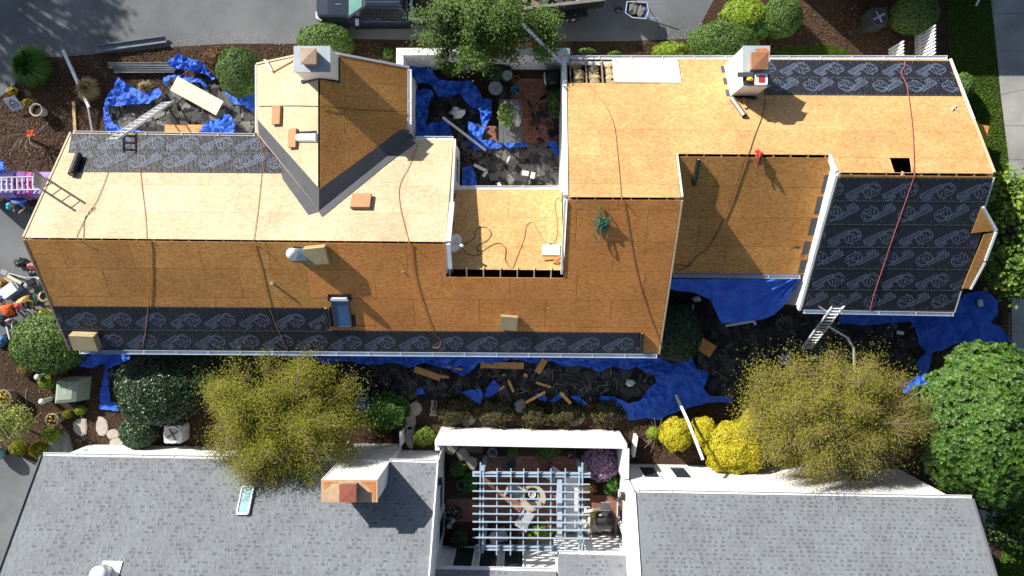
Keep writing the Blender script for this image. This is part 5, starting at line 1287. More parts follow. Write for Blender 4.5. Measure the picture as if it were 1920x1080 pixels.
# white board with a rust coloured scrap on the low roof
mb = MB(); mb.obox(F_M.px(1033, 469, .05), F_M.A * .33, F_M.B * .22, F_M.N * .02); mb.obox(F_M.px(1033, 469, .08), F_M.A * .31, F_M.B * .20, F_M.N * .008); tag(mb.build('foam_board', m_plain('cream_foam', (.74, .68, .56), .8)), 'cream foam board on the low middle roof', 'board')
mb = MB(); mb.lathe(F_M.px(1029, 455, .03), [(.05, 0), (.05, .12), (.03, .12), (.03, .03)], 12); tag(mb.build('pipe_stub', WHITE), 'white pipe stub above the cream foam board', 'pipe')
mb = MB(); mb.obox(F_M.px(1035, 485, .05), (F_M.A + F_M.B * -.12).normalized() * .28, F_M.B * .05, F_M.N * .03); mb.ell(F_M.px(1043, 491, .07), .13, .10, .05, 10, 6, 0, .7, 2); tag(mb.build('rusty_scrap', m_plain('rusty_scrap', (0.45, 0.2, 0.05), .7, .3)), 'rusty brown scrap below the cream foam board', 'scrap')
# satellite dish on the parapet
dsh = thing('satellite_dish', 'pale grey satellite dish on the edge of the low middle roof', 'dish', F_M.px(845, 458))
dc = F_M.px(852, 456, .55); dn = V((.75, -.25, .6)).normalized(); mb = MB()
n = 24; a_ = dn.orthogonal().normalized(); b_ = dn.cross(a_); prof = [(.02, -.06), (.15, -.05), (.27, -.02), (.34, .02), (.34, .03), (.26, -.005), (.14, -.035), (.01, -.045)]
mb.lathe(dc, prof, n, 0, dn); mb.build('reflector', m_plain('dish_grey', (.55, .55, .58), .5), dsh, True)
mb = MB(); mb.tube([dc - dn * .05 - V((0, 0, .1)), dc + dn * .45 + V((0, -.0, .12))], .012, 6); mb.build('feed_arm', m_plain('dish_grey', (.55, .55, .58), .5), dsh)
mb = MB(); e = dc + dn * .45 + V((0, 0, .12)); mb.tube([e, e - dn * .12], .05, 10); mb.build('feed_horn', WHITE, dsh)
mb = MB(); mb.tube([F_M.px(843, 460, .02), dc - dn * .06], .022, 8); mb.build('mast', m_plain('dish_grey', (.55, .55, .58), .5), dsh)
# ---- ladders
def ladder(label, a, b, w, side, mat=ALU, n=None, rung=.03, stand=None):
    a = V(a); b = V(b); d = (b - a); L = d.length; d.normalize(); s = V(side); s = (s - d * s.dot(d)).normalized() * w / 2; nn = d.cross(s).normalized()
    t = thing('ladder', label, 'ladder', a)
    for k in (-1, 1): mb = MB(); mb.obox((a + b) / 2 + s * k, d * L / 2, s.normalized() * .016, nn * .045); mb.build('rail', mat, t)
    n = n or int(L / .3); proto = None
    for i in range(n):
        c = a + d * (L * (i + .5) / n)
        if proto is None: mb = MB(); mb.obox(c, s * .97, d * rung, nn * .022); proto = mb.build('rung', mat, t)
        else: o = proto.copy(); COL.objects.link(o); o.location = V(proto.location) + (c - c0)
        if i == 0: c0 = c
    return t, a, b, d, s, nn
ladder('aluminium ladder leaning on the north gutter over the debris', P(318, 190, .1), P(210, 263, 3.55), .42, (1, .15, 0), ALU, 13, .045)
lt = ladder('silver ladder against the underlayment roof south gutter', P(1511, 655, .05), P(1570, 576, 3.3), .42, (1, 0, 0), ALU, 15, .03)
mb = MB(); mb.tube([P(1556, 588, 3.0), P(1535, 574, 3.25), P(1548, 590, 2.95)], .025, 6); mb.tube([P(1575, 588, 3.0), P(1583, 574, 3.35)], .025, 6); mb.build('stabiliser', WHITE, lt[0])
ladder('ladder lying along the purple insulation stack', P(-70, 346, 1.25), P(86, 343, 1.25), .52, (0, 1, 0), ALU, 16, .02)
ladder('dark ended ladder rising over the west rake', P(118, 352, .1) + V((-.6, 0, 0)), P(64, 332, 5.25), .5, (0, 1, 0), m_plain('fibreglass_rail', (0.34, 0.30, 0.28), .5), 16, .02)
# ---------------------------------------------------------------- vegetation
def unit(a): return a / np.maximum(np.linalg.norm(a, axis=1), 1e-9)[:, None]
def leafmesh(name, pts, nrm, size, mat, parent=None, aspect=.5, seed=0, tones=None, jit=.35):
    r = np.random.default_rng(seed); n = len(pts)
    nrm = unit(nrm + r.normal(0, jit, (n, 3))); rnd = unit(r.normal(0, 1, (n, 3)))
    t = unit(np.cross(nrm, rnd)); b = np.cross(nrm, t)
    L = size * r.uniform(.65, 1.35, n); w = L * aspect
    p0 = pts - t * (L / 2)[:, None]; p2 = pts + t * (L / 2)[:, None]
    mid = pts + nrm * (L * .06)[:, None]
    v = np.stack([p0, mid + b * (w / 2)[:, None], p2, mid - b * (w / 2)[:, None]], 1).reshape(-1, 3)
    tones = r.uniform(0, 1, n) if tones is None else tones
    return make_obj(name, v, np.arange(4 * n).reshape(-1, 4), mat, parent, attrs=np.clip(tones, 0, 1))
BOX = m_leaf('boxwood_leaf', (0.035, 0.085, 0.014), (0.16, 0.27, 0.05), .5, .35, .15)
BOXD = m_leaf('dark_holly_leaf', (0.010, 0.030, 0.012), (0.06, 0.125, 0.04), .34, .5, .08)
BOXB = m_leaf('bright_box_leaf', (0.05, 0.115, 0.018), (0.19, 0.30, 0.06), .42, .4, .2)
YEL = m_leaf('yellow_shrub_leaf', (0.36, 0.33, 0.012), (0.66, 0.56, 0.03), .5, .35, .25)
LIME = m_leaf('lime_shrub_leaf', (0.14, 0.26, 0.02), (0.40, 0.50, 0.05), .5, .35, .3)
OLIVE = m_leaf('olive_spring_leaf', (0.15, 0.18, 0.011), (0.37, 0.37, 0.030), .6, .25, .4)
TANL = m_leaf('tan_spring_leaf', (0.22, 0.15, 0.06), (0.42, 0.31, 0.14), .7, .2, .4)
MAG = m_leaf('magnolia_leaf', (0.022, 0.065, 0.012), (0.105, 0.205, 0.024), .42, .35, .14)
CONI = m_leaf('conifer_leaf', (0.013, 0.040, 0.007), (0.135, 0.24, 0.022), .55, .35, .2)
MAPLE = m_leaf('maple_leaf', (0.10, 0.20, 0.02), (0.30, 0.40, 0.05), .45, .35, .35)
DARKM = m_leaf('shaded_maple_leaf', (0.03, 0.075, 0.012), (0.09, 0.16, 0.025), .5, .3, .25)  # darker copy of the maple leaf, shade put into the colour
BRN = m_leaf('brown_shrub_leaf', (0.025, 0.024, 0.010), (0.13, 0.115, 0.04), .7, .25, .2)  # leaf colour darkened to stand for the house shade over the bed
FERN = m_leaf('fern_leaf', (0.03, 0.11, 0.018), (0.17, 0.34, 0.05), .45, .4, .25)
PINK = m_leaf('lilac_flower', (0.30, 0.14, 0.34), (0.70, 0.50, 0.66), .6, .3, .3)
DRYG = m_leaf('dry_grass', (0.22, 0.17, 0.08), (0.46, 0.38, 0.22), .7, .2, .2)
REDL = m_leaf('russet_leaf', (0.13, 0.06, 0.03), (0.30, 0.17, 0.07), .7, .25, .2)

def bush(label, px, py, rxp, ryp, h, n, leaf, size=.075, seed=1, cat='bush', name='clipped_bush', lump=.10, group='clipped round bushes', zmul=.5, low=-.55, mixleaf=None):
    zc = h * zmul; s = (CAMH - zc) / FPX; c = P(px, py, zc); rx = rxp * s; ry = ryp * s; rz = h - zc
    t = thing(name, label, cat, V((c.x, c.y, 0)), group); r = np.random.default_rng(seed)
    d = unit(r.normal(0, 1, (n * 2, 3))); d = d[d[:, 2] > low][:n]; m = len(d)
    lum = np.array([1 + lump * mnoise.noise(V((x * 2.3 + seed, y * 2.3, z * 2.3))) + .05 * mnoise.noise(V((x * 7, y * 7 + seed, z * 7))) for x, y, z in d])
    q = lum * (1 - np.abs(r.normal(0, .045, m)) + (r.random(m) < .06) * r.uniform(0, .06, m))
    rad = np.array([rx, ry, rz]); pts = np.array(c) + d * rad * q[:, None]; pts[:, 2] = np.maximum(pts[:, 2], .06)
    nrm = unit(d / rad)
    leafmesh('foliage', pts, nrm, size, leaf, t, .55, seed + 1, jit=.45)
    mb = MB(); mb.ell(c, rx * .83, ry * .83, rz * .83, 22, 10, 0, lump * .8, seed, low); mb.build('inner_shade_core', CORE, t, True)  # solid core blob that blocks see-through, painted dark as inner shade
    mb = MB(); mb.tube([V((c.x, c.y, 0)), V((c.x, c.y, zc))], .06, 7); mb.build('stem', BARK, t)
    return t
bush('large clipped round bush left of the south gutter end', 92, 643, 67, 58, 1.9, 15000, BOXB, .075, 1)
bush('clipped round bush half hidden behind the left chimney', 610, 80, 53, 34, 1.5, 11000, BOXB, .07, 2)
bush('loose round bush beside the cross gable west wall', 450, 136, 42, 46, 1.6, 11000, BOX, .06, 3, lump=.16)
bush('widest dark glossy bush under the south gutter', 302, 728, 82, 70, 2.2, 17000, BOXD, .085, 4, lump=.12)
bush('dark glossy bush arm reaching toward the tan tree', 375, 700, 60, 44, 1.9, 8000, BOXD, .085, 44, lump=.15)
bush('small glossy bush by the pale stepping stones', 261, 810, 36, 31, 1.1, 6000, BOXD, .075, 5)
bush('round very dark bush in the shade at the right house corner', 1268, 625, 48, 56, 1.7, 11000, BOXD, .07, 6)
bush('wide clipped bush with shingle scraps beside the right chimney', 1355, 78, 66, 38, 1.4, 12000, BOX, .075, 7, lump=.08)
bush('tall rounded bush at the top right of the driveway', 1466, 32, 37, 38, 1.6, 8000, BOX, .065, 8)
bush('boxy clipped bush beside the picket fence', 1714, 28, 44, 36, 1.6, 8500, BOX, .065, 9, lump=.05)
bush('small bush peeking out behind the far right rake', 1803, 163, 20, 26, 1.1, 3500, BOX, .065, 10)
# small garden mounds at lower left
for i, (x, y, r_, h, lf, lb) in enumerate(((35, 840, 16, .55, OLIVE, 'leftmost olive mound plant by the side drive'), (73, 843, 17, .55, OLIVE, 'olive mound plant nearest the grey roof corner'), (97, 815, 16, .6, LIME, 'bright green mound below the yellow flower pot'),
    (151, 769, 10, .4, LIME, 'small bright mound above the stepping stones'), (127, 777, 9, .35, OLIVE, 'small olive mound left of the bright mound'), (88, 717, 14, .5, LIME, 'grassy green clump beside the green garden cover'), (47, 695, 13, .4, TANL, 'tan tuft under the large left bush'), (110, 705, 18, .3, REDL, 'brown low clump beside the green garden cover'),
    (795, 818, 20, .6, LIME, 'yellow green mound beside the courtyard wall end'), (1225, 812, 13, .5, LIME, 'lime green clump left of the yellow shrubs'), (1070, 90 + 10, 1, .1, BOX, ''))):
    if lb: bush(lb, x, y, r_, r_ * .9, h, 1500 if r_ > 12 else 900, lf, .06, 60 + i, 'plant', 'mound_plant', .2, 'low mound plants')
# yellow and lime shrubs
for i, (x, y, rx, ry, h, lf, lb, n) in enumerate(((1268, 813, 29, 31, 1.3, YEL, 'round bright yellow shrub left of the white pole', 5200), (1318, 808, 25, 27, 1.2, YEL, 'bright yellow shrub right of the white pole', 4500), (1378, 838, 58, 50, 1.7, YEL, 'large bright yellow shrub merging into the tan tree', 11000), (1420, 800, 34, 34, 1.5, YEL, 'yellow shrub arm under the tan tree', 4500),
    (1396, 32, 44, 36, 1.2, LIME, 'lime yellow shrub at the top right of the driveway', 7000), (1258, 96, 34, 17, .8, LIME, 'low lime shrub along the north wall', 3500), (1420, 52, 26, 22, 1.0, FERN, 'green leafy shrub between the lime and round bushes', 2500))):
    bush(lb, x, y, rx, ry, h, int(n * 1.8), lf, .095, 80 + i, 'shrub', 'flowering_shrub', .22, 'yellow and lime shrubs')
for i, (x, y, rx, ry, lb) in enumerate(((850, 768, 34, 30, 'first brown green shrub from the left along the courtyard wall'), (932, 772, 36, 28, 'second brown green shrub along the courtyard wall'), (1004, 778, 28, 24, 'third brown green shrub along the courtyard wall'), (1062, 774, 30, 24, 'fourth brown green shrub along the courtyard wall'), (1137, 772, 32, 26, 'fifth brown green shrub, rightmost along the courtyard wall'))):
    bush(lb, x, y + 2, rx * .92, ry * .85, .6, 2600, BRN, .085, 100 + i, 'shrub', 'bed_shrub', .75, 'brown shrubs along the courtyard wall')
bush('leafy green fern bush right of the tan tree', 722, 772, 42, 34, 1.0, 5200, FERN, .13, 110, 'shrub', 'fern_shrub', .35)
bush('russet low shrub left of the round gable bush', 405, 110, 22, 20, .7, 2200, REDL, .07, 111, 'shrub', 'russet_shrub', .3)
bush('green shrub inside the courtyard under the conifer', 847, 124, 22, 18, 1.1, 2600, BOX, .09, 112, 'shrub', 'courtyard_shrub', .3)
bush('dark shrub in the middle of the courtyard wall', 934, 137, 26, 18, .9, 2400, BOXD, .09, 113, 'shrub', 'courtyard_shrub', .3)
bush('green shrub against the right courtyard wall', 1042, 188, 17, 24, 1.0, 2600, BOX, .09, 114, 'shrub', 'courtyard_shrub', .3)
bush('lilac flowering shrub in the brick courtyard corner', 1128, 868, 36, 32, 1.2, 4600, PINK, .07, 115, 'shrub', 'lilac_shrub', .25)
bush('green shrub below the lilac flowers', 1146, 905, 14, 22, .8, 1800, FERN, .09, 116, 'shrub', 'courtyard_shrub', .3)
for i, (x, y, rx, ry, lf, lb) in enumerate(((858, 880, 16, 14, BOX, 'dark green shrub by the courtyard gate path'), (880, 905, 16, 18, FERN, 'green groundcover left of the pergola'), (960, 847, 12, 9, BOX, 'small green shrub at the courtyard wall left of centre'), (1026, 846, 24, 13, FERN, 'wide green shrub at the courtyard wall behind the pergola'), (1010, 998, 26, 12, LIME, 'green and yellow groundcover below the pergola seat'), (1100, 915, 16, 12, REDL, 'russet low plant by the grill'), (860, 1010, 18, 18, BOXD, 'dark plant in the lower left courtyard corner'))):
    bush(lb, x, y, rx, ry, .55, 1400, lf, .07, 120 + i, 'plant', 'courtyard_plant', .35, 'courtyard plants')
for i, (x, y, rx, ry, lf, lb) in enumerate(((728, 98, 10, 12, FERN, 'small green plant between driveway and courtyard wall'), (1152, 102, 12, 6, FERN, 'green tuft at the foot of the north wall'), (1100, 96, 16, 6, BOX, 'low green plants near the wall pier'))):
    bush(lb, x, y, rx, ry, .4, 500, lf, .08, 140 + i, 'plant', 'bed_plant', .3, 'small bed plants')
# grassy clumps
def clump(label, px, py, r0, n, hh, mat, seed, w=.016):
    r = np.random.default_rng(seed); c = P(px, py, 0); V_ = []; n_ = n
    th = r.uniform(0, 2 * np.pi, n); L = hh * r.uniform(.6, 1.2, n); out = r.uniform(.25, 1, n) * r0
    b = np.column_stack([c.x + np.cos(th) * out * .2, c.y + np.sin(th) * out * .2, np.zeros(n)])
    m = np.column_stack([c.x + np.cos(th) * out * .65, c.y + np.sin(th) * out * .65, L * .9]); e = np.column_stack([c.x + np.cos(th + .1) * out * 1.15, c.y + np.sin(th + .1) * out * 1.15, L * .55])
    s = np.column_stack([-np.sin(th), np.cos(th), np.zeros(n)]) * w
    v = np.stack([b - s, b + s, m + s, m - s, e + s * .2, e - s * .2], 1).reshape(-1, 3); k = np.arange(n) * 6
    f = np.concatenate([np.column_stack([k, k + 1, k + 2, k + 3]), np.column_stack([k + 3, k + 2, k + 4, k + 5])]); tn = r.uniform(0, 1, n)
    return tag(make_obj('grass_clump', v, f, mat, attrs=np.concatenate([tn, tn])), label, 'plant')
clump('round bright green grass clump at the driveway corner', 70, 128, .85, 1500, .75, m_leaf('green_clump', (0.03, 0.10, 0.012), (0.11, 0.26, 0.03), .5, .3, .25), 1)
clump('pale dry grass tuft beside the slanting downspout', 172, 170, .52, 900, .5, DRYG, 2, .010)
clump('dry flattened tuft between the tarps', 278, 168, .36, 400, .3, DRYG, 3, .010)

# ---- trees with limbs
def tree(name, label, basepx, cpx, zc, rxp, ryp, rz, leaves, seed, nclump=60, spread=.42, trunk_r=.12, twigs=True, group=None, barkm=BARK, down=.15, shell=.55, cat='tree', plume=1.0):
    """leaves: list of (material, count, size, aspect)"""
    r = np.random.default_rng(seed); s = (CAMH - zc) / FPX; c = np.array(P(cpx[0], cpx[1], zc)); rad = np.array([rxp * s, ryp * s, rz])
    b = P(basepx[0], basepx[1], 0); t = thing(name, label, cat, b, group)
    d = unit(r.normal(0, 1, (nclump * 3, 3))); d = d[d[:, 2] > -.45][:nclump]; nc = len(d)
    q = r.uniform(shell, 1.0, nc); cl = c + d * rad * q[:, None]
    cl[:, 2] = np.maximum(cl[:, 2], .5)
    crown = V((c[0], c[1], zc - rz * .35)); fork = V(b).lerp(crown, .55)
    mb = MB(); mb.tube(smooth([V(b), V(b).lerp(fork, .5) + V((.05, .03, 0)), fork, crown], 4), [trunk_r * (1 - .5 * i / 12) for i in range(13)], 8); 
    mb.build('trunk', barkm, t, True)
    mb = MB()
    for i in range(nc):
        st = fork.lerp(crown, r.uniform(.1, 1)); e = V(cl[i]); m = st.lerp(e, .5) + V((0, 0, r.uniform(0, .35))); pp = smooth([st, m, e], 4)
        r0 = trunk_r * r.uniform(.22, .4); mb.tube(pp, [r0 * (1 - .8 * k / (len(pp) - 1)) for k in range(len(pp))], 5)
        if twigs:
            for k in range(9):
                f = (V(r.normal(0, 1, 3)).normalized() + V(d[i]) * 1.0).normalized(); f.z = f.z * .5; e2 = e + f * r.uniform(.25, .75); mb.tube([m.lerp(e, r.uniform(.4, 1)), e2], [.014, .005], 4, cap=False)
    mb.build('limbs', TWIG if twigs else barkm, t, True)
    for li, (mat, n, size, asp) in enumerate(leaves):
        k = r.integers(0, nc, n); sc = spread * r.uniform(.6, 1.2, nc)
        off = r.normal(0, 1, (n, 3)) * sc[k][:, None] * np.array([1, 1, .6]); dk = d[k] * np.array([1, 1, .5]); off = off + dk * (np.sum(off * dk, 1) * (plume - 1))[:, None]; pts = cl[k] + off; pts[:, 2] -= down * np.abs(r.normal(0, 1, n))
        pts[:, 2] = np.maximum(pts[:, 2], .15)
        nrm = unit(unit(pts - c) * .6 + np.array([-.3, .27, .95]))
        tn = r.uniform(0, 1, n) * .7 + (r.uniform(0, 1, nc))[k] * .3
        leafmesh('foliage', pts, nrm, size, mat, t, asp, seed + 10 + li, tn, .4)
    return t
tree('spreading_tree', 'olive and tan leafed tree overhanging the grey roof beside its chimney', (545, 800), (518, 792), 3.2, 152, 112, 1.5, [(OLIVE, 125000, .054, .6), (TANL, 22000, .05, .5)], 1, 170, .26, .14, barkm=TWIG, plume=1.8, shell=.2)
tree('spreading_tree', 'tan twiggy tree beside the yellow shrubs and the white wall', (1570, 800), (1562, 778), 3.2, 165, 108, 1.5, [(OLIVE, 92000, .054, .6), (TANL, 72000, .05, .5)], 2, 180, .26, .14, barkm=TWIG, plume=1.8, shell=.2)
tree('conifer', 'dark feathery conifer leaning over the white courtyard wall', (905, 78), (898, 52), 3.4, 108, 66, 1.7, [(CONI, 46000, .10, .45)], 3, 90, .20, .16, False, shell=.35, plume=1.8)
tree('conifer', 'narrow bright conifer shoot in front of the trailer', (1015, 60), (1016, 62), 3.0, 17, 52, 1.5, [(CONI, 5000, .10, .45)], 33, 14, .28, .08, False, shell=.3)
# broadleaf evergreen with rosettes of glossy leaves
def rosette_tree(name, label, basepx, cpx, zc, rxp, ryp, rz, nros, seed, mat, size=.17, low=-.4):
    r = np.random.default_rng(seed); s = (CAMH - zc) / FPX; c = np.array(P(cpx[0], cpx[1], zc)); rad = np.array([rxp * s, ryp * s, rz]); b = P(basepx[0], basepx[1], 0)
    t = thing(name, label, 'tree', b)
    d = unit(r.normal(0, 1, (nros * 3, 3))); d = d[d[:, 2] > low][:nros]; n = len(d)
    lum = np.array([1 + .20 * mnoise.noise(V((x * 2.6 + seed, y * 2.6, z * 2.6))) + .12 * mnoise.noise(V((x * 6, y * 6, z * 6 + seed))) for x, y, z in d]) * np.where(r.random(n) < .75, r.uniform(.93, 1.02, n), r.uniform(.65, .93, n))
    ctr = c + d * rad * lum[:, None]; ax = unit(d * np.array([.8, .8, .5]) + np.array([0, 0, .55]) + r.normal(0, .2, (n, 3)))
    k = 8; t1 = unit(np.cross(ax, unit(r.normal(0, 1, (n, 3))))); t2 = np.cross(ax, t1); V_ = []; T_ = []
    tn = r.uniform(0, 1, n)
    for j in range(k):
        a = 2 * np.pi * j / k + r.uniform(0, .5, n); dr = t1 * np.cos(a)[:, None] + t2 * np.sin(a)[:, None]; el = r.uniform(.1, .7, n)[:, None]
        dr = unit(dr + ax * el); sd = unit(np.cross(dr, ax)); L = (size * r.uniform(.7, 1.25, n))[:, None]
        base = ctr; V_.append(np.stack([base, base + dr * L * .5 + sd * L * .2, base + dr * L - ax * L * .1, base + dr * L * .5 - sd * L * .2], 1)); T_.append(np.clip(tn ** 1.3 * .65 + r.uniform(0, .45, n), 0, 1))
    v = np.concatenate(V_).reshape(-1, 3); make_obj('foliage', v, np.arange(len(v)).reshape(-1, 4), mat, t, attrs=np.concatenate(T_))
    mb = MB(); mb.ell(c, rad[0] * .62, rad[1] * .62, rad[2] * .62, 20, 10, 0, .3, seed, low); mb.build('inner_shade_core', CORE, t, True)  # dark filler blob, crown shade put into its colour
    mb = MB(); mb.tube(smooth([V(b), V(b).lerp(V(c), .5), V(c)], 4), [.16, .15, .14, .13, .12, .11, .1, .09, .08], 8); mb.build('trunk', BARK, t, True)
    return t
rosette_tree('broadleaf_tree', 'big glossy green broadleaf tree at the right edge', (1850, 775), (1856, 790), 3.0, 120, 142, 2.3, 7600, 7, MAG, .125)
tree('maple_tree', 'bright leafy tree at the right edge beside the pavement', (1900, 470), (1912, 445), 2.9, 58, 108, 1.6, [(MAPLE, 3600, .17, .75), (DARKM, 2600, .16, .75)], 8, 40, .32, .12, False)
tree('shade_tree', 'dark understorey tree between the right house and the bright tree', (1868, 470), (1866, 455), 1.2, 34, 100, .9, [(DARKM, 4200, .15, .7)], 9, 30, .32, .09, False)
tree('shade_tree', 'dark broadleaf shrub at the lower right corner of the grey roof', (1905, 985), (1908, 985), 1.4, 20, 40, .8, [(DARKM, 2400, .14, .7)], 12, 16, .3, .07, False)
tree('lime_tree', 'small twiggy lime tree at the left edge of the garden', (12, 790), (14, 790), 1.3, 42, 32, .6, [(LIME, 2200, .09, .5)], 10, 22, .20, .05, True, shell=.6)
# the tree outside the frame that throws the dappled shade on the driveway
tree('driveway_tree', 'tall tree beyond the upper left corner shading the driveway', (-832, -640), (-832, -640), 7.5, 200, 185, 2.4, [(MAPLE, 5200, .22, .6)], 11, 80, .40, .25, True)
# bare branchy shrub at left
sb = thing('bare_shrub', 'leafless grey shrub tied with an orange strap near the left edge', 'shrub', P(55, 255, 0)); mb = MB(); r = random.Random(3)
for k in range(13):
    a = r.uniform(0, 2 * math.pi); L = r.uniform(.6, 1.3); p0 = P(57, 253, .35); p1 = p0 + V((math.cos(a) * L * .5, math.sin(a) * L * .5, .35)); p2 = p0 + V((math.cos(a + .3) * L, math.sin(a + .3) * L, .5)); mb.tube(smooth([p0, p1, p2], 4), [.014] * 5 + [.009] * 4, 5)
    p3 = p1 + V((math.cos(a + .9) * .3, math.sin(a + .9) * .3, .2)); mb.tube([p1, p3], [.012, .005], 4)
mb.build('branches', m_plain('grey_twig', (0.27, 0.22, 0.19), .85, .2), sb)
mb = MB(); mb.tube([P(57, 262, .02), P(57, 253, .4)], .05, 7); mb.build('stem', BARK, sb)
mb = MB(); pts = [P(57 + r.gauss(0, 4), 252 + r.gauss(0, 4), .5 + r.uniform(0, .2)) for i in range(14)]; mb.tube(smooth(pts, 4), .025, 5); mb.build('orange_strap', m_plain('orange_strap', (0.75, 0.12, 0.03), .6), sb)
# brush pile (dry sticks) right of the lime clump
mb = MB(); r = random.Random(5)
for k in range(22):
    a = r.uniform(-2.6, -.3) if k % 2 else r.uniform(0, 6.28); p0 = P(1232, 815, .3); L = r.uniform(.4, .9); mb.tube([p0, p0 + V((math.cos(a) * L, math.sin(a) * L, r.uniform(-.25, .2)))], [.014, .006], 4)
tag(mb.build('dry_shrub', TWIG), 'dry bare stemmed shrub beside the lime clump', 'shrub')
# ---------------------------------------------------------------- vehicles
CARP = m_plain('dark_blue_car_paint', (0.030, 0.040, 0.065), .22, .1, 2, 0, metal=.35, spec=.6); CHROME = m_plain('chrome', (.72, .74, .76), .15, .05, 5, 0, metal=.95)
CARGL = m_plain('car_glass', (0.02, 0.025, 0.028), .05, .1, 2, 0, spec=.9); WSH = m_plain('windscreen_glass', (0.10, 0.24, 0.21), .08, .2, 2, 0, spec=.9); TYRE = RUBBER
RIM = m_plain('alloy_rim', (.42, .41, .38), .35, .1, 5, 0, metal=.7); LAMP = m_plain('lamp_lens', (.6, .62, .64), .1, .1, 5, 0)
def loft(mb, secs, mi=0):
    n = len(secs[0]); k = len(mb.v)
    for s in secs: mb.v += [tuple(p) for p in s]
    for i in range(len(secs) - 1):
        for j in range(n):
            j2 = (j + 1) % n; mb.f.append((k + i * n + j, k + i * n + j2, k + (i + 1) * n + j2, k + (i + 1) * n + j)); mb.m.append(mi)
    mb.f.append(tuple(k + j for j in range(n))[::-1]); mb.m.append(mi); e = k + (len(secs) - 1) * n; mb.f.append(tuple(e + j for j in range(n))); mb.m.append(mi)
def wheel(parent, c, r, w, axis, hub=RIM):
    mb = MB(); a = V(axis).normalized(); mb.lathe(V(c) - a * w / 2, [(r * .62, 0), (r * .9, .0), (r, w * .18), (r, w * .82), (r * .9, w), (r * .62, w), (r * .58, w * .8), (r * .58, w * .2)], 22, 0, a); wh = mb.build('wheel', TYRE, parent)
    for s in (1, -1):
        mb = MB(); mb.lathe(V(c) + a * s * w * .32, [(r * .6, 0), (r * .6, .02), (r * .25, .03), (r * .22, .06), (.01, .06)], 16, 0, a * s)
        for k in range(6):
            an = k * math.pi / 3; o1 = a.orthogonal().normalized(); o2 = a.cross(o1); d = o1 * math.cos(an) + o2 * math.sin(an); mb.obox(V(c) + a * s * w * .36 + d * r * .4, d * r * .2, a.cross(d) * r * .07, a * .03)
        mb.build('rim', hub, wh)
X0, Ys, Wd = -8.42, 10.05, 1.98; Yc = Ys + Wd / 2
tr = thing('pickup_truck', 'dark blue pickup truck parked on the driveway behind the left chimney', 'truck', V((-5.5, Yc, 0)))
def sec(x, zb, zs, zt, wb, ws, wt):
    return [V((x, Yc + y, z)) for y, z in ((-wb, zb), (-ws, zs), (-wt, zt - .02), (-wt + .08, zt), (wt - .08, zt), (wt, zt - .02), (ws, zs), (wb, zb))]
mb = MB(); loft(mb, [sec(X0 + .0, .45, .75, .95, .78, .84, .72), sec(X0 + .12, .38, .85, 1.08, .92, .95, .80), sec(X0 + .5, .36, .9, 1.14, .96, .98, .84), sec(X0 + 1.35, .36, .95, 1.2, .96, .99, .88), sec(X0 + 1.45, .36, .95, 1.2, .96, .99, .93), sec(X0 + 3.82, .36, .98, 1.2, .96, .99, .95)]); mb.build('body', CARP, tr)
mb = MB()
for y in (-.955, .955): mb.obox((X0 + 4.75, Yc + y, .86), (.9, 0, 0), (0, .035, 0), (0, 0, .36))
mb.obox((X0 + 3.92, Yc, .86), (.03, 0, 0), (0, .92, 0), (0, 0, .36)); mb.obox((X0 + 5.62, Yc, .86), (.03, 0, 0), (0, .92, 0), (0, 0, .36)); mb.obox((X0 + 4.77, Yc, .55), (.87, 0, 0), (0, .92, 0), (0, 0, .03)); mb.build('cargo_bed', CARP, tr)
for y in (-.955, .955): mb = MB(); mb.obox((X0 + 4.75, Yc + y, 1.235), (.9, 0, 0), (0, .05, 0), (0, 0, .014)); mb.build('bed_rail', TRIM, tr)
mb = MB(); mb.obox((X0 + 3.94, Yc, 1.24), (.05, 0, 0), (0, .93, 0), (0, 0, .016)); mb.build('bed_rail', TRIM, tr)
mb = MB(); mb.obox((X0 + 4.78, Yc, .66), (.8, 0, 0), (0, .86, 0), (0, 0, .06)); mb.build('bed_load', m_plain('brown_load', (.16, .11, .06), .9, .4, 8), tr)
xb0, xb1, xt0, xt1, zb, zt_, wb, wt = X0 + 1.36, X0 + 3.84, X0 + 2.12, X0 + 3.68, 1.2, 1.88, .95, .76
mb = MB(); bt = [V((xb0, Yc - wb, zb)), V((xb1, Yc - wb, zb)), V((xb1, Yc + wb, zb)), V((xb0, Yc + wb, zb))]; tp = [V((xt0, Yc - wt, zt_)), V((xt1, Yc - wt, zt_)), V((xt1, Yc + wt, zt_)), V((xt0, Yc + wt, zt_))]
t2 = [p.lerp(sum(tp, V()) / 4, .12) + V((0, 0, .04)) for p in tp]
mb.add(bt + tp + t2, [(0, 1, 5, 4), (1, 2, 6, 5), (2, 3, 7, 6), (3, 0, 4, 7), (4, 5, 9, 8), (5, 6, 10, 9), (6, 7, 11, 10), (7, 4, 8, 11), (8, 9, 10, 11)]); mb.build('cab', CARP, tr)
def facepanel(a, b, c, d, u0, u1, v0, v1, off, t, name, mat, parent):
    a, b, c, d = map(V, (a, b, c, d)); nrm = (b - a).cross(d - a).normalized()
    q = lambda u, v: (a.lerp(b, u)).lerp(d.lerp(c, u), v); mb = MB(); mb.prism([q(u, v) + nrm * off for u, v in ((u0, v0), (u1, v0), (u1, v1), (u0, v1))], nrm * t); return mb.build(name, mat, parent)
for s in (0, 1):
    A, B, C_, D = (bt[0], bt[1], tp[1], tp[0]) if s == 0 else (bt[2], bt[3], tp[3], tp[2])
    rngs = ((.13, .50), (.55, .90)) if s == 0 else ((.10, .45), (.50, .87))
    for k, (u0, u1) in enumerate(rngs): facepanel(A, B, C_, D, u0, u1, .12, .86, .001, .012, 'side_window', CARGL, tr)
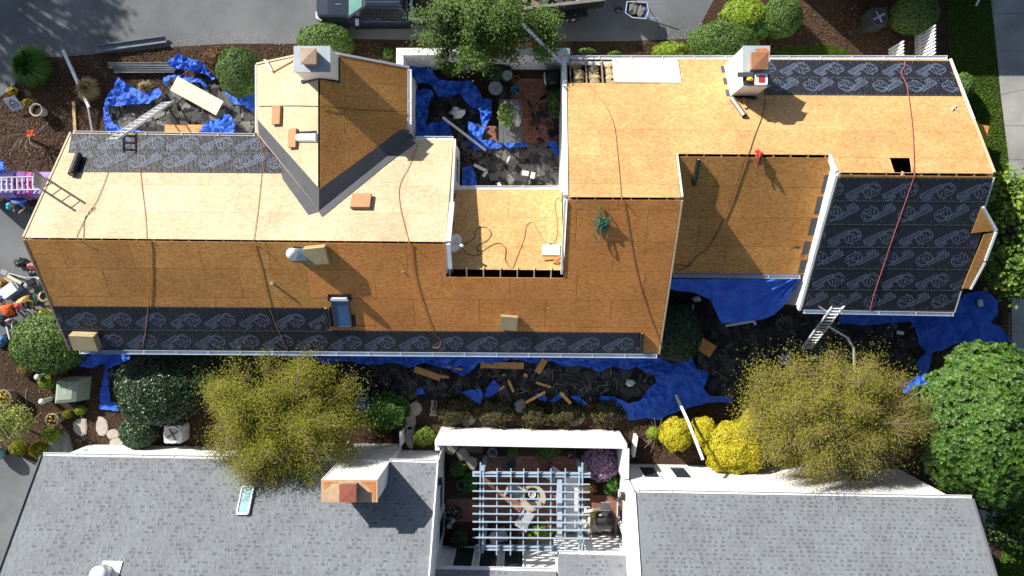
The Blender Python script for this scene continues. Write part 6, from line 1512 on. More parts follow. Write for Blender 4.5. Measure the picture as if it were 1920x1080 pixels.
facepanel(bt[3], bt[0], tp[0], tp[3], .05, .95, .06, .94, .001, .012, 'windscreen', WSH, tr); facepanel(bt[1], bt[2], tp[2], tp[1], .08, .92, .2, .85, .001, .012, 'rear_window', CARGL, tr)
for y in (-.55, .55): mb = MB(); mb.obox(((xt0 + xt1) / 2, Yc + y, zt_ + .05), (.68, 0, 0), (0, .012, 0), (0, 0, .015)); mb.build('roof_rib', CHROME, tr)
for s in (-1, 1):
    mb = MB(); mb.obox((X0 + 1.75, Yc + s * 1.12, 1.22), (.07, 0, 0), (0, .14, 0), (0, 0, .1)); mb.build('door_mirror', CHROME, tr)
    mb = MB(); mb.obox((X0 + .08, Yc + s * .75, .88), (.12, .06 * s, 0), (0, .14, 0), (0, 0, .09)); mb.build('headlight', LAMP, tr)
    for x in (X0 + 2.55, X0 + 3.45): mb = MB(); mb.obox((x, Yc + s * 1.0, 1.06), (.09, 0, 0), (0, .02, 0), (0, 0, .02)); mb.build('door_handle', CHROME, tr)
    for x in (X0 + .86, X0 + 4.75): wheel(tr, (x, Yc + s * .84, .38), .38, .26, (0, 1, 0))
    mb = MB(); mb.obox((X0 + 2.6, Yc + s * 1.0, .40), (1.15, 0, 0), (0, .08, 0), (0, 0, .03)); mb.build('running_board', BLACKP, tr)
    mb = MB(); mb.obox((X0 + 2.6, Yc + s * .994, .98), (1.2, 0, 0), (0, .008, 0), (0, 0, .015)); mb.build('side_moulding', CHROME, tr)
mb = MB(); loft(mb, [[V((X0 - .10, Yc - .8, z)) for z in (.42,)] + [V((X0 - .10, Yc - .8, .62)), V((X0 + .06, Yc - .8, .62)), V((X0 + .06, Yc - .8, .42))], [V((X0 - .16, Yc, .42)), V((X0 - .16, Yc, .62)), V((X0 + .0, Yc, .62)), V((X0 + .0, Yc, .42))], [V((X0 - .10, Yc + .8, .42)), V((X0 - .10, Yc + .8, .62)), V((X0 + .06, Yc + .8, .62)), V((X0 + .06, Yc + .8, .42))]]); mb.build('front_bumper', CHROME, tr)
mb = MB(); mb.obox((X0 + .02, Yc, .82), (.05, 0, 0), (0, .56, 0), (0, 0, .12)); mb.build('grille', CHROME, tr)
mb = MB(); mb.beam((X0 + 1.40, Yc - .9, 1.215), (X0 + 1.40, Yc + .9, 1.215), .1, .02); mb.build('cowl', BLACKP, tr)
mb = MB(); mb.obox((X0 + .95, Yc - .35, 1.185), (.12, 0, .01), (0, .02, 0), (0, 0, .012)); mb.build('hood_scoop', CHROME, tr)

# dump trailer
ta = R(6.5); tx = V((math.cos(ta), math.sin(ta), 0)); ty = V((-math.sin(ta), math.cos(ta), 0)); to = P(972, 17, 1.35); to.z = 0
tl = thing('dump_trailer', 'black high sided trailer full of roofing debris behind the conifer', 'trailer', to)
DK = m_plain('black_trailer_paint', (0.025, 0.026, 0.028), .45, .2, 6, .1)
L_, Wt = 3.5, 2.0
def tpx(x, y, z): return to + tx * x + ty * y + V((0, 0, z))
mb = MB(); mb.obox(tpx(L_ / 2, 0, .95), tx * L_ / 2, ty * .03, V((0, 0, .38))); mb.build('side_panel', DK, tl); mb = MB(); mb.obox(tpx(L_ / 2, Wt, .95), tx * L_ / 2, ty * .03, V((0, 0, .38))); mb.build('side_panel', DK, tl)
for x in (0, L_): mb = MB(); mb.obox(tpx(x, Wt / 2, .95), tx * .03, ty * (Wt / 2 + .03), V((0, 0, .38))); mb.build('end_panel', DK, tl)
mb = MB(); mb.obox(tpx(L_ / 2, Wt / 2, .58), tx * L_ / 2, ty * Wt / 2, V((0, 0, .04))); mb.build('floor', DK, tl)
for y in (0, Wt): mb = MB(); mb.obox(tpx(L_ / 2, y, 1.35), tx * (L_ / 2 + .04), ty * .06, V((0, 0, .03))); mb.build('top_rail', m_plain('worn_rail', (.22, .2, .18), .5), tl)
for x in (.5, 1.2, 1.9, 2.6, 3.2): mb = MB(); mb.obox(tpx(x, -.06, .93), tx * .03, ty * .03, V((0, 0, .36))); mb.build('side_post', DK, tl)
mb = MB(); mb.obox(tpx(1.85, -.22, .72), tx * 1.0, ty * .17, V((0, 0, .02))); mb.build('fender', DK, tl)
for x in (1.42, 2.28): wheel(tl, tpx(x, -.22, .34), .34, .22, ty, m_plain('cream_rim', (.55, .5, .4), .5))
mb = MB(); mb.beam(tpx(0, Wt / 2 - .5, .5), tpx(-1.4, Wt / 2, .5), .1, .1); mb.beam(tpx(0, Wt / 2 + .5, .5), tpx(-1.4, Wt / 2, .5), .1, .1); mb.build('drawbar', DK, tl)
r = np.random.default_rng(4); mb = MB(); rr = random.Random(4)
for i in range(150):
    c = tpx(rr.uniform(.15, L_ - .15), rr.uniform(.12, Wt - .12), 1.05 + rr.uniform(0, .22)); an = rr.uniform(0, 6.3); d = V((math.cos(an), math.sin(an), rr.gauss(0, .2))); mb.obox(c, d * rr.uniform(.08, .3), V((-d.y, d.x, rr.gauss(0, .2))) * rr.uniform(.04, .15), V((0, 0, .012)), rr.choice((0, 0, 0, 1, 2)))
mb.build('debris_load', [m_plain('dark_load', (.05, .048, .045), .9), OLDWOOD, m_plain('pale_load', (.5, .5, .5), .8)], tl)['kind'] = 'stuff'

# wheelbarrow
wb_ = thing('wheelbarrow', 'blue wheelbarrow holding two grey stones on the driveway', 'wheelbarrow', P(1195, 20, 0))
BLUEP = m_plain('blue_barrow', (.04, .07, .20), .4, .2, 5)
def bw(x, y, z): return P(x, y, z)
rim = [bw(1176, 3, .62), bw(1213, 5, .68), bw(1216, 20, .68), bw(1211, 35, .68), bw(1186, 33, .62), bw(1173, 24, .60)]; ctr = sum(rim, V()) / 6
fl = [p.lerp(V((ctr.x, ctr.y, .32)), .45) for p in rim]; fl = [V((p.x, p.y, .34)) for p in fl]
mb = MB(); n = 6
for i in range(n): mb.quad(rim[i], rim[(i + 1) % n], fl[(i + 1) % n], fl[i]); mb.quad(rim[i] * 1 + V((0, 0, 0)), fl[i] - V((0, 0, .015)), fl[(i + 1) % n] - V((0, 0, .015)), rim[(i + 1) % n])
mb.add(fl, [tuple(range(n))]); mb.build('tray', BLUEP, wb_)
mb = MB(); mb.tube(rim + [rim[0]], .022, 6); mb.build('tray_rim', m_plain('pale_rim', (.45, .5, .62), .4), wb_)
for y in (9, 31): mb = MB(); mb.tube([bw(1160, 18, .3), bw(1190, y, .38), bw(1236, y + (y - 20) * .35, .72)], .022, 6); mb.build('handle', m_plain('blue_handle', (.1, .2, .45), .4), wb_)
for y in (10, 30): mb = MB(); mb.tube([bw(1210, y, .5), bw(1212, y, .02)], .018, 6); mb.build('leg', BLUEP, wb_)
wheel(wb_, bw(1160, 18, .2), .2, .09, (0, 1, 0))
for k, (x, y) in enumerate(((1187, 15), (1203, 20))):
    mb = MB(); mb.ell(bw(x, y, .5), .24, .3, .12, 10, 6, 0, .5, k + 2); tag(mb.build('barrow_stone', m_plain('barrow_stone', (.17, .165, .15), .9, .2)), ('dark flat stone in the front of the wheelbarrow', 'paler stone at the back of the wheelbarrow')[k], 'stone')

# ---------------------------------------------------------------- buildings and fences at the top right
nh = thing('north_house', 'white building edge at the top of the photo above the bark bed', 'house', V((15.5, 14, 0)))
ya = 11.42
def nbox(a, b, z0, z1, mat, name): mb = MB(); mb.box(((a[0] + b[0]) / 2, (a[1] + b[1]) / 2, (z0 + z1) / 2), (abs(b[0] - a[0]), abs(b[1] - a[1]), z1 - z0)); return mb.build(name, mat, nh)
nbox((11.85, ya), (19.4, ya + .14), 0, 2.75, STUCCO, 'wall'); nbox((11.85, ya + .14), (11.99, 19.2), 0, 2.75, STUCCO, 'wall'); nbox((19.26, ya + .14), (19.4, 19.2), 0, 2.75, STUCCO, 'wall')
mb = MB()
mb.prism([V((11.6, ya - .02, 2.72)), V((19.65, ya - .02, 2.72)), V((19.65, 15.3, 4.6)), V((11.6, 15.3, 4.6))], (0, 0, .06)); mb.build('roof_slope', SH[0], nh)
mb = MB(); mb.prism([V((11.6, 19.4, 2.72)), V((19.65, 19.4, 2.72)), V((19.65, 15.32, 4.6)), V((11.6, 15.32, 4.6))], (0, 0, .06)); mb.build('roof_slope', SH[0], nh)
for x in (11.92, 19.33):
    mb = MB(); mb.prism([V((x - .06, ya + .1, 2.75)), V((x - .06, 19.2, 2.75)), V((x - .06, 15.3, 4.55))], (.12, 0, 0)); mb.build('gable', STUCCO, nh)
mb = MB(); mb.tube([V((19.3, ya - .06, 2.6)), V((19.3, ya - .06, .3)), V((19.2, ya - .4, .15))], .05, 6); mb.build('downspout', WHITE, nh)
def picket(label, x, y0, y1, h):
    a = P(x, y1, 0); b = P(x, y0, 0); t = thing('picket_fence', label, 'fence', a, 'white picket fence panels'); n = max(3, int((b - a).length / .135)); proto = None
    for i in range(n):
        c = a.lerp(b, (i + .5) / n)
        if proto is None:
            mb = MB(); mb.prism([c + V((-.012, -.045, .06)), c + V((-.012, .045, .06)), c + V((-.012, .045, h - .1)), c + V((-.012, 0, h)), c + V((-.012, -.045, h - .1))], (.024, 0, 0)); proto = mb.build('picket', WHITE, t); c0 = c
        else: o = proto.copy(); COL.objects.link(o); o.location = V(proto.location) + (c - c0)
    for z in (.35, h - .4): mb = MB(); mb.beam(a + V((.04, 0, z)), b + V((.04, 0, z)), .04, .08); mb.build('rail', WHITE, t)
picket('shorter white picket panel behind the north gutter', 1665, 92, 122, 1.25); picket('longer white picket panel beside the boxy clipped bush', 1714, 68, 122, 1.55)
def picket_low(label, x, y0, y1, h, mat):
    a = P(x, y1, 0); b = P(x, y0, 0); t = thing('slat_fence', label, 'fence', a); n = int((b - a).length / .14); proto = None
    for i in range(n):
        c = a.lerp(b, (i + .5) / n)
        if proto is None: mb = MB(); mb.box(c + V((0, 0, h / 2)), (.025, .07, h)); proto = mb.build('slat', mat, t); c0 = c
        else: o = proto.copy(); COL.objects.link(o); o.location = V(proto.location) + (c - c0)
    mb = MB(); mb.beam(a + V((.03, 0, h - .15)), b + V((.03, 0, h - .15)), .03, .06); mb.build('rail', mat, t)
picket_low('brown slat fence between the blue tarp and the pavement', 1880, 585, 640, .5, OLDWOOD)

# courtyard wall of the stripped house (top)
def cwall(pts, h, label):
    mb = MB()
    for a, b in zip(pts[:-1], pts[1:]):
        pa = P(*a, h); pb = P(*b, h); pa.z = pb.z = 0; d = pb - pa; n = V((-d.y, d.x, 0)).normalized() * .14; e = d.normalized() * .0
        mb.prism([pa - n, pb - n, pb - n + V((0, 0, h)), pa - n + V((0, 0, h))], 2 * n)
    return tag(mb.build('garden_wall', WHITE), label, 'wall')
cwall([(743, 96.5), (1069, 96.5)], 2.0, 'white garden wall closing the courtyard under the conifer'); cwall([(749.5, 104), (749.5, 128)], 1.99, 'short white wall return beside the cross gable'); cwall([(1062, 104), (1062, 122)], 1.99, 'short white wall pier beside the right house')

# ---------------------------------------------------------------- courtyard furniture (top)
sheet('courtyard_bed', [(770, 112), (1052, 112), (1052, 350), (870, 350), (866, 262), (770, 262)], .008, SOIL)
tag(bricks('courtyard_bricks', [(955, 150), (1050, 150), (1050, 300), (900, 300), (900, 240), (955, 235)], 0.0, 5, z=.03), 'shaded red brick paving of the upper courtyard', 'paving')
tb = thing('garden_table', 'long slate grey table in the upper courtyard', 'table', P(958, 226, 0))
TG = m_plain('slate_tabletop', (.11, .118, .125), .6, .12, 5, .05)
for k in range(5):
    x0 = 935 + k * 9; a = P(x0 + .3, 185.5, .74); b = P(x0 + 8.7, 268, .74); mb = MB(); mb.prism([V((a.x, a.y, .72)), V((b.x, a.y, .72)), V((b.x, b.y, .72)), V((a.x, b.y, .72))], (0, 0, .035)); mb.build('table_plank', TG, tb)
for x, y in ((938, 189), (977, 189), (938, 264), (977, 264)): mb = MB(); p = P(x, y, .7); mb.box((p.x, p.y, .36), (.07, .07, .72)); mb.build('leg', TG, tb)
pt_ = thing('potted_plant', 'bright green potted plant on the grey courtyard table', 'plant', P(950, 218, .76)); mb = MB(); mb.lathe(P(950, 222, .76), [(.12, 0), (.18, .22), (.2, .24), (.17, .24)], 14); mb.build('pot', m_plain('terracotta', (.4, .2, .12), .8), pt_)
r = np.random.default_rng(3); c = np.array(P(949, 216, 1.12)); d = unit(r.normal(0, 1, (420, 3))); d[:, 2] = np.abs(d[:, 2]); leafmesh('leaves', c + d * np.array([.36, .52, .25]) * r.uniform(.4, 1, (420, 1)), d + np.array([0, 0, .6]), .17, m_leaf('bright_pot_leaf', (.14, .28, .04), (.45, .58, .22), .5, .3, .35), pt_, .5, 4)
mb = MB(); mb.ell(P(967, 220, .86), .16, .26, .08, 14, 7, 0, .9, 4); mb.ell(P(970, 228, .84), .14, .22, .06, 12, 6, 0, .9, 8); tag(mb.build('crumpled_cloth', m_plain('pale_cloth', (.62, .56, .55), .9, .1, 6), None, True), 'pale crumpled cloth on the grey courtyard table', 'cloth')
def rtable(label, x, y, r_, z, mat, name='side_table', cat='table'):
    p = P(x, y, z); t = thing(name, label, cat, V((p.x, p.y, 0))); mb = MB(); mb.lathe(V((p.x, p.y, z - .03)), [(r_, 0), (r_ * 1.02, .015), (r_, .03)], 24); mb.build('top', mat, t)
    for k in range(3): a = k * 2.1; mb = MB(); mb.tube([V((p.x + r_ * .3 * math.cos(a), p.y + r_ * .3 * math.sin(a), z - .03)), V((p.x + r_ * .8 * math.cos(a), p.y + r_ * .8 * math.sin(a), 0))], .014, 6); mb.build('leg', BLACKP, t)
rtable('round pale metal side table in the upper courtyard', 929, 165, .29, .6, m_plain('grey_table', (.33, .34, .36), .4, .15)); rtable('round glass side table under the conifer', 951, 141, .21, .9, m_plain('green_glass_top', (.25, .34, .31), .15, .2, spec=.8))
bk = thing('garden_bucket', 'blue garden bucket beside the courtyard table', 'bucket', P(967, 173, 0)); mb = MB(); mb.lathe(P(967, 173, 0), [(.14, 0), (.19, .32), (.2, .33), (.17, .33), (.13, .06)], 18); mb.build('pail', m_plain('blue_bucket', (.05, .25, .45), .4), bk); mb = MB(); mb.tube(smooth([P(963, 169, .33), P(967, 172, .5), P(971, 176, .33)], 5), .01, 5); mb.build('bail', ALU, bk)
wc = thing('wire_chair', 'black wire garden chair beside the round metal table', 'chair', P(938, 176, 0)); mb = MB()
cc = P(940, 176, .45); mb.tube([cc + V((.2 * math.cos(a), .2 * math.sin(a), 0)) for a in [i * math.pi / 8 for i in range(17)]], .012, 5); mb.build('seat_ring', BLACKP, wc)
for k in range(4): a = k * math.pi / 2 + .5; mb = MB(); mb.tube([cc + V((.2 * math.cos(a), .2 * math.sin(a), 0)), cc + V((.24 * math.cos(a), .24 * math.sin(a), -.45))], .011, 5); mb.build('leg', BLACKP, wc)
mb = MB(); mb.tube(smooth([cc + V((-.18, .1, 0)), cc + V((-.22, .12, .4)), cc + V((0, .24, .5)), cc + V((.18, .14, .4)), cc + V((.17, .1, 0))], 5), .012, 5); mb.build('backrest', BLACKP, wc)
mb = MB(); mb.lathe(cc - V((0, 0, .008)), [(.19, 0), (.19, .012)], 16); mb.build('seat', m_plain('wire_seat', (.06, .06, .06), .6), wc)
gr = thing('covered_grill', 'black covered grill with a white lid at the right courtyard wall', 'grill', P(1030, 150, 0)); mb = MB(); mb.box(P(1034, 152, .45), (.5, .6, .9)); mb.build('cover', BLACKP, gr); mb = MB(); mb.lathe(P(1022, 149, .75), [(.05, 0), (.26, .02), (.30, .06), (.28, .08)], 18, 0, (1, .1, .35)); mb.build('lid', TRIM, gr); mb = MB(); mb.ell(P(1036, 148, .95), .25, .25, .14, 14, 7); mb.build('kettle', BLACKP, gr, True)
def coil(label, x, y, z, r_, mat, n=4, name='hose_coil'):
    pts = []; c = P(x, y, z)
    for i in range(n * 14): a = i * 2 * math.pi / 14; q = r_ * (1 - .35 * i / (n * 14)); pts.append(c + V((q * math.cos(a), q * math.sin(a), .02 * (i / 14))))
    mb = MB(); mb.tube(pts, .022, 6); return tag(mb.build(name, mat, None, True), label, 'hose')
coil('brown coiled hose under the conifer', 968, 150, .05, .2, m_plain('brown_hose', (.22, .16, .08), .6))

# ---------------------------------------------------------------- pergola and courtyard furniture (bottom)
PB = m_plain('pale_blue_timber', (.34, .44, .53), .6, .1, 5, .08)
pg = thing('pergola', 'pale blue timber pergola over the brick courtyard', 'pergola', P(996, 950, 0)); zt = 2.42
for x, y in ((910, 857), (1082, 861), (911, 983), (1083, 986)): p = P(x, y, 0); mb = MB(); mb.box((p.x, p.y, zt / 2), (.15, .15, zt)); mb.build('post', PB, pg)
def pbeam(x0, y0, x1, y1, z, w, h, nm): mb = MB(); mb.beam(P(x0, y0, z), P(x1, y1, z), w, h); mb.build(nm, PB, pg)
for x in (901, 907, 1086, 1092): pbeam(x, 868 if x in (901, 1092) else 876, x - 2 if x < 1000 else x - 1, 1036, 2.38, .05, .17, 'beam')
for x in (932, 958, 982, 1009, 1033, 1060): pbeam(x, 879, x - 1, 1040, 2.50, .038, .12, 'rafter')
for y in (886.5, 892): pbeam(886, y - .8, 1107, y + 1.2, 2.36, .05, .17, 'beam')
for y in (1024, 1030): pbeam(892, y - 1, 1050, y + 1, 2.30, .05, .17, 'beam')
for y in (907, 921.5, 935.5, 949.5, 964, 979, 993, 1008.5): pbeam(886, y - .8, 1106, y + 1.2, 2.60, .03, .09, 'slat')
CUSH = m_plain('white_cushion', (.66, .66, .67), .85, .06, 6, .1)
sf = thing('garden_sofa', 'long pale cushioned garden sofa under the pergola', 'sofa', P(1062, 945, 0)); a = P(1044, 894, .45); b = P(1086, 998, .45)
for k in range(4):
    y0 = a.y + (b.y - a.y) * k / 4; y1 = a.y + (b.y - a.y) * (k + 1) / 4; mb = MB(); mb.prism(rounded((a.x + .28 + b.x) / 2, (y0 + y1) / 2, (b.x - a.x - .28) / 2, abs(y1 - y0) / 2 - .01, .28, .05), (0, 0, .16)); mb.build('seat_cushion', CUSH, sf)
mb = MB(); mb.box(((a.x + .1), (a.y + b.y) / 2, .42), (.2, abs(b.y - a.y), .84)); mb.build('backrest', m_plain('sofa_blue', (.38, .45, .55), .8), sf); mb = MB(); mb.box(((a.x + b.x) / 2 + .1, (a.y + b.y) / 2, .14), (b.x - a.x - .2, abs(b.y - a.y) - .06, .28)); mb.build('base', TRIM, sf)
ft = thing('fire_table', 'round tan stone table with black bowl under the pergola', 'table', P(998, 926, 0)); mb = MB(); mb.lathe(P(998, 927, 0), [(.35, 0), (.35, .4), (.55, .42), (.56, .48), (.3, .48)], 26); mb.build('table_body', m_plain('tan_stone', (.42, .35, .24), .8, .15), ft); mb = MB(); mb.lathe(P(998, 927, .47), [(.28, 0), (.30, .03), (.22, .02), (.05, .0)], 20); mb.build('bowl', BLACKP, ft); mb = MB(); mb.tube([P(998, 927, .52) + V((.14 * math.cos(t), .14 * math.sin(t), 0)) for t in [i * math.pi / 6 for i in range(13)]], .02, 5); mb.build('burner_ring', TRIM, ft)
def chair(label, x, y, rz, mat):
    p = P(x, y, 0); t = thing('lounge_chair', label, 'chair', p, 'grey lounge chairs under the pergola'); ca, sa = math.cos(rz), math.sin(rz); ex = V((ca, sa, 0)); ey = V((-sa, ca, 0))
    mb = MB(); mb.obox(p + V((0, 0, .40)), ex * .28, ey * .28, V((0, 0, .07))); mb.build('seat', mat, t); mb = MB(); mb.obox(p - ex * .27 + V((0, 0, .62)), (ex * .04 + V((0, 0, -.0))), ey * .28, V((0, 0, .26)) - ex * .08); mb.build('backrest', mat, t)
    for i in (-1, 1):
        mb = MB(); mb.obox(p + ey * .3 * i + V((0, 0, .56)), ex * .28, ey * .03, V((0, 0, .02))); mb.build('armrest', BLACKP, t)
        for j in (-1, 1): mb = MB(); mb.obox(p + ey * .28 * i + ex * .25 * j + V((0, 0, .17)), ex * .02, ey * .02, V((0, 0, .17))); mb.build('leg', BLACKP, t)
CG = m_plain('grey_cushion', (.40, .40, .40), .9, .08)
chair('grey lounge chair left of the round tan table', 965, 912, -.4, CG); chair('grey lounge chair below the round tan table', 985, 962, 1.0, CG); chair('grey lounge chair above the round tan table at right', 1036, 884, -2.2, CG); chair('pale grey lounge chair at the lower left of the pergola', 938, 996, .3, CG)
gl = thing('gas_grill', 'dark gas grill with grey side shelves by the white house wall', 'grill', P(1130, 975, 0)); mb = MB(); mb.box(P(1131, 972, .45), (.62, .56, .85)); mb.build('cabinet', m_plain('grill_grey', (.2, .2, .2), .5), gl)
mb = MB(); p = P(1132, 972, .9); nn = 8
secs = [[V((p.x - .34 + .68 * i, p.y + .3 * math.cos(math.pi * k / nn), .88 + .24 * math.sin(math.pi * k / nn))) for k in range(nn + 1)] for i in (0, 1)]; loft(mb, secs); mb.build('hood', m_plain('grill_hood', (.055, .06, .06), .35, .2, 6, .02, metal=.3), gl, True)
mb = MB(); mb.box(P(1136, 949, .86), (.42, .32, .04)); mb.build('side_shelf', m_plain('shelf_grey', (.42, .42, .42), .5), gl); mb = MB(); mb.box(P(1136, 990, .84), (.4, .22, .04)); mb.build('side_shelf', m_plain('shelf_grey', (.42, .42, .42), .5), gl)
for i, (x, y) in enumerate(((1125, 962), (1140, 962), (1125, 983), (1140, 983))): mb = MB(); p = P(x, y, 0); mb.lathe(V((p.x, p.y, 0)), [(.05, 0), (.05, .06)], 10); mb.build('castor', BLACKP, gl)
mb = MB(); mb.ell(P(1104, 975, .25), .42, .5, .28, 26, 12, 0, .9, 5); mb.ell(P(1116, 985, .2), .3, .3, .2, 18, 9, 0, .9, 9); tag(mb.build('furniture_cover', m_plain('beige_cover', (.52, .46, .38), .9, .12, 5, .3, dist=.05), None, True), 'beige crumpled cover heaped beside the gas grill', 'cover')
mb = MB(); mb.ell(P(1112, 966, .55), .14, .1, .06, 12, 6, 0, .6, 3); tag(mb.build('yellow_cloth', m_plain('yellow_cloth', (.7, .52, .1), .8), None, True), 'small yellow cloth on the beige cover heap', 'cloth')
def pot(label, x, y, r_, h, mat, fill=None, seed=0, name='plant_pot', z=0.0, leafsize=.06, n=60):
    p = P(x, y, h); p.z = z; t = thing(name, label, 'pot', p); mb = MB(); mb.lathe(p, [(r_ * .7, 0), (r_, h), (r_ * 1.06, h), (r_ * 1.06, h + .03), (r_ * .88, h + .03), (r_ * .82, h - .08)], 20); mb.build('pot_body', mat, t)
    mb = MB(); mb.lathe(p + V((0, 0, h - .1)), [(r_ * .84, 0), (r_ * .84, .03)], 16); mb.build('pot_soil', SOIL, t)
    if fill:
        r = np.random.default_rng(seed); d = unit(r.normal(0, 1, (n, 3))); d[:, 2] = np.abs(d[:, 2]); c = np.array(p + V((0, 0, h))); leafmesh('flowers', c + d * np.array([r_ * .9, r_ * .9, .16]), d, leafsize, fill, t, .7, seed)['kind'] = 'stuff'
YF = m_leaf('yellow_flower', (.6, .42, .02), (.8, .65, .08), .5, .3, .2); WF = m_leaf('white_flower', (.55, .5, .5), (.8, .8, .8), .6, .3, .2)
pot('round dark planter with white flowers by the courtyard door', 856, 962, .27, .35, m_plain('black_planter', (.05, .05, .05), .6), WF, 2, n=26)
pot('small pale pot beside the round dark planter', 840, 966, .14, .25, m_plain('pale_pot', (.5, .5, .5), .7))
pot('small white flower pot at the courtyard wall above the pergola', 923, 849, .2, .3, m_plain('blue_pot', (.2, .26, .34), .5), WF, 3, n=40)
pot('dark pot with pale flowers near the pergola corner post', 1069, 853, .16, .3, m_plain('black_planter', (.05, .05, .05), .6), WF, 4, n=18)
pot('dark blue grey urn in the left courtyard bed', 866, 909, .22, .4, m_plain('urn_grey', (.10, .12, .14), .5))
mb = MB(); mb.lathe(P(955, 866, .02), [(.1, 0), (.28, .25), (.30, .3), (.24, .28), (.05, .12)], 20); tag(mb.build('stone_bowl', m_plain('charcoal_bowl', (.05, .05, .05), .7)), 'charcoal bowl on the bricks behind the pergola', 'bowl')
mb = MB(); mb.ell(P(849, 975, .3), .14, .1, .3, 12, 8, 0, .5, 6); mb.ell(P(842, 985, .25), .13, .12, .25, 12, 8, 0, .5, 7); tag(mb.build('garden_figure', m_plain('figure_lilac', (.42, .42, .48), .7), None, True), 'pale lilac garden figure beside the round planter', 'figure')

# ---------------------------------------------------------------- garden things at left
sg = thing('yard_sign', 'small white yard sign in the bark at the left edge', 'sign', P(25, 198, 0)); a = P(25, 194, .35)
sx = V((.93, .30, 0)).normalized(); sy = V((-.25, .75, .62)).normalized(); sn = sx.cross(sy).normalized()
mb = MB(); mb.obox(a, sx * .26, sy * .28, sn * .01); mb.build('panel', m_plain('sign_white', (.62, .66, .70), .5, .03), sg)
mb = MB()
for k, (u, v, w_, h_) in enumerate(((0, -.03, .19, .028), (0, -.10, .19, .02), (0, -.17, .15, .02))): mb.obox(a + sx * u + sy * v + sn * .013, sx * w_, sy * h_ / 2 * 1.3, sn * .002)
mb.add([a + sx * p + sy * q + sn * .014 for p, q in ((-.15, .03), (0, .20), (.15, .03), (.09, .03), (0, .13), (-.09, .03))], [(0, 1, 4, 5), (1, 2, 3, 4)]); mb.build('sign_print', m_plain('sign_ink', (.03, .05, .06), .5), sg)
for s in (-1, 1): mb = MB(); b = a + sx * .2 * s - sy * .28; mb.tube([b, V((b.x, b.y, 0))], .008, 5); mb.build('stake', ALU, sg)
pot('beige pot in the bark beside the yard sign', 68, 206, .26, .45, m_plain('beige_pot', (.45, .40, .32), .8))
for i, (x, y) in enumerate(((24, 171), (52, 194))): bush(('yellow flowering tuft above the yard sign', 'yellow flowering tuft beside the beige pot')[i], x, y, 9, 8, .35, 260, YF, .06, 200 + i, 'plant', 'yellow_flowers', .4)
pot('stone pot with yellow flowers beside the olive mounds', 98, 787, .27, .5, m_plain('grey_stone_pot', (.25, .22, .18), .85), YF, 5, n=46, leafsize=.09); pot('stone pot with yellow flowers at the left edge', 6, 746, .34, .5, m_plain('grey_stone_pot', (.25, .22, .18), .85), YF, 6, n=60, leafsize=.09)
for i, (x0, y0, x1, y1) in enumerate(((66, 709, 88, 703), (84, 750, 96, 748))):
    bl = thing('garden_bollard', ('pale green bollard light above the grassy clump', 'pale green bollard light below the grassy clump')[i], 'bollard', P(x1, y1, 0)); a = P(x1, y1, 0); mb = MB(); h = .62; c = P(x0, y0, h); c = V((a.x, a.y, 0))
    mb.lathe(c, [(.09, 0), (.09, h - .08)], 16); mb.build('post', m_plain('sage_post', (.48, .56, .50), .5), bl); mb = MB(); mb.lathe(c + V((0, 0, h - .08)), [(.12, 0), (.125, .05), (.09, .11), (.01, .13)], 18); mb.build('cap', m_plain('sage_cap', (.6, .68, .62), .4), bl, True)
uc = thing('utility_cover', 'sage green fibreglass utility box in the bark bed', 'utility box', P(150, 727, 0)); mb = MB()
q0 = [V((p.x, p.y, 0)) for p in (P(124, 752, .0), P(168, 748, .0), P(172, 706, .0), P(128, 705, .0))]; cc = sum(q0, V()) / 4; q1 = [cc + (p - cc) * .88 + V((-.12, -.05, .62)) for p in q0]; q2 = [cc + (p - cc) * .6 + V((-.14, -.05, .70)) for p in q0]; loft(mb, [q0, q1, q2]); mb.build('cover', m_plain('sage_box', (.30, .36, .28), .55, .08), uc)
mb = MB(); mb.prism([q2[0].lerp(q2[2], .3) + V((0, 0, .001)), q2[1].lerp(q2[3], .3) + V((0, 0, .001)), q2[2].lerp(q2[0], .3) + V((0, 0, .001)), q2[3].lerp(q2[1], .3) + V((0, 0, .001))], (0, 0, .006)); mb.build('label_plate', m_plain('sage_plate', (.36, .42, .34), .5), uc)
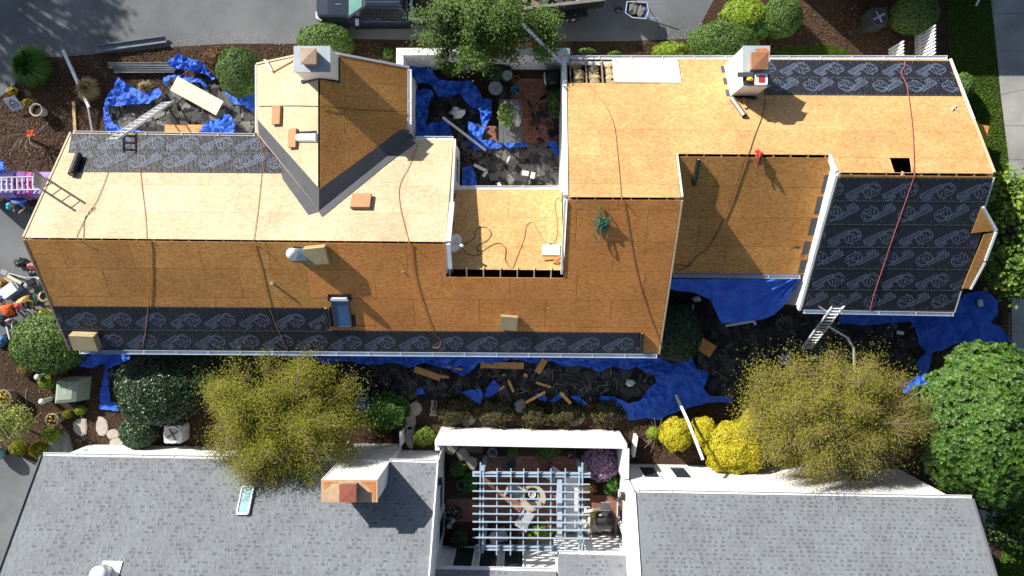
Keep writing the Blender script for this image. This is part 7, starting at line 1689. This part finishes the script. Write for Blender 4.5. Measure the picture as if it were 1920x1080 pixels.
def acunit(label, px, py, h, w, mat, fanm, rz=0.0):
    p = P(px, py, h); t = thing('air_conditioner', label, 'air conditioner', V((p.x, p.y, 0))); b = rounded(0, 0, w / 2, w / 2, 0, .09); M_ = Matrix.Rotation(rz, 4, 'Z')
    mb = MB(); mb.prism([M_ @ q + V((p.x, p.y, .05)) for q in b], (0, 0, h - .1)); mb.build('cabinet', mat, t)
    for k in range(5): mb = MB(); bb_ = [M_ @ (q * 1.015) + V((p.x, p.y, .14 + k * (h - .3) / 5)) for q in b]; mb.prism(bb_, (0, 0, .025)); mb.build('louvre', mat, t)
    mb = MB(); mb.lathe(V((p.x, p.y, h - .05)), [(w * .40, 0), (w * .42, .03), (w * .46, .05), (w * .52, .02)], 24); mb.build('top_shroud', mat, t)
    mb = MB(); mb.lathe(V((p.x, p.y, h - .055)), [(w * .39, 0), (w * .39, .012)], 20); mb.build('fan_well', BLACKP, t)
    for k in range(4):
        a = k * math.pi / 2 + .4; d = V((math.cos(a), math.sin(a), 0)); s = V((-d.y, d.x, .25)); mb = MB(); mb.prism([V((p.x, p.y, h - .03)) + q for q in (d * .04 - s * .03, d * w * .34 - s * .10, d * w * .36 + s * .06, d * .05 + s * .04)], (0, 0, .006)); mb.build('fan_blade', fanm, t)
    mb = MB(); mb.lathe(V((p.x, p.y, h - .03)), [(.06, 0), (.06, .04), (.02, .05)], 12); mb.build('fan_hub', fanm, t)
    for rr_ in (.14, .24, .34): mb = MB(); mb.tube([V((p.x + rr_ * w * math.cos(i * .2618), p.y + rr_ * w * math.sin(i * .2618), h + .01)) for i in range(25)], .005, 4); mb.build('guard_ring', BLACKP, t)
acunit('dark green air conditioner by the boxy bush at top right', 1649, 31, .9, .74, m_plain('ac_green', (.045, .05, .047), .5), m_plain('fan_grey', (.42, .44, .5), .4), .05)
acunit('pale air conditioner half under the tan tree', 323, 815, .75, .74, m_plain('ac_pale', (.62, .64, .62), .5), m_plain('fan_dark', (.16, .17, .18), .5), .0)
hs = smooth([P(46, 772, .02), P(50, 755, .02), P(48, 742, .02), P(52, 728, .02)], 5); mb = MB(); mb.tube(hs, .012, 5); tag(mb.build('garden_hose', m_plain('grey_hose', (.3, .3, .3), .6)), 'thin grey hose curving through the bark at left', 'hose')
mb = MB(); mb.lathe(P(4, 846, .05), [(.1, 0), (.26, .12), (.34, .35), (.28, .6), (.12, .72), (.01, .74)], 20); tag(mb.build('gazing_globe', m_plain('teal_globe', (.12, .30, .34), .1, .4, 4, 0, spec=.9), None, True), 'shiny teal garden globe at the left edge', 'globe')
st = thing('brick_stack', 'small stack of pale bricks beside the stepping stones', 'bricks', P(815, 768, 0))
for k, (x, y, w_, h_) in enumerate(((811, 757, .1, .3), (818, 757, .1, .3), (815, 765, .36, .13), (815, 771, .34, .13), (813, 777, .32, .12))): mb = MB(); mb.box(P(x, y, .12), (w_, h_, .12), rng.uniform(-.05, .05)); mb.build('brick', STONE, st)
tangle_pts = [P(682 + rng.gauss(0, 7), 755 + rng.gauss(0, 8), .4 + rng.uniform(0, .5)) for i in range(60)]; mb = MB(); mb.tube(smooth(tangle_pts, 3), .035, 5); tag(mb.build('blue_netting', m_plain('blue_netting', (.03, .06, .38), .5)), 'tangle of blue netting beside the fern bush', 'netting')

# ---------------------------------------------------------------- crew, tools and materials at the left edge
PUR = m_plain('lilac_wrap', (.36, .26, .58), .45, .2, 3, .25, dist=.03); PUR2 = m_plain('magenta_wrap', (.55, .10, .38), .45, .3, 3, .25, dist=.03); PUR3 = m_plain('violet_wrap', (.26, .10, .34), .45, .3, 3, .25, dist=.03)
for i, (x0, x1, y0, y1, z, mt, lb) in enumerate(((-60, 27, 319, 370, 1.1, PUR, 'lilac wrapped insulation bundle at the left edge'), (27.5, 48, 321, 370, 1.05, PUR3, 'violet wrapped insulation bundle in the middle of the stack'), (48.5, 60, 322, 368, 1.08, PUR2, 'narrow magenta insulation bundle beside the leaning ladder'), (60.5, 108, 322, 371, 1.05, PUR, 'lilac wrapped insulation bundle under the west rake'))):
    a = P(x0, y1, z); b = P(x1, y0, z); mb = MB(); q = rounded((a.x + b.x) / 2, (a.y + b.y) / 2, (b.x - a.x) / 2 - .01, (b.y - a.y) / 2, 0, .07)
    mb.prism(q, (0, 0, z - .06)); c = sum(q, V()) / len(q); mb.prism([c + (p - c) * .96 + V((0, 0, z - .06)) for p in q], (0, 0, .06))
    for k in range(3): yy = a.y + (b.y - a.y) * (k + .5) / 3; mb.box(((a.x + b.x) / 2, yy, z + .012), ((b.x - a.x) * .94, .14, .03))
    tag(mb.build('insulation_bundle', mt), lb, 'insulation', 'wrapped insulation bundles')
SKIN = m_plain('skin', (.42, .24, .16), .55, .06, 6, .02); DENIM = m_plain('dark_trousers', (.035, .04, .055), .85, .2, 12, .2); HAIR = m_plain('dark_hair', (.02, .014, .01), .7, .2); BOOT = m_plain('boots', (.08, .055, .035), .7, .2)
def person(label, loc, ang, shirt, cap, capbill, seat=.42, lean=.16, arms=((.50, .16, .70), (.50, -.16, .70)), turn=0.0, sleeve_short=True, bend=0.0, bulk=1.0):
    ca, sa = math.cos(ang), math.sin(ang); loc = V(loc); cb, sb0 = math.cos(bend), math.sin(bend)
    def T0(f, l, u): return loc + V((ca * f - sa * l, sa * f + ca * l, u))
    def T(f, l, u, rot=True):
        if rot and u > seat + .1:
            dz = u - seat - .05; f, u = f * cb + dz * sb0, seat + .05 + dz * cb - f * sb0
        return T0(f, l, u)
    vs, es, rad, lab = [], [], [], []
    def add(p, r, lb, par=None):
        vs.append(T(*p, rot=lb != 'leg')); rad.append(tuple(q * bulk for q in r) if lb == 'shirt' else r); lab.append(lb)
        if par is not None: es.append((par, len(vs) - 1))
        return len(vs) - 1
    pel = add((0, 0, seat + .05), (.15, .12), 'leg'); sp = add((lean * .3, 0, seat + .25), (.14, .11), 'shirt', pel); ch = add((lean * .9, 0, seat + .44), (.17, .12), 'shirt', sp)
    nk = add((lean * 1.35, 0, seat + .57), (.06, .06), 'skin', ch); hb = add((lean * 1.7, 0, seat + .66), (.08, .085), 'skin', nk); hd = add((lean * 2.0, 0, seat + .76), (.09, .095), 'skin', hb); ht = add((lean * 2.1, 0, seat + .83), (.07, .075), 'skin', hd)
    ns = add((lean * 2.0 + .115, 0, seat + .735), (.014, .014), 'skin', hd)
    for s in (1, -1): add((lean * 2.0, .105 * s, seat + .75), (.018, .012), 'skin', hd)
    for s, hand in zip((1, -1), arms):
        sh = add((lean * 1.0, .18 * s, seat + .49), (.075, .075), 'shirt', ch); e = ((hand[0] + lean) / 2 - .02, .27 * s, (hand[2] + seat + .45) / 2 - .08); um = add(((lean * 1.0 + e[0]) / 2, .235 * s, (seat + .49 + e[2]) / 2), (.055, .055), 'shirt', sh); el = add(e, (.042, .042), 'skin' if sleeve_short else 'shirt', um); wr = add(hand, (.028, .024), 'skin', el)
        d = V(hand) - V(e); d.normalize(); pm = V(hand) + d * .06; pmi = add(tuple(pm), (.036, .018), 'skin', wr); sd = V((-d.y, d.x, 0)).normalized()
        for k in range(4): k1 = pm + d * .035 + sd * (k - 1.5) * .019; a1 = add(tuple(k1), (.009, .009), 'skin', pmi); add(tuple(k1 + d * (.035 - .006 * abs(k - 1.2)) + V((0, 0, -.015))), (.008, .008), 'skin', a1)
        t1 = add(tuple(V(hand) + d * .03 - sd * .035 * s), (.010, .010), 'skin', wr); add(tuple(V(hand) + d * .07 - sd * .05 * s), (.008, .008), 'skin', t1)
        hp = add((.02, .10 * s, seat + .02), (.095, .095), 'leg', pel); th = add((.22, .14 * s, seat + .04), (.08, .08), 'leg', hp); kn = add((.42, .17 * s, max(.4, seat + .06)), (.062, .062), 'leg', th); cf = add((.44, .165 * s, .25), (.055, .055), 'leg', kn); an_ = add((.43, .16 * s, .09), (.042, .042), 'boot', cf); add((.58, .18 * s, .045), (.04, .035), 'boot', an_)
    me = bpy.data.meshes.new('person'); me.from_pydata([tuple(v - loc) for v in vs], es, []); o = bpy.data.objects.new('person', me); COL.objects.link(o); o.location = loc
    sk = o.modifiers.new('skin', 'SKIN'); sk.use_smooth_shade = True
    for i, sv in enumerate(me.skin_vertices[0].data): sv.radius = rad[i] if isinstance(rad[i], tuple) else (rad[i], rad[i]); sv.use_root = (i == 0)
    sb_ = o.modifiers.new('subsurf', 'SUBSURF'); sb_.levels = 1; sb_.render_levels = 1
    dg = bpy.context.evaluated_depsgraph_get(); ev = o.evaluated_get(dg); m2 = bpy.data.meshes.new_from_object(ev); o.modifiers.clear(); o.data = m2
    m2.materials.clear()
    for m_ in (SKIN, shirt, DENIM, BOOT): m2.materials.append(m_)
    idx = {'skin': 0, 'shirt': 1, 'leg': 2, 'boot': 3}; J = np.array([tuple(v - loc) for v in vs]); cen = np.zeros(len(m2.polygons) * 3, np.float32); m2.polygons.foreach_get('center', cen); cen = cen.reshape(-1, 3)
    dd = np.linalg.norm(cen[:, None, :] - J[None], axis=2) - np.array([max(r_) for r_ in rad])[None] * .8; near = dd.argmin(1)
    m2.polygons.foreach_set('material_index', np.array([idx[lab[i]] for i in near], dtype=np.int32)); m2.polygons.foreach_set('use_smooth', np.ones(len(m2.polygons), bool)); m2.update()
    tag(o, label, 'person')
    hc = T(lean * 2.02, 0, seat + .80); mb = MB(); mb.ell(hc, .108, .108, .10, 18, 7, 0, 0, 0, .0); f = T0(1, 0, 0) - T0(0, 0, 0); l = T0(0, 1, 0) - T0(0, 0, 0)
    arc = [hc + f * (.10 + .09 * math.cos(t)) + l * .10 * math.sin(t) + V((0, 0, -.005 - .02 * math.cos(t))) for t in [(-90 + 22.5 * i) * math.pi / 180 for i in range(9)]]
    mb.prism(arc, (0, 0, .012)); mb.build('cap', cap, o, True)
    mb = MB(); mb.ell(hc - f * .02 + V((0, 0, -.04)), .100, .100, .07, 16, 7, 0, .1, 1, -.6); mb.build('hair', HAIR, o, True)
    for s in (1, -1): mb = MB(); mb.ell(T(lean * 2.0 + .088, .035 * s, seat + .765), .012, .014, .009, 8, 5); mb.build('eye', BLACKP, o, True)
    mb = MB(); mb.beam(T(lean * 1.98 + .092, -.025, seat + .695), T(lean * 1.98 + .092, .025, seat + .695), .012, .008); mb.build('mouth', m_plain('lips', (.32, .13, .10), .5), o)
    return o
ORG = m_plain('orange_shirt', (.85, .13, .02), .8, .08, 8, .2); TANS = m_plain('tan_shirt', (.40, .20, .09), .85, .12, 8, .2); BLUS = m_plain('blue_shirt', (.06, .16, .50), .8, .1, 8, .2); SAND = m_plain('sand_shirt', (.55, .33, .10), .8, .1, 8, .2)
person('person in an orange shirt and navy cap bent over tools at the left edge', P(40, 592, 0), 1.9, ORG, m_plain('navy_cap', (.02, .05, .16), .7), None, .48, .14, ((.40, .16, .86), (.36, -.24, .84)), sleeve_short=False, bend=.85, bulk=1.3)
person('person in a red cap and sand shirt beside the hose reel', P(66, 556, 0), -1.2, SAND, m_plain('red_cap', (.48, .05, .07), .7), None, .40, .18, ((.46, .14, .6), (.45, -.2, .62)))
person('person in a cyan cap and blue shirt sitting below the west rake', P(62, 376, 0), -1.9, BLUS, m_plain('cyan_cap', (.03, .33, .45), .6), None, .42, .16)
person('person in a blue cap and tan shirt sitting by the purple bundles', P(22, 374, 0), 2.9, TANS, m_plain('royal_cap', (.05, .13, .45), .6), None, .42, .15)
cl_ = thing('cooler', 'white cooler box beside the yellow bucket at the left edge', 'cooler', P(13, 546, 0)); ca = R(36)
ex = V((math.cos(ca), math.sin(ca), 0)); ey = V((-ex.y, ex.x, 0)); p = P(13, 546, .45); p.z = 0
mb = MB(); mb.obox(p + V((0, 0, .2)), ex * .36, ey * .21, V((0, 0, .2))); mb.build('cooler_body', m_plain('cooler_blue', (.2, .3, .5), .4), cl_); mb = MB(); mb.obox(p + V((0, 0, .43)), ex * .37, ey * .22, V((0, 0, .035))); mb.build('cooler_lid', m_plain('cooler_white', (.62, .65, .72), .4), cl_)
mb = MB(); mb.tube([p + ex * .37 + ey * .12 + V((0, 0, .4)), p + ex * .44 + ey * .12 + V((0, 0, .38)), p + ex * .44 - ey * .12 + V((0, 0, .38)), p + ex * .37 - ey * .12 + V((0, 0, .4))], .018, 6); mb.build('handle', TRIM, cl_)
bk = thing('yellow_bucket', 'yellow bucket with dark contents at the left edge', 'bucket', P(4, 530, 0)); mb = MB(); mb.lathe(P(4, 530, 0), [(.15, 0), (.2, .36), (.215, .38), (.18, .38), (.15, .24)], 20); mb.build('pail', m_plain('yellow_pail', (.65, .42, .04), .5), bk); mb = MB(); mb.lathe(P(4, 530, .2), [(.17, 0), (.165, .04)], 16); mb.build('contents', m_plain('brown_nails', (.2, .09, .03), .7), bk)
coil('green air hose coil by the red capped person', 77, 556, .12, .34, m_plain('green_hose', (.03, .16, .09), .5), 4, 'air_hose'); coil('cream air hose coil under the roof edge', 84, 556, .22, .26, m_plain('cream_hose', (.55, .45, .26), .6), 4, 'air_hose')
ng = thing('nail_gun', 'yellow nail gun on the ground beside the left bush', 'nail gun', P(78, 587, 0)); YT = m_plain('tool_yellow', (.78, .60, .02), .4)
mb = MB(); mb.beam(P(71, 588, .18), P(88, 581, .18), .13, .16); mb.build('gun_body', YT, ng); mb = MB(); mb.beam(P(80, 585, .14), P(82, 579, .12), .09, .1); mb.build('grip', YT, ng); mb = MB(); mb.tube([P(86, 582, .2), P(91, 579, .2)], .07, 8); mb.build('gun_head', YT, ng)
cp = thing('air_compressor', 'grey air compressor among tools under the west rake', 'compressor', P(62, 530, 0))
mb = MB(); mb.tube([P(50, 532, .25), P(58, 540, .25)], .15, 14); mb.build('tank', m_plain('tank_grey', (.22, .26, .32), .4), cp, True); mb = MB(); mb.tube([P(55, 527, .25), P(63, 536, .25)], .15, 14); mb.build('tank', m_plain('tank_grey', (.22, .26, .32), .4), cp, True); mb = MB(); mb.box(P(60, 529, .5), (.34, .22, .24), .5); mb.build('motor', BLACKP, cp)
mb = MB(); mb.tube([P(50, 520, .6), P(66, 520, .75), P(72, 535, .6)], .018, 6); mb.build('handle', m_plain('grey_bar', (.35, .35, .36), .4), cp)
for i, (x, y, r_, mt, lb) in enumerate(((40, 492, .26, BLACKP, 'black tool bag on the sunny asphalt'), (66, 514, .22, BLACKP, 'black tool bag at the west rake'), (74, 524, .17, TRIM, 'white bag under the west rake'), (60, 500, .2, m_plain('pink_bag', (.45, .15, .15), .7), 'reddish bag at the west rake corner'), (97, 585, .14, m_plain('cream_rag', (.6, .5, .4), .8), 'cream rag at the edge of the left bush'), (2, 600, .25, BLACKP, 'black bag at the lower left edge of the court'), (19, 603, .2, m_plain('grey_pink_bag', (.3, .24, .24), .8), 'grey bag beside the tools near the left bush'), (0, 640, .3, m_plain('blue_barrel', (.07, .2, .4), .5), 'blue drum at the left edge of the bark'))):
    mb = MB(); mb.ell(P(x, y, .12), r_, r_ * .75, .16, 16, 9, 0, .7, i + 11, -.8); c = P(x, y, .2); mb.tube(smooth([c + V((-r_ * .5, 0, .06)), c + V((0, .03, .2)), c + V((r_ * .5, 0, .06))], 4), .014, 5); tag(mb.build('tool_bag', mt, None, True), lb, 'bag')
for i, (x0, y0, x1, y1, w_, mt, lb) in enumerate(((8, 521, 36, 536, .09, LUMBER, 'pale wooden level leaning among the tools'), (14, 517, 40, 531, .12, m_plain('cream_plank', (.6, .54, .4), .7), 'cream plank beside the wooden level'), (15, 512, 50, 521, .03, ALU, 'thin metal bar across the asphalt by the tools'), (2, 508, 13, 513, .2, m_plain('shovel_grey', (.3, .3, .28), .5), 'grey shovel blade at the left edge'), (24, 622, 102, 579, .06, m_plain('edging_black', (.02, .02, .02), .6), 'black edging strip between asphalt and the left bush'), (50, 580, 60, 590, .16, GUT, 'grey metal sheet beside the orange shirted person'), (12, 612, 18, 636, .05, ALU, 'thin metal rod near the left bush'), (22, 606, 24, 632, .04, ALU, 'second thin metal rod nearer the left bush'))):
    board(lb, x0, y0, x1, y1, w_, mt, .16 + .01 * i, .04, 'tool_bar', 'tool')
